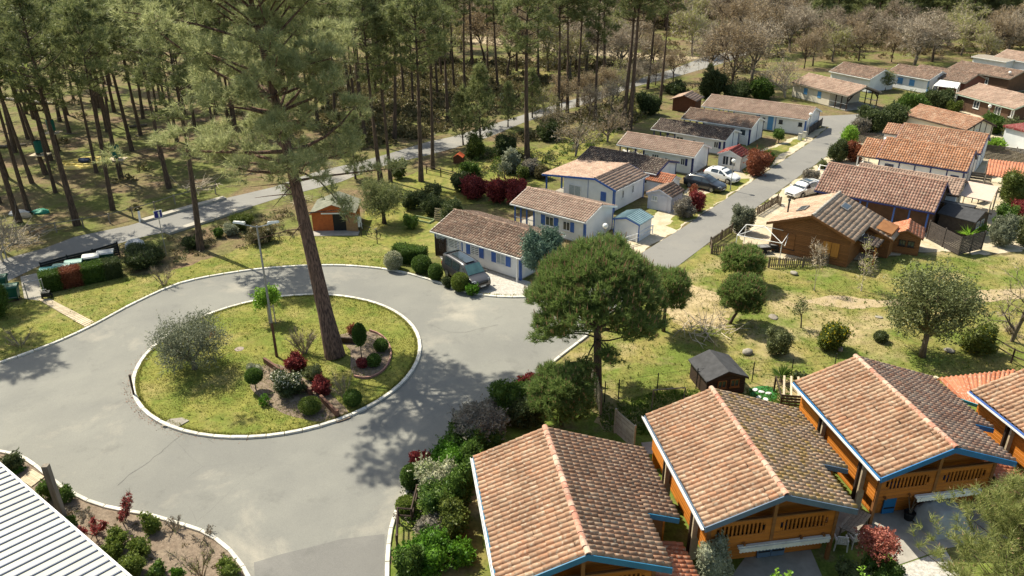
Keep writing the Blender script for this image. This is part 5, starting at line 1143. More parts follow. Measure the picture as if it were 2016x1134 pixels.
# blue road sign: white bordered square with a white upright bar
p = at(328, 503); t = thing('road_sign', 'blue square road sign with white mark beside the forest road', 'sign', p, R(42)); h = height_at(p, 421)
MB().tube([(0, 0, 0), (0, 0, h+.3)], .035, 8).build('pole', STEEL, t)
MB().box(-.36, .36, -.06, -.04, h-.38, h+.34).build('border', WHITE, t); MB().box(-.31, .31, -.068, -.061, h-.33, h+.29).build('panel', M('sign_blue', (.015, .02, .22), rough=.4), t)
m = MB(); m.box(.0, .13, -.074, -.069, h-.28, h+.12); m.add([(-.06, -.072, h+.08), (.19, -.072, h+.08), (.065, -.072, h+.25)], [(0, 1, 2)]); m.build('symbol', WHITE, t)
# ------------------------------------------------------------------ fences
def slat_fence(label, pts, h, mat, kind='picket', gap=.16, wd=.09, name='fence', post_h=None, th=.025):
    t = thing(name, label, 'fence', pts[0]); o = pts[0]
    for a, b in zip(pts, pts[1:]):
        d = b-a; L = d.length; d = d.normalized(); ang = math.atan2(d.y, d.x); n = max(1, round(L/gap)); a = a-o
        np_ = max(1, round(L/1.9))
        for i in range(np_+1): q = a+d*L*i/np_; m = MB().box(-.05, .05, -.05, .05, 0, post_h or h+.08); ob = m.build('post', mat, t); ob.location = q; ob.rotation_euler = (0, 0, ang)
        if kind == 'picket':
            for zz in (h*.25, h*.78): MB().beam(a+Vector((0, 0, zz)), a+d*L+Vector((0, 0, zz)), .03, .07).build('rail', mat, t)
            if ('p', mat.name, h, wd) not in _pm: _pm[('p', mat.name, h, wd)] = MB().prism([(-wd/2, .04), (wd/2, .04), (wd/2, h-.06), (0, h), (-wd/2, h-.06)], -.05, -.025).mesh('slat', mat)
            for i in range(n):
                ob = link('slat', _pm[('p', mat.name, h, wd)], t, a+d*(i+.5)*L/n); ob.rotation_euler = (0, rng.gauss(0, .03), ang)
        else:           # horizontal boards
            k = int(h/gap)
            for i in range(k):
                zz = .08+i*gap
                for j in range(np_): MB().beam(a+d*(L*j/np_+.06)+Vector((0, 0, zz+gap*.45)), a+d*(L*(j+1)/np_-.06)+Vector((0, 0, zz+gap*.45)), th, gap*.86).build('slat', mat, t)
    return t
def rail_fence(label, pts, h, mat, rails=(.5, .95), name='fence', pr=.06, rr=.045):
    t = thing(name, label, 'fence', pts[0]); o = pts[0]
    for i, p in enumerate(pts): MB().tube([p-o, p-o+Vector((0, 0, h))], pr, 6).build('post', mat, t)
    for a, b in zip(pts, pts[1:]):
        for f in rails: MB().tube([a-o+Vector((0, 0, h*f)), b-o+Vector((0, 0, h*f))], rr, 5).build('rail', mat, t)
    return t
PICK = M('brown_grey_pickets', (.20, .15, .105), (.13, .10, .07), sc=5, rough=.9, rnd=.2)
slat_fence('picket fence on the meadow side of the log cabin', pxpoly([(1512, 527), (1580, 526), (1658, 516)]), .95, PICK, gap=.17)
slat_fence('picket fence along the street left of the log cabin', pxpoly([(1400, 500), (1398, 487), (1440, 459)]), .95, PICK, gap=.17)
slat_fence('short picket fence below the white estate car', pxpoly([(1400, 500), (1438, 498)]), .95, PICK, gap=.17)
slat_fence('upper picket fence between street and cabin garden', pxpoly([(1490, 425), (1530, 400), (1536, 406)]), .95, PICK, gap=.17)
slat_fence('dark plank fence with gate running right from the small tiled shed', pxpoly([(1824, 470), (1886, 503), (1931, 492)]), 1.75, M('dark_grey_planks', (.085, .07, .06), (.055, .045, .04), rough=.85, rnd=.15), 'board', gap=.15)
slat_fence('long grey brown plank fence behind the orange cabins', pxpoly([(1926, 312), (2030, 326)]), 1.9, M('brown_grey_planks', (.15, .115, .085), (.10, .08, .06), rough=.85, rnd=.15), 'board', gap=.16)
slat_fence('dark plank fence beside the street bushes', pxpoly([(1686, 282), (1745, 290)]), 1.5, M('dark_grey_planks', ()), 'board', gap=.16)
slat_fence('weathered board fence at the foot of the stone pine', pxpoly([(1118, 757), (1163, 752)]), 1.6, DARKW, 'board', gap=.16)
slat_fence('pale weathered slatted fence turning past the stone pine trunk', pxpoly([(1165, 765), (1182, 818)]), 1.7, GREYW, 'board', gap=.15)
slat_fence('pale slatted fence panel behind the first chalet', pxpoly([(1210, 852), (1247, 886)]), 1.6, M('pale_grey_slats', (.42, .38, .32), (.30, .27, .22), rough=.9, rnd=.15), 'board', gap=.13)
slat_fence('dark panel fence beside the longest white cabin', pxpoly([(1592, 266), (1617, 248)]), 1.1, M('dark_grey_planks', ()), 'board', gap=.15)
slat_fence('dark timber fence beside the dark gate of the van cabin', pxpoly([(859, 503), (878, 507)]), 1.7, DARKW, 'picket', gap=.15, wd=.13, name='gate')
slat_fence('small white gate between two white cabins', pxpoly([(1456, 284), (1470, 287)]), 1.3, WHITE, 'board', gap=.2, name='gate')
rail_fence('white rail in front of the teal roofed shed', pxpoly([(1222, 487), (1253, 478), (1284, 460)]), .9, WHITE)
rail_fence('white rail fence beside the street behind the white estate', pxpoly([(1608, 352), (1612, 342), (1628, 345)]), 1.1, WHITE)
rail_fence('dark rail fence at the far right of the meadow', pxpoly([(1948, 690), (1990, 715), (2040, 735)]), 1.1, DARKW)
rail_fence('wooden rail fence along the far side of the forest road', pxpoly([(20, 470), (60, 462), (112, 458), (165, 449), (217, 440), (262, 428), (306, 416), (345, 402), (385, 392), (425, 382)]), 1.05, GREYW, rails=(.9,), pr=.07, rr=.05)
rail_fence('brown split rail fence by the kerb hedge at the lower road', pxpoly([(783, 1085), (785, 1030), (812, 1032), (823, 985)]), 1.0, DARKW, pr=.06)
rail_fence('dark wooden garden fence on the lawn behind the hedge', pxpoly([(840, 342), (868, 348), (898, 356)]), 1.0, DARKW)
rail_fence('thin wire fence posts between chalet gardens and meadow', pxpoly([(1190, 792), (1217, 788), (1293, 775), (1370, 765), (1480, 752), (1556, 745), (1640, 735)]), 1.5, DARK, rails=(.55, .95), pr=.035, rr=.008)
rail_fence('thin black garden posts right of the orange hut', pxpoly([(712, 466), (743, 480), (800, 505)]), 1.4, DARK, rails=(.95,), pr=.04, rr=.01)
slat_fence('black panel screen behind the recycling bins', pxpoly([(86, 545), (138, 530), (188, 518), (236, 503)]), 1.25, M('black_panels', (.02, .021, .024), rough=.6, rnd=.2), 'board', gap=.2, name='screen')
rail_fence('thin metal gate frame of the bin yard', pxpoly([(56, 590), (90, 583)]), 1.5, STEEL, rails=(.05, .98), pr=.045, rr=.03, name='gate')
post_thing('white bollard at the start of the concrete border', (276, 437), (273, 416), .16, WHITE, 'bollard', cat='bollard')

# ------------------------------------------------------------------ bins
GBIN = M('green_bin_plastic', (.012, .09, .055), (.010, .07, .045), rough=.5); GLID = M('grey_green_lid', (.20, .33, .29), (.15, .26, .23), rough=.5); TLID = M('teal_lid', (.03, .22, .22), rough=.5)
def bin_(label, p, az, lid, w=1.25, dp=.95, h=1.15):
    t = thing('recycling_bin', label, 'bin', p, R(az), 'wheeled bins in the bin yard'); m = MB()
    b0 = [(-w*.42, -dp*.38), (w*.42, -dp*.38), (w*.42, dp*.38), (-w*.42, dp*.38)]; b1 = [(-w/2, -dp/2), (w/2, -dp/2), (w/2, dp/2), (-w/2, dp/2)]
    m.add([(x, y, .2) for x, y in b0]+[(x, y, h) for x, y in b1], [(0, 3, 2, 1), (4, 5, 6, 7)]+[(i, (i+1) % 4, (i+1) % 4+4, i+4) for i in range(4)]); m.build('body', GBIN, t)
    MB().box(-w*.54, w*.54, -dp*.56, dp*.56, h-.06, h).build('rim', GBIN, t)
    m = MB(); q = [(-dp*.55, 0), (-dp*.45, .1), (0, .17), (dp*.45, .1), (dp*.55, 0)]; vs = [(x, y, h+.01+z) for x in (-w*.53, w*.53) for y, z in q]
    m.add(vs, [(i, i+1, i+6, i+5) for i in range(4)]+[(0, 1, 2, 3, 4), (9, 8, 7, 6, 5)]); m.build('lid', lid, t)
    for x in (-w*.38, w*.38):
        for y in (-dp*.3, dp*.3): MB().tube([(x-.03, y, .1), (x+.03, y, .1)], .1, 8).build('wheel', RUBBER, t)
    MB().beam((-w*.4, -dp*.53, h*.32), (w*.4, -dp*.53, h*.32), .03, .04).build('handle', STEEL, t)
for lb, uv, ld in (('green bin nearest the grass at the left edge', (24, 590), GBIN), ('green bin behind the front one at the left edge', (2, 572), GBIN), ('teal lidded bin at the end of the row behind the hedge', (103, 556), TLID), ('grey lidded bin second in the row behind the hedge', (128, 549), GLID), ('green grey lidded bin third in the row behind the hedge', (151, 541), GLID)):
    bin_(lb, at(*uv), 20, ld)
bin_('pale lidded bin fourth in the row behind the red tinged hedge', at(185, 529), 20, M('pale_lid', (.55, .55, .52), rough=.5)); bin_('pale lidded bin at the right end of the row behind the hedge', at(213, 521), 20, M('pale_lid', ()))
t = thing('recycling_container', 'low pale grey recycling container with a dark opening by the forest road', 'container', at(268, 494), R(20))
MB().lathe([(.001, 0), (.75, 0), (.85, .35), (.78, .8), (.55, 1.0), (.001, 1.05)], 12).build('body', M('pale_grey_plastic', (.45, .46, .46), (.36, .37, .37), rough=.6), t); MB().box(-.25, .25, -.72, -.35, .72, .9).build('opening', BLACKP, t)
t = thing('garden_cart', 'small black two wheeled cart on the plank walkway', 'cart', at(93, 588), R(200)); MB().box(-.3, .3, -.25, .25, .25, .6).build('tub', BLACKP, t)
for s_ in (-1, 1): MB().tube([(s_*.32, -.15, .17), (s_*.38, -.15, .17)], .17, 12).build('wheel', RUBBER, t)
MB().tube([(-.22, .25, .55), (-.22, .5, 1.0), (.22, .5, 1.0), (.22, .25, .55)], .02, 6).build('handle', STEEL, t)
t = thing('bicycle', 'dark bicycle leaning by the garden posts right of the orange hut', 'bicycle', at(735, 468), R(-25))
for x in (-.52, .52):
    m = MB(); pts = [(x+.33*math.cos(a), .0, .34+.33*math.sin(a)) for a in np.linspace(0, 6.283, 17)]; m.tube(pts, .022, 5, cap=False); m.build('wheel', RUBBER, t)
m = MB(); [m.tube(q, .02, 5) for q in ([(-.52, 0, .34), (-.15, 0, .34), (.38, 0, .8), (-.25, 0, .82), (-.15, 0, .34)], [(-.52, 0, .34), (-.25, 0, .82)], [(.52, 0, .34), (.36, 0, .95)], [(-.25, 0, .8), (-.28, 0, .95)])]; m.build('frame', DARK, t)
MB().box(-.4, -.16, -.06, .06, .94, 1.0).build('saddle', BLACKP, t); MB().tube([(.36, -.25, .98), (.36, .25, .98)], .018, 5).build('handlebar', STEEL, t)
# sheet hung on the hut fence
t = thing('white_sheet', 'crumpled white cloth hung beside the open hut door', 'cloth', at(708, 456)); m = MB(); nx = 7; nz = 8
vs = [(-.3+.6*i/nx+rng.gauss(0, .03), rng.gauss(0, .06)-.05*math.sin(i*2), .45+1.15*j/nz-(.2 if i in (0, nx) else 0)) for j in range(nz+1) for i in range(nx+1)]
m.add(vs, [(j*(nx+1)+i, j*(nx+1)+i+1, (j+1)*(nx+1)+i+1, (j+1)*(nx+1)+i) for j in range(nz) for i in range(nx)]); m.build('cloth', WHITE, t, True); MB().tube([(0, .05, 0), (0, .05, 1.75)], .035, 6).build('pole', DARK, t)

# ------------------------------------------------------------------ garden furniture and small things
PLAST = M('white_garden_plastic', (.62, .60, .55), (.52, .50, .46), rough=.55)
def chair(label, p, az):
    t = thing('garden_chair', label, 'chair', p, R(az), 'white plastic garden chairs'); MB().box(-.24, .24, -.22, .24, .40, .44).build('seat', PLAST, t)
    m = MB()
    for i in range(5): m.box(-.22+i*.095, -.16+i*.095, .22, .26, .44, .84)
    m.box(-.25, .25, .21, .27, .80, .88); m.build('backrest', PLAST, t)
    for sx in (-1, 1):
        MB().box(sx*.27-.03, sx*.27+.03, -.22, .26, .60, .64).build('armrest', PLAST, t)
        for sy in (-.22, .24): MB().beam((sx*.29, sy*1.1, 0), (sx*.26, sy, .62), .05, .05).build('leg', PLAST, t)
chair('white plastic chair left of the pair by the mossy chalet', at(1652, 1078), 170); chair('white plastic chair beside the pink maple, right of the pair', at(1680, 1072), 195)
def table(label, p, az, L, W_, h, mat, name='table'):
    t = thing(name, label, 'table', p, R(az))
    n = max(3, int(W_/.14))
    for i in range(n): MB().box(-L/2, L/2, -W_/2+W_*i/n+.006, -W_/2+W_*(i+1)/n-.006, h-.04, h).build('plank', mat, t)
    for sx in (-1, 1):
        for sy in (-1, 1): MB().box(sx*L*.42-.035, sx*L*.42+.035, sy*W_*.38-.035, sy*W_*.38+.035, 0, h-.04).build('leg', mat, t)
table('grey wooden table beside the white plastic chairs', at(1678, 1048), 45, 1.9, .8, .74, GREYW)
def terrace(name, pts, z, n, label=None):
    o = sheet(name, pxpoly(pts), z, CONC2); return o
terrace('terrace', [(1440, 1134), (1480, 1080), (1590, 1068), (1618, 1134), (1618, 1250), (1440, 1250)], .02, 1)
terrace('terrace', [(1690, 1022), (1735, 1005), (1960, 985), (1990, 1060), (1862, 1080), (1770, 1112)], .02, 1)
sheet('gravel_path', pxpoly([(1772, 1114), (1862, 1083), (1900, 1150), (1800, 1200)]), .015, G_GRAVEL)
terrace('side_slab', [(1262, 872), (1302, 868), (1312, 890), (1270, 896)], .02, 1)
terrace('back_slab', [(1600, 1010), (1650, 985), (1690, 1030), (1640, 1060)], .018, 1)
MB().box(-.35, .35, -.2, .2, 0, .02).build('door_mat', M('dark_mat', (.05, .04, .035), rough=.95)).location = at(1806, 1030-8, .03); bpy.data.objects['door_mat'].rotation_euler = (0, 0, R(9)); tag(bpy.data.objects['door_mat'], 'dark door mat on the slabs below the blue chalet door', 'mat')
t = thing('potted_plant', 'tall bare potted plant in a black pot on the chalet terrace', 'plant', at(1788, 1022)); MB().lathe([(.001, 0), (.2, 0), (.27, .42), (.29, .42), (.27, .46), (.22, .4), (.001, .4)], 12).build('pot', BLACKP, t)
m = MB(); [branch_mb(m, (rng.gauss(0, .05), rng.gauss(0, .05), .4), (rng.gauss(0, .15), rng.gauss(0, .15), 1), rng.uniform(.9, 1.5), .02, 5, .15, 4) for i in range(7)]; m.build('stem', GREYBARK, t)
t = thing('covered_garden_set', 'garden furniture under a pale grey cover on the chalet terrace', 'cover', at(1850, 1030), R(15)); m = MB(); nx, ny = 10, 8; vs = []
for j in range(ny+1):
    for i in range(nx+1):
        x, y = (i/nx-.5)*2, (j/ny-.5)*2; e = max(abs(x), abs(y)); z = 1.15*(1-max(0, e-.55)/.45)**.6 if e < 1 else 0; vs.append((x*1.15*(1+.04*rng.random()), y*.95, max(0, z)+rng.gauss(0, .03)*(e < 1)))
m.add(vs, [(j*(nx+1)+i, j*(nx+1)+i+1, (j+1)*(nx+1)+i+1, (j+1)*(nx+1)+i) for j in range(ny) for i in range(nx)]); m.build('sheet', M('pale_grey_cover', (.34, .35, .34), (.26, .27, .26), sc=2, rough=.7), t, True)
# island furniture: low timber retaining beams, manhole, slab
RUST = M('rusty_brown_beam', (.15, .075, .048), (.10, .05, .034), sc=3, rough=.8, rnd=.1)
for lb, a, b in (('upper rusty brown beam of the island bed, near the lamp post', (521, 714), (556, 738)), ('middle rusty brown beam behind the white flowering bush', (584, 753), (612, 777)), ('lowest rusty brown beam of the island bed', (632, 788), (664, 820))):
    A, B = at(*a, ZI), at(*b, ZI); t = thing('retaining_beam', lb, 'beam', A, 0, 'retaining beams of the island bed')
    MB().beam(Vector((0, 0, .22)), B-A+Vector((0, 0, .22)), .16, .36).build('beam', RUST, t); MB().box(B.x-A.x-.12, B.x-A.x+.12, B.y-A.y-.12, B.y-A.y+.12, 0, .48).build('end_post', RUST, t)
A = at(668, 674, ZI); t = thing('planter_wall', 'dark low planter wall right of the big pine trunk', 'planter', A, R(-8)); 
for i in range(5): MB().box(i*.24, i*.24+.22, -.08, .08, 0, .42+rng.uniform(0, .05)).build('plank', DARKW, t)
A = at(471, 687, ZI); o = MB().lathe([(.001, .012), (.3, .012), (.32, 0)], 20).build('manhole_cover', M('pinkish_iron', (.30, .24, .20), (.22, .18, .15), rough=.8)); o.location = A; tag(o, 'round manhole cover in the island grass right of the olive', 'manhole')
def stone(label, uv, r, mat, h=.25, z=0., flat=False, name='stone'):
    p = at(*uv, z); m = MB(); core(m, (0, 0, h*.35), (r, r*.75, h*.6), 0, 9, 6); o = m.build(name, mat, None, not flat); o.location = p; o.rotation_euler = (0, 0, rng.uniform(0, 3)); return tag(o, label, 'stone')
STONE = M('pale_stone', (.31, .28, .23), (.22, .20, .165), sc=4, rough=.9, bump=.4)
A = at(346, 832, ZI); o = MB().slab([(-.7, -.35), (.3, -.5), (.75, .15), (.2, .45), (-.5, .3)], 0, .05).build('flat_stone', STONE); o.location = A; tag(o, 'flat pale stone slab in the grass at the lower left of the island', 'stone')
stone('round boulder in the meadow left of the black roofed shed path', (1471, 697), .42, STONE, .4); stone('pale stone near the yellow broom in the meadow', (1653, 690), .3, STONE, .3); stone('flat white stone on the grass beyond the oak', (1730, 625), .3, STONE, .1); stone('grey stone in the oak shade', (1868, 692), .4, STONE, .25)
stone('grey slab pieces lying in the meadow behind the small pines', (1522, 625), .5, GREYW, .1); stone('stone below the picket fence', (1563, 540), .4, STONE, .3)
o = MB().box(-1.6, 1.6, -.14, .14, 0, .12).build('fallen_plank', PALEW); o.location = at(1806, 753); o.rotation_euler = (0, 0, R(18)); tag(o, 'pale plank lying on the meadow behind the third chalet', 'plank')
# swing frame, slatted pergola, artificial turf
t = thing('swing_frame', 'thin grey garden goal frame in the shaded garden behind the chalets', 'frame', at(1283, 805)); B = at(1345, 800)-at(1283, 805); m = MB(); m.tube([(0, 0, 0), (0, 0, 1.35), (B.x, B.y, 1.35), (B.x, B.y, 0)], .04, 6); m.tube([(B.x, B.y, 1.35), (B.x+.5, B.y+1, 0)], .03, 6); m.tube([(0, 0, 1.35), (.4, 1, 0)], .03, 6); m.build('frame', GREYW, t)
A = at(1534, 812); t = thing('slatted_pergola', 'small pergola with white slats left of the third chalet', 'pergola', A, R(-9)); 
for i in range(4): MB().beam((.1+i*.42, 0, 1.15), (.5+i*.42, 2.4, 1.15), .12, .05).build('slat', PALEW, t)
for x in (0, 1.7): 
    for y in (0, 2.3): MB().box(x-.05, x+.05, y-.05, y+.05, 0, 1.1).build('post', DARKW, t)
    MB().beam((x, 0, 1.08), (x, 2.3, 1.08), .06, .08).build('beam', DARKW, t)
for i in range(6): MB().box(-.05, 1.75, -.03, .0, .15+i*.2, .29+i*.2).build('plank', M('dark_grey_planks', ()), t)
sheet('artificial_turf', smooth(pxpoly([(1475, 765), (1510, 760), (1530, 770), (1525, 790), (1490, 795), (1478, 782)]), .5, True), .02, ground_mat('bright_turf', [((.03, .13, .03), 1, .4, .6, .5)], (.045, .17, .05), fine=10))
for i, uv in enumerate(((1487, 768), (1499, 772), (1513, 775), (1494, 783), (1508, 787))): 
    o = stone('round white stepping stone on the bright green turf', uv, .22, WHITE, .08, .02, name='stepping_stone'); o['group'] = 'white stepping stones on the turf'
# white frame of a gazebo beside the log cabin
A = at(1505, 500); t = thing('gazebo_frame', 'bare white metal gazebo frame beside the log cabin', 'gazebo', A, R(-30)); m = MB()
FR = [(-2.2, -1.6), (1.6, -1.6), (1.6, 1.4), (-2.2, 1.4)]
for x, y in FR: m.tube([(x, y, 0), (x, y, 1.9)], .035, 6)
for (x, y), (x2, y2) in zip(FR, FR[1:]+FR[:1]): m.tube([(x, y, 1.9), (x2, y2, 1.9)], .03, 6); m.tube([(x, y, 1.9), (-.3, -.1, 2.6)], .028, 6)
m.tube([(1.6, -1.6, 1.9), (1.6, -.1, 1.1), (1.6, 1.4, 1.9)], .025, 6); m.build('frame', WHITE, t)
for lb, uv, az in (('black trailer box under the gazebo frame, left one', (1501, 497), 10), ('black trailer box under the gazebo frame, right one', (1527, 493), -8)):
    t = thing('trailer', lb, 'trailer', at(*uv), R(az)); MB().box(-.6, .6, -.4, .4, .3, .62).build('box', BLACKP, t); MB().box(-.52, .52, -.33, .33, .62, .625).build('cover', M('grey_cover', (.2, .2, .2), rough=.8), t)
    for s_ in (-1, 1): MB().tube([(-.0, s_*.42, .2), (0, s_*.5, .2)], .2, 10).build('wheel', RUBBER, t)
# flat sunshade roof, pink tile canopy and white pergola among the houses
def canopy(label, corners, z, mat, post=WHITE, name='canopy', tiles=None, dz=.25):
    P_ = [at(u, v, z) for u, v in corners]; o = Vector((P_[0].x, P_[0].y, 0)); t = thing(name, label, 'canopy', o); m = MB()
    zz = [z+dz, z+dz, z, z]; m.add([(p.x-o.x, p.y-o.y, q) for p, q in zip(P_, zz)]+[(p.x-o.x, p.y-o.y, q-.08) for p, q in zip(P_, zz)], [(0, 1, 2, 3), (7, 6, 5, 4)]+[(i, i+4, (i+1) % 4+4, (i+1) % 4) for i in range(4)]); m.build('roof', mat, t)
    if tiles:
        a, b, c, d = [Vector((p.x-o.x, p.y-o.y, q)) for p, q in zip(P_, zz)]; n = int((b-a).length/.3)
        for i in range(n): MB().tube([a.lerp(b, (i+.5)/n)+Vector((0, 0, .02)), d.lerp(c, (i+.5)/n)+Vector((0, 0, .02))], .07, 5).build('tile_row', tiles, t)
    for p, q in zip(P_, zz): MB().box(p.x-o.x-.05, p.x-o.x+.05, p.y-o.y-.05, p.y-o.y+.05, 0, q-.08).build('post', post, t)
canopy('pale pink sunshade over a table right of the tan annexe', [(1905, 361), (1965, 372), (1952, 397), (1890, 384)], 2.2, M('pale_pink_canvas', (.55, .42, .34), (.48, .36, .29), rough=.8), post=PALEW)
canopy('low terracotta tiled canopy with turquoise edge between two chalets', [(1846, 754), (1996, 738), (1972, 815), (1890, 786)], 2.2, T_TERRA, post=BROWNW, tiles=T_TERRA, dz=.35)
A_, B_ = at(1888, 787, 2.18), at(1974, 816, 2.18); MB().beam(A_, B_, .05, .2).build('turquoise_board', M('turquoise_paint', (.05, .36, .44), rough=.5), bpy.data.objects['canopy.001' if 'canopy.001' in bpy.data.objects else 'canopy']).matrix_parent_inverse = Matrix.Translation(-bpy.data.objects['canopy.001' if 'canopy.001' in bpy.data.objects else 'canopy'].location)
canopy('salmon tiled canopy beside the plank fence', [(1946, 318), (2022, 326), (2012, 356), (1942, 343)], 2.2, T_TERRA, post=GREYW, tiles=T_TERRA)
canopy('white slatted pergola in front of the white house with pale blue windows', [(1850, 160), (1890, 166), (1885, 174), (1838, 168)], 2.3, WHITE)
slat_fence('white balustrade beside the white pergola', pxpoly([(1868, 198), (1893, 192)]), .9, WHITE, 'picket', gap=.2, wd=.08)
slat_fence('dark deck railing beside the salmon canopy', pxpoly([(1905, 352), (1950, 358)]), 1.0, GREYW, 'board', gap=.28)
table('dark table under the pale pink sunshade', at(1925, 398), 35, 1.6, .8, .75, DARKW)
t = thing('low_roof', 'dark lean-to roof between the large brown cabin and the garden shed', 'lean-to', at(1875, 440), -R(-53)); MB().prism([(-1.2, 2.3), (1.6, 1.7), (1.6, 1.62), (-1.2, 2.22)], -1.5, 1.6).build('roof', T_BLACK, t); [MB().box(x-.05, x+.05, y-.05, y+.05, 0, 1.6).build('post', DARKW, t) for x in (-1.1, 1.5) for y in (-1.4, 1.5)]
t = thing('small_building', 'white walled dark red edged house corner at the right edge', 'house', at(2022, 300), R(20)); MB().box(-1, 3, -1, 3, 0, 2.6).build('wall', SIDING, t); MB().box(-1.25, 3.2, -1.25, 3.2, 2.6, 2.85).build('roof', T_RED, t)
for lb, uv in (('white meter box by the longest white cabin, left one', (1574, 276)), ('white meter box by the longest white cabin, right one', (1583, 272))):
    t = thing('meter_box', lb, 'box', at(*uv), R(-50)); MB().box(-.22, .22, -.15, .15, 0, .85).build('cabinet', M('meter_white', (.6, .58, .52), rough=.7), t); MB().box(-.25, .25, -.18, .18, .85, .9).build('cap', CONCRETE, t)
t = thing('wood_pallet', 'pale pallet leaning on the dark garden hedge', 'pallet', at(862, 436), R(-20))
for i in range(6): MB().box(-.4, .4, -.03+i*.06, i*.06, .12+i*.2, .24+i*.2).build('slat', PALEW, t)
t = thing('garden_bed_frame', 'pale green frame of a garden bed on the grass', 'garden bed', at(833, 434), R(-30)); [MB().box(*q, 0, .18).build('plank', M('pale_green_wood', (.34, .42, .22), rough=.8), t) for q in ((-1.1, 1.1, -.5, -.44), (-1.1, 1.1, .44, .5), (-1.1, -1.04, -.44, .44), (1.04, 1.1, -.44, .44))]
for i, (lb, uv) in enumerate((('folded white deckchair on the porch, left of three', (1240, 305)), ('folded white deckchair on the porch, middle of three', (1250, 307)), ('folded white deckchair on the porch, right of three', (1260, 308)))):
    t = thing('deckchair', lb, 'deckchair', at(*uv), R(-35)); t.location.z = .16; MB().beam((-.25, 0, .1), (.5, 0, .75), .5, .05).build('back', PLAST, t); MB().beam((-.3, 0, .1), (-1.0, 0, .35), .5, .05).build('seat', PLAST, t)
    for y in (-.22, .22): MB().beam((.0, y, 0), (.1, y, .4), .04, .04).build('leg', PLAST, t)
# things in the wood on the left
t = thing('play_mat', 'round yellow inflatable play mat lying under the pines', 'play mat', at(165, 321)); m = MB()
YEL = M('yellow_canvas', (.66, .48, .07), (.58, .46, .16), sc=1.5, rough=.7); 
for i in range(24): a = i*6.283/24; m.lathe([(.001, .0), (.42, .02), (.36, .2), (.001, .24)], 7, (2.9*math.cos(a), 1.7*math.sin(a), 0))
m.build('rim', YEL, t, True); MB().lathe([(.001, .1), (2.7, .08), (2.8, .0)], 24).build('floor', M('pale_yellow_canvas', (.66, .54, .20), (.60, .44, .08), sc=1.2, rough=.8), t); bpy.data.objects[t.children[-1].name].scale = (1, .6, 1)
m = MB(); core(m, (.2, 0, .35), (.9, .5, .35)); m.build('bundle', M('dark_blue_cloth', (.02, .035, .09), rough=.8), t)
t = thing('tarpaulin', 'pale and green tarpaulin heaped at the foot of a left hand pine', 'tarpaulin', at(56, 422)); 
for nm, mt, ox, oy, r_ in (('white_sheet', PLAST, -1.0, .2, 1.1), ('cream_sheet', PALEW, -.2, -.6, .9), ('green_sheet', M('green_tarp', (.02, .22, .14), rough=.6), 1.0, .5, .9)):
    m = MB(); core(m, (ox, oy, .1), (r_, r_*.7, .28), 0, 9, 5); m.build(nm, mt, t)
GPAD = M('green_pad', (.008, .12, .09), (.006, .09, .07), rough=.6)
def pad(label, uv, z, plat=True):
    p = at(*uv); t = thing('tree_pad', label, 'tree pad', (p.x, p.y, z), 0, 'green padded wraps on pine trunks'); MB().lathe([(.40, 0), (.46, .1), (.46, 1.3), (.40, 1.4)], 10).build('wrap', GPAD, t)
    if plat: MB().box(-.95, .95, -.7, .7, -.3, -.2).build('platform', PALEW, t)
pad('green padded wrap with platform on the pine behind the thick left trunk', (113, 297), 2.6); pad('green padded wrap on a slim pine near the left edge', (90, 343), 2.6, True); pad('green padded wrap on the pine beside the yellow play mat', (239, 351), 2.5)
for lb, a, b, r_ in (('long pale log lying in the left clearing', (5, 196), (105, 206), .22), ('short pale log behind the pines in the left clearing', (50, 186), (95, 190), .18), ('dark log lying near the left edge of the wood', (0, 292), (52, 288), .22), ('grey log beyond the thicker pines', (255, 252), (290, 248), .2)):
    A, B = at(*a), at(*b); m = MB(); m.tube([(0, 0, r_), B-A+Vector((0, 0, r_))], [r_, r_*.8], 8); o = m.build('log', M('pale_log', (.45, .40, .33), (.33, .29, .24), rough=.9) if 'pale' in lb else GREYBARK); o.location = A; tag(o, lb, 'log')
t = thing('trail_sign', 'thin white marker sign standing in the wood', 'sign', at(988, 205)); MB().tube([(0, 0, 0), (0, 0, 1.6)], .05, 6).build('post', WHITE, t); MB().box(-.25, .25, -.03, .03, .9, 1.7).build('board', WHITE, t)
# branches heaped on the ground
def brush(label, uv, r, h, n=70, mat=PALETWIG):
    p = at(*uv); m = MB()
    for i in range(n):
        a = rng.uniform(0, 6.28); q = r*rng.uniform(0, .9); branch_mb(m, (q*math.cos(a), q*math.sin(a), h*rng.random()), (rng.gauss(0, 1), rng.gauss(0, 1), rng.uniform(-.1, .5)), r*rng.uniform(.5, 1.1), .035, 3, .3, 3)
    o = m.build('branch_pile', mat); o.location = p; tag(o, label, 'branch pile')
brush('heap of pale bare branches beside the forest road at the left edge', (22, 480), 3.2, .8, 110); brush('heap of grey twigs near the wooden fence behind the pine', (395, 372), 2.2, .6); brush('heap of pale twigs under the trees behind the orange hut', (590, 400), 1.5, .5, 40); brush('low heap of bare twigs on the straw patch behind the stone pine', (1385, 655), 2.0, .4, 60)
# ------------------------------------------------------------------ trees that stand out
# the big maritime pine on the island
p = at(660, 701, ZI)
hp = pine_parts(5, 26.5, 12.6, 7.0, 140, 8, .42, .036, NEEDLE_H, HEROBARK, r0=.56, lean=(-.155, .15), snag=9, droop=.04, spread=.5, whorl=6, name='hero', trunk_n=14, extra_low=5, clumps=9, bias=.25, gap=.12, prof=lambda t: (1-t)**.6*(.8+.45*min(1, t*3)), up=.12)
tree_of(hp, 'pine_tree', 'huge pine with reddish bare trunk on the round island', p, R(0), (1, 1, 1))
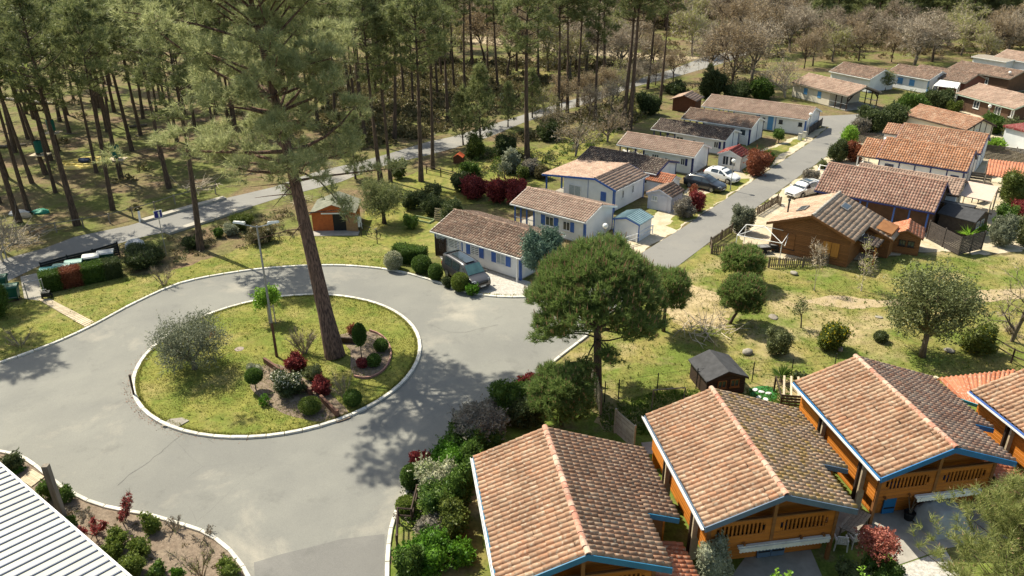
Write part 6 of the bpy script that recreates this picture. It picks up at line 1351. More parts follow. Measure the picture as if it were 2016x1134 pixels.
# umbrella shaped stone pine
def stone_pine(label, base, bx, n_sh, nl=.26, nw=.026, r0=.2, lean=None, tuft=None, tip=.9, low=0, mat=None, per=6, bark=PINEBARK):
    p = at(*base); uc, vc = (bx[0]+bx[2])/2, (bx[1]+bx[3])/2; zc = height_at(p, vc); c = Vector((p.x, p.y, zc)); s = mpp(c); off = (uc-px(c)[0])*s; r = (bx[2]-bx[0])/2*s
    a = down(c); hh = (bx[3]-bx[1])/2*s; h = math.sqrt(max(hh**2-(r*math.sin(a)*.8)**2, (.45*hh)**2))/math.cos(a)
    t = thing('stone_pine', label, 'tree', p); m = MB(); zf = max(.4, zc-h*.95)
    m.tube([(0, 0, -.05), (off*.25, 0, zf*.5), (off*.6, 0, zf), (off, 0, zc+h*.2)], [r0*1.2, r0, r0*.85, r0*.3], 9)
    cen = []; dr = []; nb = 34 if r > 2 else 20
    # limbs fan out and end in rounded pads of shoots on the dome
    for i in range(nb):
        th = i*2.39996; f = math.sqrt((i+.5)/nb); zz = h*((.95*math.sqrt(max(0, 1-f*f*.93))-.66*f*f if r > 2 else .9-1.7*(i+.5)/nb)+rng.uniform(-.1, .1)); f = f if r > 2 else math.sqrt(max(0, 1-(.9-1.7*(i+.5)/nb)**2)); e = Vector((off+math.cos(th)*r*f*(.80 if r > 2 else .62), math.sin(th)*r*f*(.80 if r > 2 else .62), zc+zz*.8-h*.08))
        b = Vector((off*.7, 0, zf+rng.uniform(0, .35)*h)); mid = b.lerp(e, .55)+Vector((0, 0, -.06*h)); m.tube([b, mid, e], [r0*.3, r0*.18, .02], 5)
        pr = r*rng.uniform(.24, .34) if r > 2 else r*rng.uniform(.34, .46); k = n_sh//nb
        d = sphere_dirs(k); d[:, 2] = np.abs(d[:, 2])*1.1-.35; d = unit(d); rad = nr.uniform(.55, 1, (k, 1)); q = np.array(tuple(e))+d*rad*np.array([pr, pr, pr*.72])
        cen.append(q); dr.append(unit(d*.55+np.array([0, 0, .75])+np.array([math.cos(th)*f, math.sin(th)*f, 0])*.35))
    for i in range(low):
        th = rng.uniform(0, 6.28) if i > 3 else (3.2, 2.7, 0.1, -.5)[i]; bp, bd = branch_mb(m, (off*.6, 0, zf*rng.uniform(.85, 1.05)), (math.cos(th), math.sin(th), .05), r*rng.uniform(.7, 1.1), .06, 5, .2, 5, 0, 0)
        k = 90; f = nr.uniform(.5, 1, k)*(len(bp)-1); q = np.array([tuple(bp[min(len(bp)-2, int(x))].lerp(bp[min(len(bp)-2, int(x))+1], x-min(len(bp)-2, int(x)))) for x in f])+nr.normal(size=(k, 3))*np.array([.3, .3, .15]); cen.append(q); dr.append(unit(nr.normal(size=(k, 3))*.4+np.array([bd.x, bd.y, .6])))
    cen = np.concatenate(cen); dr = np.concatenate(dr)
    c3 = np.concatenate([cen+dr*nl*.6*j for j in (0, .5, 1.)]); P = leaves(c3, np.concatenate([dr]*3), per, nl, nw, .45, tri=True); mi = np.zeros(len(P)//3); mats = [mat or NEEDLE_S]
    if tip: Pt = leaves(cen[::5]+dr[::5]*nl*1.1, unit(dr[::5]*.5+np.array([0, 0, 1.])), 2, nl*tip, nw*1.5, .08, tri=True); P = np.concatenate([P, Pt]); mi = np.concatenate([mi, np.ones(len(Pt)//3)]); mats.append(CANDLE)
    m.build('trunk', bark, t, True); link('crown', np_mesh('crown', P, 3, mats, mi), t); return t
stone_pine('big round crowned stone pine at the mouth of the street', (1176, 776), (1040, 466, 1312, 672), 8000, .34, .042, r0=.26, low=11)
stone_pine('stone pine just right of and behind the big round one', (1306, 652), (1266, 525, 1360, 612), 2200, .30, .042, r0=.13)
stone_pine('small leaning stone pine on the meadow, lower of the pair', (1437, 637), (1419, 540, 1504, 622), 2000, .28, .042, r0=.11)
stone_pine('small stone pine on the meadow by the pickets, upper of the pair', (1460, 560), (1420, 484, 1506, 545), 2000, .28, .042, r0=.11)
stone_pine('bushy young pine between the hedge and the first chalet', (1105, 838), (1040, 722, 1168, 826), 2600, .34, .040, r0=.12, tip=.5)
# yellowish pine top close to the camera at the lower right
p = at(1950, 1300); pp_ = pine_parts(41, 8.2, 2.2, 3.6, 30, 14, .34, .021, NEEDLE_Y, PINEBARK, r0=.16, snag=2, droop=.0, spread=.5, whorl=6, clumps=9, name='young_pine', tip=.30, up=.45, prof=lambda t: (1-t)**.45*1.0)
tree_of(pp_, 'pine_tree', 'yellow green young pine with orange buds at the lower right corner', (p.x, p.y, 0), 0, 1)
# olive, oaks and other broadleaf trees
ol = crown_tree('silver leaved olive tree on the left of the round island', (385, 728), (284, 604, 450, 732), OLIVEL, 8000, .15, GREYBARK, r0=.17, lobes=12, lw=.32, limbs=11, shell=.25, lobe_r=.36)
a_ = at(404, 690, 1.9); o = shrub_mesh('flowers', [((0, 0, 0), (.2, .2, .2))], 70, .1, .08, M('scarlet_ribbon', (.62, .05, .02), rough=.6), corec=False); o = link('red_decoration', o); o.location = at(416, 658, 2.3); tag(o, 'small scarlet bunch hanging in the olive crown', 'decoration')
crown_tree('spreading grey green oak on the meadow beyond the third chalet', (1815, 702), (1738, 520, 1938, 680), OAKL, 8200, .16, GREYBARK, r0=.2, lobes=15, limbs=13, shell=.25, lobe_r=.36, k=2, spread=.8)
crown_tree('slim sparse sapling in the middle of the meadow', (1577, 645), (1560, 572, 1594, 628), OAKL, 260, .12, GREYBARK, r0=.05, lobes=5, limbs=5, shell=.2, lobe_r=.36)
crown_tree('young tree with lime green leaves tied to a stake on the island', (531, 634), (500, 556, 552, 612), LIME, 1700, .16, GREYBARK, r0=.05, lobes=8, limbs=6, shell=.2)
t = thing('tree_stake', 'pale timber stakes supporting the lime green young tree', 'stake', at(536, 636, ZI)); [MB().box(x-.04, x+.04, -.04, .04, 0, 1.5).build('post', PALEW, t) for x in (-.2, .25)]; MB().box(-.25, .3, -.03, .03, 1.3, 1.38).build('crossbar', PALEW, t)
crown_tree('blue grey conifer in front of the van cabin gable', (1066, 575), (1026, 446, 1110, 545), SPRUCE, 6500, .24, PINEBARK, r0=.12, lobes=12, lw=.3, limbs=10, shell=.5, corec=True, lobe_r=.40)
crown_tree('slender fruit tree with pale blossom buds in the back garden', (640, 690-340), (615, 300, 668, 340), GREYL, 300, .12, GREYBARK, r0=.05, lobes=5)
crown_tree('small grey leaved olive in the back garden', (993, 352), (978, 318, 1010, 340), OLIVEL, 450, .14, GREYBARK, r0=.06, lobes=6)
crown_tree('low spreading pine crown over the garden right of the orange hut', (757, 440), (700, 350, 800, 428), NEEDLE, 4200, .28, PINEBARK, r0=.2, lobes=12, tri=True, lw=.14, k=4, limbs=9, shell=.2)
crown_tree('trimmed dark green small tree by the street verge', (1533, 281), (1522, 247, 1546, 280), HEDGE, 900, .13, GREYBARK, r0=.06, lobes=5, corec=True, shell=.6)
crown_tree('pink leaved maple at the edge of the chalet terrace', (1722, 1128), (1692, 1032, 1772, 1100), PINKL, 1300, .13, GREYBARK, r0=.05, lobes=8, limbs=8, shell=.3)
crown_tree('conifer between the white houses beyond the street', (1742, 178), (1725, 136, 1762, 172), NEEDLE, 900, .34, PINEBARK, r0=.12, lobes=7, lw=.25)
# lime green shoots rising into the bottom of the picture
for lb, u, v, w_ in (('lime green sprouting treetop at the bottom edge, left of the maple', 1545, 1118, 40), ('lime green sprouting treetop at the bottom edge below the maple', 1700, 1122, 38)):
    z = 2.9; c = at(u, v+26, z); t = thing('young_tree', lb, 'tree', (c.x, c.y, 0)); m = MB(); cen = []
    m.tube([(0, 0, 0), (0, 0, 1.8)], [.05, .035], 6)
    for i in range(12):
        a = i*2.4; e = Vector((math.cos(a)*.55, math.sin(a)*.55, 1.6)).normalized(); bp, _ = branch_mb(m, (0, 0, rng.uniform(1, 1.8)), e, rng.uniform(1.0, 1.9), .02, 4, .12, 5)
        cen += [bp[j].lerp(bp[j+1], rng.random()) for j in (2, 3, 4) for _ in range(7)]
    cen = np.array([tuple(q) for q in cen])+nr.normal(size=(len(cen), 3))*.07; m.build('trunk', GREYBARK, t); link('crown', np_mesh('crown', leaves(cen, sphere_dirs(len(cen)), 4, .13, .08, .6), 4, [LIME]), t)

# ------------------------------------------------------------------ shrubs and hedges, each by its box in the photo
ball('clipped green ball bush at the lower edge of the island bed', (588, 780, 632, 816), BUXUS, ZI, lf=.08, dens=1.6)
ball('clipped green ball on a short stem left of the white flowering bush', (484, 730, 518, 770), HEDGE, ZI, lf=.08, stem=True, dens=2)
ball('shaded clipped ball bush by the right hand kerb of the island bed', (676, 766, 712, 800), HEDGE, ZI, lf=.08, dens=1.5)
ball('red leaved bush on the island close to the lamp post', (560, 694, 604, 730), REDL, ZI, lf=.11, dens=1.2, lump_n=4)
ball('red leaved bush on the island behind the lowest beam', (612, 740, 654, 776), REDL, ZI, lf=.11, dens=1.2, lump_n=4)
ball('white flowering bush in the middle of the island bed', (537, 730, 594, 780), DARKL, ZI, lf=.10, dens=1.1, lump_n=5, mat2=WHITEF, n2=900, L2=.1, top2=True)
ball('loose green bush between the two red bushes on the island', (600, 716, 636, 750), OAKL, ZI, lf=.10, dens=.8, lump_n=4)
ball('dusty green bush left of the upper rusty beam', (488, 714, 520, 736), SILVER, ZI, lf=.1, dens=.7, lump_n=3)
ball('small sparse plant on bare soil left of the clipped ball bush', (508, 774, 532, 798), HEDGE2, ZI, lf=.11, dens=.4, corec=False, lump_n=2)
twiggy('tall twiggy broom bush on the island behind the red bush', (574, 638, 618, 698), TWIG, BROOM, 420, ZI, leafn=500)
twiggy('bare twiggy shrub right of the lower red bush on the island', (656, 728, 694, 786), TWIG, OAKL, 160, ZI, leafn=90)
twiggy('low bare rose shrub beside the upper beam', (520, 722, 548, 752), TWIG, OAKL, 110, ZI, leafn=40)
ball('dark clipped ball on a bare stem in the shaded island bed', (696, 645, 722, 705), HEDGE, ZI, lf=.09, stem=True, dens=2)
ball('round green bush at the right of the shaded island bed', (736, 666, 764, 692), HEDGE, ZI, lf=.09, dens=1.4); ball('round green bush at the front of the shaded island bed', (722, 696, 750, 722), HEDGE, ZI, lf=.09, dens=1.4)
ball('small dark red bush in the shaded island bed', (702, 704, 724, 724), REDL, ZI, lf=.1); ball('reddish bush behind the shaded island bed', (680, 636, 706, 658), REDBR, ZI, lf=.1, lump_n=3)
# around the van and the hut
hedge_box('dark green clipped hedge on the lawn left of the van', at(778, 512), at(838, 520), 1.1, 1.45, HEDGE)
ball('pale variegated round bush by the kerb', (756, 494, 792, 532), VARIEG, dens=1.6, lf=.09); ball('clipped dark bush right of the pale variegated one', (810, 502, 850, 538), HEDGE, dens=1.4, lf=.09)
ball('small clipped ball bush by the kerb left of the van', (843, 518, 872, 552), HEDGE, dens=1.6, lf=.08); ball('clipped yellow green ball bush in front of the van', (888, 536, 924, 574), BUXUS, dens=1.8, lf=.08)
ball('dark spiky bush between the two ball bushes by the van', (872, 544, 894, 566), DARKL, dens=1.1, lf=.12, lump_n=3); ball('bright spiky plant in front of the van wheel', (916, 560, 944, 582), HEDGE2, dens=.7, lf=.16, lump_n=3, corec=False)
# hedge by the bins: four sections of differing leaf
A, B = at(86, 573), at(240, 541); cut = (0, .24, .50, .78, 1)
for i, (lb, mt) in enumerate((('green end section of the clipped hedge by the bins', HEDGE), ('red leaved section of the clipped hedge by the bins', REDBR), ('middle green section of the clipped hedge by the bins', HEDGE), ('dark reddish right section of the clipped hedge by the bins', DARKL))):
    hedge_box(lb, A.lerp(B, cut[i]), A.lerp(B, cut[i+1]), 1.3, 1.5, mt, group='sections of the hedge by the bins')
ball('dark loose bush right of the bin hedge', (242, 478, 328, 528), DARKL, lf=.13, dens=.7, lump_n=6); twiggy('thin dry shrub on the lawn right of the bin hedge', (300, 515, 336, 562), TWIG, OAKL, 200, leafn=240)
twiggy('small dry shrub on the lawn near the left edge', (8, 640, 58, 684), TWIG, OAKL, 160, leafn=200); ball('dark green bush cut by the left edge beside the bins', (-40, 560, 14, 628), HEDGE, lf=.1, lump_n=3)
for i, (b_, lb, mt) in enumerate((((360, 462, 400, 490), 'dark low bush under the pine by the forest road', DARKL), ((438, 440, 470, 464), 'silvery small bush on the litter bank', SILVER), ((420, 446, 440, 468), 'small green bush on the litter bank', HEDGE), ((452, 418, 498, 452), 'yellow green bush by the concrete border', BROOM), ((480, 445, 540, 478), 'brown dry bush on the litter bank', SCRUB))): ball(lb, b_, mt, lf=.13, dens=.7, lump_n=4)
# gardens behind the white cabins
for b_, lb, mt, lf, ln in (((903, 342, 962, 392), 'red photinia bush at the left of the garden row', REDL, .16, 5), ((956, 348, 1003, 398), 'red photinia bush in the middle of the garden row', REDL, .16, 4), ((996, 356, 1047, 404), 'red photinia bush at the right of the garden row', REDL, .16, 4), ((888, 340, 930, 378), 'dark green bush left of the red photinias', DARKL, .16, 4),
   ((788, 372, 835, 412), 'dark garden hedge bush right of the hut pine', DARKL, .15, 5), ((828, 382, 872, 424), 'dark garden hedge bush in the middle', DARKL, .15, 5), ((862, 390, 912, 440), 'dark garden hedge bush at the corner of the van cabin', DARKL, .15, 5), ((796, 420, 824, 452), 'small dark conifer on the shady garden grass', HEDGE, .12, 2),
   ((985, 296, 1025, 340), 'pale feathery pampas bush in the back garden', SILVER, .2, 4), ((1020, 310, 1062, 345), 'grey green bush right of the pampas bush', GREYL, .15, 4), ((916, 270, 956, 312), 'yellow green bush beside the forest road', BROOM, .18, 4), ((1015, 325, 1045, 352), 'yellow flowering bush in the back garden', BROOM, .14, 3), ((1048, 322, 1085, 352), 'brown green bush beside the terrace cabin', SCRUB, .15, 3),
   ((975, 268, 1020, 308), 'dark reddish brown bush by the forest road', DARKL, .18, 4), ((1055, 235, 1105, 275), 'dark evergreen bush beyond the forest road bend', DARKL, .2, 5), ((830, 360, 870, 395), 'small pine bush on the garden grass', NEEDLE, .2, 3), ((905, 318, 945, 345), 'green bush behind the red photinias', HEDGE, .16, 3), ((1180, 225, 1212, 255), 'dark bush at the back of the porch cabin', DARKL, .2, 4),
   ((768, 315, 800, 352), 'yellow green bush by the two slender pines', BROOM, .18, 3), ((1255, 185, 1300, 225), 'dark bush between wood and brown shed', DARKL, .22, 4), ((1310, 160, 1352, 185), 'dark shrub behind the brown shed', DARKL, .25, 4), ((1375, 140, 1430, 192), 'large dark evergreen bush beside the brown shed', DARKL, .26, 6), ((1425, 165, 1480, 195), 'dark laurel bush behind the long cabin, left', DARKL, .24, 5), ((1475, 155, 1525, 195), 'dark laurel bush behind the long cabin, right', HEDGE, .24, 5)):
    ball(lb, b_, mt, lf=lf, dens=.55, lump_n=ln)
# along the street
for b_, lb, mt, lf, ln in (((1466, 300, 1516, 346), 'copper leaved bush beside the red roofed shed', REDBR, .15, 5), ((1500, 292, 1528, 326), 'green bush behind the copper one', HEDGE, .15, 3), ((1325, 388, 1366, 428), 'grey leaved bush beside the lilac shed', GREYL, .13, 5), ((1358, 372, 1392, 416), 'dark red bush by the lilac shed', REDL, .13, 4), ((1354, 364, 1376, 390), 'small copper bush behind the dark red one', REDBR, .12, 2),
   ((1440, 402, 1486, 458), 'grey green bush at the street corner of the log cabin', OLIVEL, .13, 6), ((1578, 330, 1612, 366), 'grey lavender bush by the white rail fence', GREYL, .13, 4), ((1636, 272, 1672, 318), 'dark round bush by the street before the orange cabins', DARKL, .16, 4), ((1664, 280, 1706, 318), 'copper red bush by the street before the orange cabins', REDBR, .15, 4), ((1655, 244, 1692, 288), 'yellow green willow bush by the street', LIME, .16, 5), ((1680, 230, 1716, 262), 'pale dry bush above the willow bush', GREYL, .15, 4), ((1608, 315, 1632, 332), 'grey green low bush on the street verge', OAKL, .13, 3),
   ((1690, 212, 1745, 258), 'large dark laurel at the street end, left', DARKL, .22, 6), ((1735, 205, 1795, 256), 'large dark laurel at the street end, middle', DARKL, .22, 6), ((1770, 182, 1830, 225), 'large dark laurel at the street end, right', HEDGE, .22, 6), ((1820, 178, 1876, 214), 'dark laurel beside the low brown house', DARKL, .22, 6), ((1866, 200, 1892, 222), 'yellow green bush beside the low brown house', BROOM, .2, 3),
   ((1935, 228, 1985, 262), 'mixed green bush under the low brown house', HEDGE, .2, 5), ((1975, 235, 2030, 275), 'greyish bush at the right edge below the brown house', OAKL, .2, 5), ((1945, 270, 1980, 296), 'pale green spiky bush by the plank fence', LIME, .25, 3), ((1975, 340, 2040, 410), 'large olive green bush at the right edge', BROOM, .16, 6), ((1985, 395, 2030, 425), 'small red flowering bush at the right edge', REDL, .14, 3), ((1960, 405, 2005, 450), 'bright green bush by the garden shed', HEDGE, .14, 4), ((1950, 425, 1998, 485), 'grey olive bush beside the garden shed', OLIVEL, .14, 6), ((1995, 425, 2040, 480), 'grey green bush at the right edge of the meadow', OAKL, .14, 5)):
    ball(lb, b_, mt, lf=lf, dens=.6, lump_n=ln)
# yuccas behind the dark fence
def yucca(label, u, v, h=1.1, mat=LIME):
    p = at(u, v); t = thing('yucca', label, 'plant', p); n = 70; c = np.tile(np.array([[0, 0, .35]]), (n, 1)); d = sphere_dirs(n); d[:, 2] = np.abs(d[:, 2])+.15; link('foliage', np_mesh('foliage', leaves(c, unit(d), 1, h, .09, .1), 4, [mat]), t); MB().tube([(0, 0, 0), (0, 0, .45)], [.1, .08], 7).build('stem', GREYBARK, t)
yucca('yellow green yucca behind the dark fence, left one', 1905, 470); yucca('yellow green yucca behind the dark fence, right one', 1938, 462); yucca('dark palm by the wire fence behind the third chalet', 1537, 752, 1.0, HEDGE)
# meadow shrubs
ball('grey green bushy shrub on the meadow above the black roofed shed', (1508, 644, 1556, 700), OAKL, lf=.10, dens=.7, lump_n=6); ball('yellow flowering broom on the meadow', (1613, 628, 1668, 690), BROOM, lf=.13, dens=.7, lump_n=6, mat2=YELLOWF, n2=500, L2=.12, top2=True)
ball('small dark tussock on the meadow left of the oak', (1722, 652, 1748, 674), DARKL, lf=.12, dens=.8); ball('dark green broom with yellow flecks right of the oak', (1896, 636, 1962, 698), BROOM, lf=.12, dens=.7, lump_n=6, mat2=YELLOWF, n2=120, L2=.1)
twiggy('purplish low heather at the right side of the meadow', (1972, 630, 2022, 660), TWIG, BUDPINK, 260, leafn=500)
ball('low plants under the third chalet garden wall', (1560, 730, 1600, 760), DARKL, lf=.12, dens=.6, lump_n=4)
# hedge bank between road and first chalet
for b_, lb, mt, lf, ln, ds in (((1022, 740, 1062, 772), 'dark red bush at the top of the bank hedge', REDL, .12, 3, .9), ((968, 752, 1040, 822), 'dark green bush near the top of the bank hedge', HEDGE, .12, 5, .8), ((898, 798, 996, 884), 'grey leaved bush in the bank hedge', GREYL, .12, 6, .8), ((945, 780, 1012, 832), 'grey brown bush above the grey one in the bank hedge', GREYL, .11, 5, .7), ((872, 838, 950, 905), 'dark green clipped bush in the bank hedge', HEDGE, .11, 5, .9), ((846, 872, 928, 945), 'bright green bush in the bank hedge', HEDGE2, .11, 5, .9), ((808, 888, 842, 922), 'small dark red bush by the road at the bank hedge', REDL, .11, 3, 1.1),
   ((789, 914, 832, 965), 'clipped round bush by the lower road, upper one', HEDGE, .09, 0, 1.3), ((822, 912, 898, 985), 'white flowering variegated bush in the bank hedge', VARIEG, .10, 5, .8), ((828, 942, 908, 1020), 'green and brown twiggy bush in the bank hedge', HEDGE, .11, 6, .6), ((779, 976, 818, 1012), 'clipped round bush by the lower road, lower one', BUXUS, .08, 0, 1.4), ((820, 1008, 880, 1062), 'lilac grey heather bush in the lower bank', GREYL, .09, 5, .7), ((790, 1050, 880, 1130), 'light green bush near the bottom edge', HEDGE2, .12, 5, .45), ((782, 1085, 830, 1150), 'dark green bush at the bottom edge by the kerb', HEDGE, .12, 4, .7), ((880, 920, 930, 1000), 'shaded green bush against the first chalet', HEDGE, .12, 4, .6), ((1000, 780, 1060, 840), 'shaded dark bush left of the young pine', DARKL, .12, 4, .7), ((905, 880, 960, 950), 'dark green bush against the back corner of the first chalet', HEDGE, .12, 5, .7), ((860, 1000, 915, 1060), 'yellow green bush beside the dry grass by the first chalet', BROOM, .12, 5, .5), ((880, 1060, 930, 1110), 'low loose green bush beside the first chalet gutter', HEDGE2, .12, 4, .35), ((930, 850, 985, 905), 'dark bush between the grey one and the first chalet ridge', HEDGE, .12, 5, .8)):
    e_ = .10 if ln else 0; w_, h_ = b_[2]-b_[0], b_[3]-b_[1]; ball(lb, (b_[0]-w_*e_, b_[1]-h_*e_, b_[2]+w_*e_, b_[3]+h_*e_*.5), mt, lf=lf*1.15, dens=ds, lump_n=ln+2 if ln else 0)
ball('silver leaved bush at the corner of the mossy chalet', (1368, 1062, 1448, 1160), SILVER, lf=.10, dens=.8, lump_n=6); ball('dark shaded bush under the maple', (1645, 1102, 1712, 1165), DARKL, lf=.12, dens=.6, lump_n=5); ball('shaded green bush below the pink maple', (1700, 1090, 1780, 1160), HEDGE, lf=.12, dens=.5, lump_n=5)
# bed by the white roof
for b_, lb, mt, ln in (((72, 940, 112, 985), 'dark green bush left of the timber post', HEDGE, 4), ((110, 956, 142, 992), 'green bush right of the timber post', HEDGE, 4), ((278, 1010, 312, 1050), 'light green round bush by the kerb in the bed', BUXUS, 3), ((210, 1040, 252, 1080), 'green bush in the bed, upper left of the group', BUXUS, 4), ((256, 1054, 298, 1094), 'green bush in the bed, right of the group', BUXUS, 4), ((200, 1066, 240, 1104), 'green bush in the bed next to the roof edge', BUXUS, 4), ((226, 1084, 284, 1140), 'largest green bush in the bed at the roof edge', BUXUS, 5), ((424, 1100, 470, 1140), 'green bush at the bottom by the curved kerb', BUXUS, 4), ((2, 890, 44, 930), 'dark heather bush at the left edge of the bed', DARKL, 4), ((18, 916, 46, 934), 'small light green plant at the left edge of the bed', HEDGE2, 2), ((126, 1014, 152, 1040), 'small green bush by the foot of the timber post', HEDGE, 3), ((336, 1116, 362, 1145), 'small green plant at the bottom of the bed', HEDGE2, 3), ((290, 1106, 326, 1140), 'dark green plant at the bottom of the bed', HEDGE, 3)):
    ball(lb, b_, mt, lf=.10, dens=.8, lump_n=ln)
for b_, lb in (((208, 964, 260, 1034), 'bare stemmed shrub with red leaf tips by the kerb'), ((154, 1002, 212, 1058), 'bare stemmed shrub with dark red leaves near the roof')):
    twiggy(lb, b_, TWIG, REDL, 70, w=.02, leafn=520, lf=.15, splay=.55)
for b_, lb in (((322, 1012, 360, 1050), 'grey dry shrub by the kerb in the bed, left'), ((370, 1034, 424, 1072), 'grey dry shrub by the kerb in the bed, right'), ((122, 990, 156, 1012), 'low brown dry tuft near the timber post'), ((156, 1000, 184, 1020), 'low pinkish dry tuft right of the timber post')): twiggy(lb, b_, TWIG, GREYL, 190, leafn=220, splay=.8)
twiggy('tall thin broom shrub at the bottom of the bed', (352, 1050, 422, 1140), TWIG, BROOM, 130, leafn=260, splay=.5)
# saplings and bare small trees on the meadow
def bare_tree(label, base, top, rad, seed, tw=PALETWIG, bark=GREYBARK, bud=BUDTAN, buds=150, r0=.07, depth=3, nb=4, tww=.03, sc=1.0):
    p = at(*base); h = height_at(p, top); ms = bare_parts(seed, h, rad, r0, bark, tw, bud, buds, depth, nb=nb, twl=h*.10, tww=tww); return tree_of(ms, 'bare_tree', label, p)
bare_tree('pale leafless young tree by the pickets, left of two', (1603, 572), 474, .8, 3, PALETWIG, PALETWIG, BUDTAN, 60, .05, 3, 3)
bare_tree('pale young tree with first yellow leaves, right of two', (1695, 573), 470, .9, 4, PALETWIG, PALETWIG, BUDYEL, 160, .06, 3, 3)
bare_tree('thin grey bare sapling behind the black roofed shed', (1404, 702), 600, .6, 5, GREYL, GREYBARK, BUDTAN, 20, .04, 2, 3)
bare_tree('bare spreading tree at the right edge of the meadow', (1992, 672), 540, 3.0, 6, TWIG, GREYBARK, BUDPINK, 200, .14, 3, 4)
bare_tree('pale branched bare tree in the garden behind the porch cabin', (1133, 308), 235, 3.0, 8, PALETWIG, GREYBARK, BUDTAN, 500, .12, 3, 5, .04)
bare_tree('bare twiggy tree beside the pale branched one', (1196, 280), 205, 3.2, 9, TWIG, GREYBARK, BUDTAN, 500, .12, 3, 5, .04)
bare_tree('pale trunked bare tree behind the long cabin', (1545, 192), 115, 4.0, 12, PALETWIG, PALETWIG, BUDTAN, 500, .2, 3, 5, .05)
bare_tree('grey brown bare bush tree beyond the forest road bend', (1090, 268), 200, 3.0, 13, TWIG, GREYBARK, SCRUB, 900, .12, 3, 5, .04)
bare_tree('pale leafless bush tree at the left edge by the forest road', (6, 515), 420, 2.6, 14, PALETWIG, PALETWIG, BUDTAN, 60, .10, 3, 5, .04)
# ------------------------------------------------------------------ the wood
PV = [pine_parts(100+i, 19+i % 2, 10.6+.9*(i % 3), 2.9+.4*(i % 3), 22, 6, .48, .062, NEEDLE, PINEBARK, r0=.25, lean=(rng.uniform(-.02, .02), rng.uniform(-.02, .02)), snag=9, gap=.22, clumps=5, name='wood_pine') for i in range(6)]
g_p = 'tall pines of the wood'
def pine(label, base, h=None, top=None, v=None, cat='tree', group=g_p, wide=1.0, name='pine_tree'):
    p = at(*base); h = h or height_at(p, top); s = h/19; i = rng.randrange(len(PV)) if v is None else v
    return tree_of(PV[i], name, label, p, rng.uniform(0, 6.28), (s*wide, s*wide, s), group)
LM = 'slender bare trunked pine standing in the wood'
named = [((152, 443), 21, 'thick mottled pine trunk leaning across the left wood', 1.15), ((222, 413), 19, 'slim pine right of the thick mottled trunk', .95), ((57, 418), 19, 'pine standing in the pale and green tarpaulin', .95), ((37, 437), 20, 'dark pine trunk at the left edge beside the forest road', 1.1), ((63, 360), 19, 'slim pine above the tarpaulin near the left edge', .9), ((90, 343), 20, 'pine with a green pad left of the thick mottled trunk', 1.0), ((114, 297), 20, 'pine with green pad and platform behind the thick trunk', 1.0), ((239, 351), 19.5, 'pine with a green pad beside the yellow play mat', 1.05), ((190, 340), 18, 'slim pine crossing the yellow play mat', .85), ((333, 370), 20, 'pine left of the biggest roadside pine', 1.05), ((395, 492), 19.5, 'dark pine on the near side of the forest road beside the blue sign', 1.15),
  ((750, 360), 19, 'grey pine trunk right of the hut, left of a close pair', 1.1), ((769, 358), 18, 'slimmer pine of the close pair right of the hut', .9), ((829, 357), 20, 'pine on the sunny garden grass behind the dark hedge', 1.05), ((852, 333), 19, 'pine by the dark garden fence', .95), ((1038, 312), 22.5, 'tallest straight pine rising over the terrace cabin garden', 1.15), ((1098, 230), 21, 'dark straight pine right of the tallest one', 1.05), ((1117, 222), 20, 'pine just behind the dark straight one', .95), ((1172, 236), 20, 'pine leaning left behind the porch cabin', .95), ((1226, 255), 24, 'left pine of the tall dark pair behind the cabins', 1.0), ((1239, 255), 25, 'right pine of the tall dark pair behind the cabins', 1.05), ((930, 133), 24, 'lone tall pine at the top centre beyond the road', 1.0)]
for i, (b_, h, lb, wd) in enumerate(named): pine(lb, b_, h, v=i % 6, wide=wd)
rest = [(260, 297), (277, 266), (137, 263), (118, 239), (55, 274), (333, 247), (13, 349), (217, 168), (205, 165), (310, 152), (84, 190), (105, 165), (195, 212), (225, 220), (30, 300), (777, 275), (795, 190), (882, 235), (894, 175), (1017, 140), (1137, 210), (870, 150), (755, 215), (720, 280), (702, 250), (740, 190), (1060, 165), (980, 175), (1190, 160), (690, 200), (660, 240), (850, 160), (915, 190), (625, 240), (590, 210), (960, 150), (500, 220), (450, 240), (420, 180), (560, 170), (380, 200), (480, 150), (340, 120), (620, 140), (1300, 200), (1275, 175)]
for b_ in rest:
    u_, v_ = b_; z_ = ('at the far left clearing' if u_ < 130 and v_ < 260 else 'near the yellow play mat' if u_ < 350 and v_ > 225 else 'in the left wood behind the play mat' if u_ < 400 else 'behind the crown of the huge island pine' if u_ < 700 else 'in the scrub just beyond the forest road' if u_ < 900 else 'near the pale far track')
    pine('slender bare trunked pine '+z_, b_, rng.uniform(17.5, 21.5), wide=rng.uniform(.85, 1.1), group='slender pines '+z_)
for b_ in ((-40, 470), (-110, 520), (-70, 590), (-190, 560)): pine('pine just outside the left edge shading the lawn', b_, 19, group='pines outside the left edge')
taken = [Vector(o.location).to_2d() for o in C.objects if o.get('category') in ('tree', 'house', 'shed', 'cabin')]
def free(p, d): return all((p.to_2d()-q).length > d for q in taken)
road_pts = [at(u, v).to_2d() for u, v in FR_UP+FR_LO]
def near_road(p, d=3.0): 
    for a, b in list(zip(FRW_U, FRW_U[1:])):
        ab = b-a; t_ = max(0, min(1, (p.to_2d()-a).dot(ab)/ab.length_squared))
        if (a+ab*t_-p.to_2d()).length < d: return True
    return False
FRW_U = [(at(*a)+at(*b)).to_2d()/2 for a, b in zip(FR_UP, FR_LO[::-1])] if len(FR_UP) == len(FR_LO) else [at(*a).to_2d() for a in FR_UP]
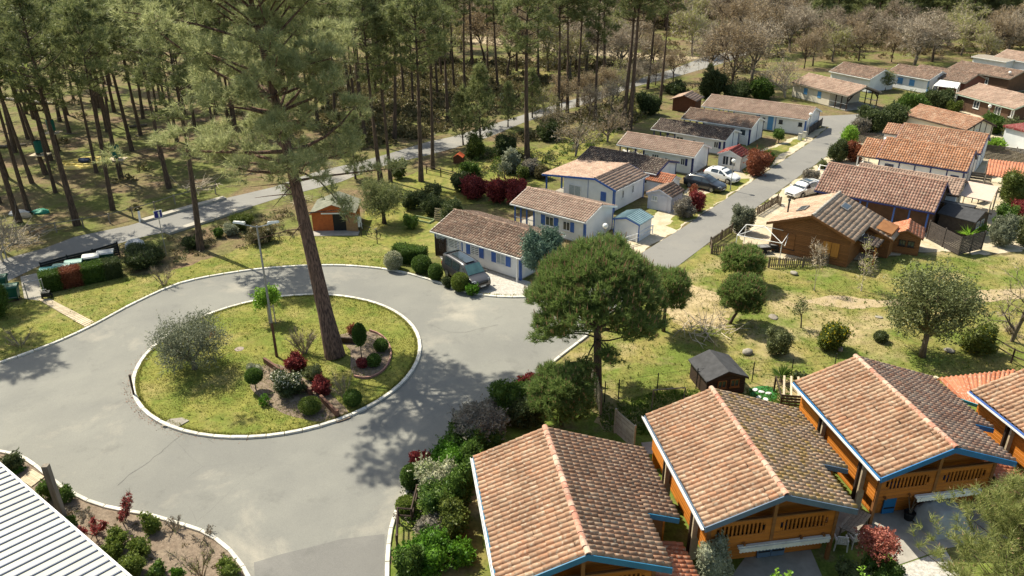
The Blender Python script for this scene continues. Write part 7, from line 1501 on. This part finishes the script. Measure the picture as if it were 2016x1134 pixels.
# more pines far back and to the left
cnt = 0; tries = 0
while cnt < 100 and tries < 9000:
    tries += 1; x, y = rng.uniform(-175, 30), rng.uniform(120, 300); p = Vector((x, y, 0)); u, v = px(p)
    if not (-160 < u < 1300) or near_road(p, 5) or not free(p, 7): continue
    if 860 < u < 1420 and 60 < v < 160: continue
    if -150 < u < 70 and 95 < v < 160: continue
    if u > 760 and rng.random() < .55: continue
    taken.append(p.to_2d()); cnt += 1; h = rng.uniform(16, 21.5); s = h/19
    tree_of(PV[rng.randrange(6)], 'pine_tree', 'pine of the dense wood behind the forest road', p, rng.uniform(0, 6.28), (s*1.1, s*1.1, s), 'pines of the dense wood')
SV = [pine_parts(400+i, 14, 2.0, 3.3, 26, 6, .52, .085, NEEDLE, PINEBARK, r0=.2, snag=0, gap=.1, clumps=6, name='stand_pine', up=.4) for i in range(3)]
cnt = tries = 0
while cnt < 42 and tries < 6000:
    tries += 1; x, y = rng.uniform(-75, -5), rng.uniform(72, 130); p = Vector((x, y, 0)); u, v = px(p)
    if not (-60 < u < 900) or v > 410-.25*u or v < 165 or near_road(p, 6.5) or not free(p, 4.2) or (130 < u < 210 and 290 < v < 350): continue
    taken.append(p.to_2d()); cnt += 1; h = rng.uniform(16, 20); s = h/19
    tree_of(PV[rng.randrange(6)], 'pine_tree', 'slim pine among the trunks of the wood left of the road bend', p, rng.uniform(0, 6.28), (s*.9, s*.9, s), 'slim pines left of the road bend')
# dark pine stand at the top right
cnt = tries = 0
while cnt < 95 and tries < 9000:
    tries += 1; x, y = rng.uniform(70, 185), rng.uniform(170, 290); p = Vector((x, y, 0)); u, v = px(p)
    if not (1590 < u < 2120) or v > 86 or not free(p, 4.6): continue
    taken.append(p.to_2d()); cnt += 1; h = rng.uniform(12, 16.5); s = h/14
    tree_of(SV[rng.randrange(3)], 'pine_tree', 'dark pine of the far stand behind the bare trees', p, rng.uniform(0, 6.28), (s*1.35, s*1.35, s), 'dark pines of the far stand')
# young bushy pines beside the forest road
YP = [pine_parts(300+i, 8, 1.2, 2.3, 16, 6, .42, .06, NEEDLE, PINEBARK, r0=.13, snag=0, name='bushy_pine', up=.5) for i in range(2)]
for i, (b_, top, lb) in enumerate((((946, 292), 135, 'bushy young pine beside the forest road, left of the two'), ((912, 285), 185, 'small bushy pine left of the road bend'), ((1048, 232), 140, 'broad bushy pine behind the tallest straight pine'), ((1000, 250), 165, 'narrow bushy pine between road and tall pine'), ((700, 352), 225, 'dark bushy pine behind the orange hut'), ((1392, 190), 128, 'dark bushy pine behind the brown shed'))):
    p = at(*b_); h = height_at(p, top); s = h/8; tree_of(YP[i % 2], 'young_pine', lb, p, rng.uniform(0, 6), (s*.95, s*.95, s), 'bushy young pines')
# leafless oaks along the back
BV = [bare_parts(200+i, 11, 4.6, .26, GREYBARK if i % 2 else PINEBARK, (TWIG, PALETWIG)[i % 2], bd, nb_, 4, nb=4, twl=.95, tww=.05, name='bare_oak') for i, (bd, nb_) in enumerate(((BUDTAN, 2600), (BUDPINK, 2600), (BUDTAN, 3400), (BUDYEL, 3600), (BUDPINK, 3000)))]
front = [((1440, 178), 30, 1.0, 0, 'bare oak with forked trunk behind the dark evergreen bush'), ((1480, 165), 25, 1, 1, 'bare tree left of the cream house'), ((1583, 135), 60, .9, 0, 'leafless oak behind the cream house, left'), ((1600, 130), 45, 1, 2, 'leafless oak behind the cream house, right'), ((1800, 128), 22, 1.3, 1, 'wide pinkish leafless oak behind the white houses'), ((1835, 122), 20, 1.25, 4, 'second wide pinkish leafless oak behind the white houses'), ((1940, 118), 50, 1.0, 3, 'rusty budding tree behind the far brown house'), ((1690, 120), 40, 1.0, 2, 'tan budding tree behind the plain brown roof'), ((1755, 122), 55, .9, 0, 'small bare tree between far roofs'), ((1400, 155), 40, 1, 1, 'bare tree beside the far road, left'), ((1425, 138), 35, 1, 2, 'bare tree beside the far road, right'), ((1285, 145), 60, .9, 0, 'bare tree at the edge of the far clearing')]
for b_, top, wd, v, lb in front:
    p = at(*b_); h = height_at(p, top); s = h/11; taken.append(p.to_2d()); tree_of(BV[v], 'bare_oak', lb, p, rng.uniform(0, 6), (s*wide_, s*wide_, s) if (wide_ := wd) else 1, 'leafless trees behind the houses')
cnt = tries = 0
while cnt < 285 and tries < 24000:
    tries += 1; x, y = rng.uniform(-30, 190), rng.uniform(140, 320); p = Vector((x, y, 0)); u, v = px(p)
    if not (820 < u < 2100) or not free(p, 3.9): continue
    lim = 165 if u < 1400 else (122 if u < 1700 else 116)
    if v > lim or (880 < u < 1400 and 62 < v < 122 and rng.random() < .93) or near_road(p, 5): continue
    if u > 1560 and v < 86: continue
    taken.append(p.to_2d()); cnt += 1; h = rng.uniform(8.5, 13.5) if u < 1560 else rng.uniform(7.5, 10.5); s = h/11; vv = rng.choice((0, 0, 1, 1, 2, 2, 4, 3, 3))
    tree_of(BV[vv], 'bare_oak', ('brown budding leafless tree in the far wood', 'greyish pink leafless tree in the far wood', 'tan budding leafless tree in the far wood', 'yellow green budding tree in the far wood', 'pinkish leafless tree in the far wood')[vv], p, rng.uniform(0, 6.28), (s*1.1, s*1.1, s), ('brown leafless trees', 'greyish leafless trees', 'tan leafless trees', 'yellow green budding trees', 'pinkish leafless trees')[vv])
# wood pines lean a little, each its own way
for o in C.objects:
    if o.get('category') == 'tree' and 'pine' in o.name and str(o.get('group', '')).find('pines') >= 0: o.rotation_euler.x = rng.gauss(0, .022); o.rotation_euler.y = rng.gauss(0, .022)
for i, (u, v) in enumerate(((1150, 208), (1185, 200), (1215, 190), (1250, 182), (1290, 168), (1325, 160), (1105, 222), (1070, 232), (1205, 225), (1160, 240))):
    p = at(u, v); s = rng.uniform(.38, .6); tree_of(BV[(0, 2, 3, 1, 4)[i % 5]], 'bare_shrub', 'bare twiggy shrub on the near side of the far forest road', p, rng.uniform(0, 6), (s, s, s), 'bare shrubs along the far forest road', cat='shrub')
# distance: woodland closing the view well beyond
far = []
n = 2600; X = nr.uniform(-420, 420, n); Y = nr.uniform(335, 560, n); Z = nr.uniform(2, 17, n)
P = leaves(np.stack([X, Y, Z], 1), sphere_dirs(n), 5, 3.2, 2.4, .8); o = link('far_woodland', np_mesh('far_woodland', P, 4, [NEEDLE])); o['kind'] = 'stuff'
# ------------------------------------------------------------------ undergrowth, litter and grass that nobody could count
def scatter(n, ok, xr, yr):
    out = []
    while len(out) < n:
        p = Vector((rng.uniform(*xr), rng.uniform(*yr), 0)); u, v = px(p)
        if ok(u, v, p): out.append(p)
    return out
def woody(u, v, p): return -120 < u < 1290 and v < 460 and not near_road(p, 5.5) and (v < 180 if u > 1150 else v < (500-.30*u if u < 800 else 250)) and not (860 < u < 1420 and 66 < v < 122) and not (u < 520 and v > 160 and rng.random() < .86)
pts = scatter(700, woody, (-120, 70), (75, 280))+scatter(1100, lambda u, v, p: 640 < u < 1270 and 120 < v < 300 and not near_road(p, 5.0) and v < 345-.17*(u-640) and not (1000 < u < 1250 and 136 < v < 158), (-45, 40), (95, 180)); cen = []; dr = []
for p in pts:
    r = rng.uniform(.5, 1.7); k = 26
    d = sphere_dirs(k); d[:, 2] = np.abs(d[:, 2]); cen.append(np.array([[p.x, p.y, 0]])+d*np.array([r, r, r*.7])*nr.uniform(.5, 1, (k, 1))); dr.append(d)
o = link('undergrowth', np_mesh('undergrowth', leaves(np.concatenate(cen), np.concatenate(dr), 3, .42, .22, .6), 4, [SCRUB])); o['kind'] = 'stuff'
pts = scatter(1000, lambda u, v, p: 1180 < u < 2100 and v < (190 if u < 1500 else 118) and not near_road(p, 6), (20, 180), (130, 300)); cen = []; dr = []
for p in pts:
    r = rng.uniform(.8, 2.2); k = 24; d = sphere_dirs(k); d[:, 2] = np.abs(d[:, 2]); cen.append(np.array([[p.x, p.y, 0]])+d*np.array([r, r, r*.7])*nr.uniform(.5, 1, (k, 1))); dr.append(d)
o = link('undergrowth', np_mesh('undergrowth', leaves(np.concatenate(cen), np.concatenate(dr), 3, .5, .25, .6), 4, [leaf_mat('dry_scrub', (.12, .095, .04), (.22, .17, .085), .2)])); o['kind'] = 'stuff'
def inside(poly):
    P_ = [(p[0], p[1]) for p in poly]
    def f(x, y):
        c = False; j = len(P_)-1
        for i in range(len(P_)):
            if (P_[i][1] > y) != (P_[j][1] > y) and x < (P_[j][0]-P_[i][0])*(y-P_[i][1])/(P_[j][1]-P_[i][1])+P_[i][0]: c = not c
            j = i
        return c
    return f
def grass(name, poly, n, h, z, mat=GRASSB, thin=.4):
    f = inside(poly); xs = [p[0] for p in poly]; ys = [p[1] for p in poly]; out = []
    x0, x1, y0, y1 = max(min(xs), -45), min(max(xs), 50), max(min(ys), 15), min(max(ys), 80)
    while len(out) < n:
        x, y = rng.uniform(x0, x1), rng.uniform(y0, y1)
        if f(x, y) and (math.sin(x*.9+math.sin(y*.7)*2)+math.sin(y*1.3+x*.4) > rng.uniform(-1.6, 1.6)*1.2-thin): out.append((x, y, z))
    c = np.array(out); d = np.tile(np.array([[0, 0, 1.]]), (n, 1)); o = link(name, np_mesh(name, leaves(c, d, 3, h, .035, .42, tri=True), 3, [mat])); o['kind'] = 'stuff'
grass('island_grass', [ISL_C+Vector((math.cos(a), math.sin(a), 0))*(ISL_R-.35) for a in np.linspace(0, 6.28, 40)], 14000, .07, .085)
grass('lawn_grass', lawn_l, 9000, .07, .004)
MEAD = pxpoly([(1170, 662), (1336, 532), (1400, 500), (1500, 530), (1660, 520), (1830, 505), (2016, 510), (2060, 760), (1560, 750), (1200, 790), (1060, 745)])
grass('meadow_grass', MEAD, 16000, .08, .005)
GARD = pxpoly([(1170, 800), (1300, 770), (1560, 760), (1560, 800), (1300, 860), (1190, 850)]); grass('garden_grass', GARD, 5000, .16, .004, leaf_mat('lush_blades', (.06, .15, .012), (.15, .24, .03), .35))
# fallen needles and leaves along the island kerb
c = np.array([tuple(ISL_C+Vector((math.cos(a), math.sin(a), 0))*(ISL_R+abs(rng.gauss(0, .22))+.02)+Vector((0, 0, .03))) for a in [rng.gauss(3.75, .45) for _ in range(420)]])
o = link('leaf_litter', np_mesh('leaf_litter', leaves(c, sphere_dirs(len(c))*np.array([1, 1, .1]), 1, .07, .04, .3), 4, [M('rusty_litter', (.36, .13, .06), (.25, .11, .06), rough=.9)])); o['kind'] = 'stuff'

def cover(name, polys, n, mats, rr=(.25, .7), lf=.16, z=0., k=18):
    cen = []; dr = []; mi = []
    fs = [inside(pxpoly(p)) for p in polys]; bb = [pxpoly(p) for p in polys]
    for _ in range(n):
        j = rng.randrange(len(polys)); xs = [p.x for p in bb[j]]; ys = [p.y for p in bb[j]]
        for _t in range(60):
            x, y = rng.uniform(min(xs), max(xs)), rng.uniform(min(ys), max(ys))
            if fs[j](x, y): break
        r = rng.uniform(*rr); d = sphere_dirs(k); d[:, 2] = np.abs(d[:, 2]); cen.append(np.array([[x, y, z]])+d*np.array([r, r, r*.75])*nr.uniform(.5, 1, (k, 1))); dr.append(d); mi += [rng.randrange(len(mats))]*(k*3)
    o = link(name, np_mesh(name, leaves(np.concatenate(cen), np.concatenate(dr), 3, lf, lf*.55, .6), 4, mats, mi)); o['kind'] = 'stuff'
cover('ground_cover', [[(885, 318), (960, 292), (1090, 300), (1110, 335), (1040, 350), (900, 345)], [(1080, 290), (1160, 235), (1290, 190), (1300, 215), (1210, 262), (1120, 320)]], 420, [DARKL, OAKL, HEDGE, BROOM, SCRUB], (.25, .8), .18)
cover('bank_planting', [[(1046, 748), (975, 796), (900, 851), (840, 913), (800, 969), (790, 1040), (860, 1060), (930, 940), (1000, 850), (1060, 800)]], 260, [DARKL, HEDGE, GREYL, HEDGE], (.25, .6), .12)
cover('litter_bank_plants', [[(330, 470), (430, 445), (560, 410), (605, 440), (600, 470), (430, 500), (340, 520)]], 120, [SCRUB, OAKL, leaf_mat('dry_scrub', (), ())], (.2, .5), .13)
cover('bed_weeds', [[(60, 960), (140, 985), (300, 1025), (430, 1075), (470, 1134), (300, 1134), (150, 1050)]], 60, [GREYL, OAKL, leaf_mat('dry_scrub', (), ())], (.08, .22), .09, k=10)
# ragged grass along the kerbs
edge = [ISL_C+Vector((math.cos(a), math.sin(a), 0))*(ISL_R-.3-abs(rng.gauss(0, .1))) for a in np.linspace(0, 6.283, 1500)]+[]
c = np.array([(p.x, p.y, .085) for p in edge]); o = link('kerb_grass', np_mesh('kerb_grass', leaves(c, np.tile(np.array([[0, 0, 1.]]), (len(c), 1)), 4, .16, .04, .45, tri=True), 3, [GRASSB])); o['kind'] = 'stuff'
cc_ = []
for a, b in zip(wl[6:], wl[7:]):
    d = (b-a).normalized(); n_ = Vector((-d.y, d.x, 0))
    for _ in range(14): q = a.lerp(b, rng.random())+n_*(.25+abs(rng.gauss(0, .12))); cc_.append((q.x, q.y, .01))
c = np.array(cc_); o = link('kerb_grass', np_mesh('kerb_grass', leaves(c, np.tile(np.array([[0, 0, 1.]]), (len(c), 1)), 4, .2, .05, .45, tri=True), 3, [GRASSB])); o['kind'] = 'stuff'
# taller weedy tufts in the lawns and meadow
LUSHB = leaf_mat('lush_tufts', (.10, .16, .02), (.20, .25, .05), .4)
for nm, pl, n, z in (('meadow_tufts', MEAD, 600, .005), ('lawn_tufts', lawn_l, 160, .004), ('island_tufts', [ISL_C+Vector((math.cos(a), math.sin(a), 0))*(ISL_R-.5) for a in np.linspace(0, 6.28, 40)], 90, .085)):
    f = inside(pl); out = []
    while len(out) < n:
        x, y = rng.uniform(-45, 50), rng.uniform(15, 80)
        if f(x, y): out.append((x, y, z))
    o = link(nm, np_mesh(nm, leaves(np.array(out), np.tile(np.array([[0, 0, 1.]]), (n, 1)), 9, .22, .045, .55, tri=True), 3, [LUSHB])); o['kind'] = 'stuff'
# fallen sticks and broken limbs on the forest floor
m = MB()
for p in scatter(150, lambda u, v, p: -60 < u < 900 and 150 < v < 470 and not near_road(p, 4.5) and v < 505-.27*u, (-110, 0), (66, 150)):
    a = rng.uniform(0, 6.28); L = rng.uniform(.8, 3.2); r_ = rng.uniform(.03, .09); m.tube([(p.x, p.y, r_), (p.x+L*.5*math.cos(a), p.y+L*.5*math.sin(a), r_+rng.uniform(0, .15)), (p.x+L*math.cos(a+.2), p.y+L*math.sin(a+.2), r_)], [r_, r_*.8, r_*.4], 4)
o = m.build('fallen_branches', GREYBARK); o['kind'] = 'stuff'
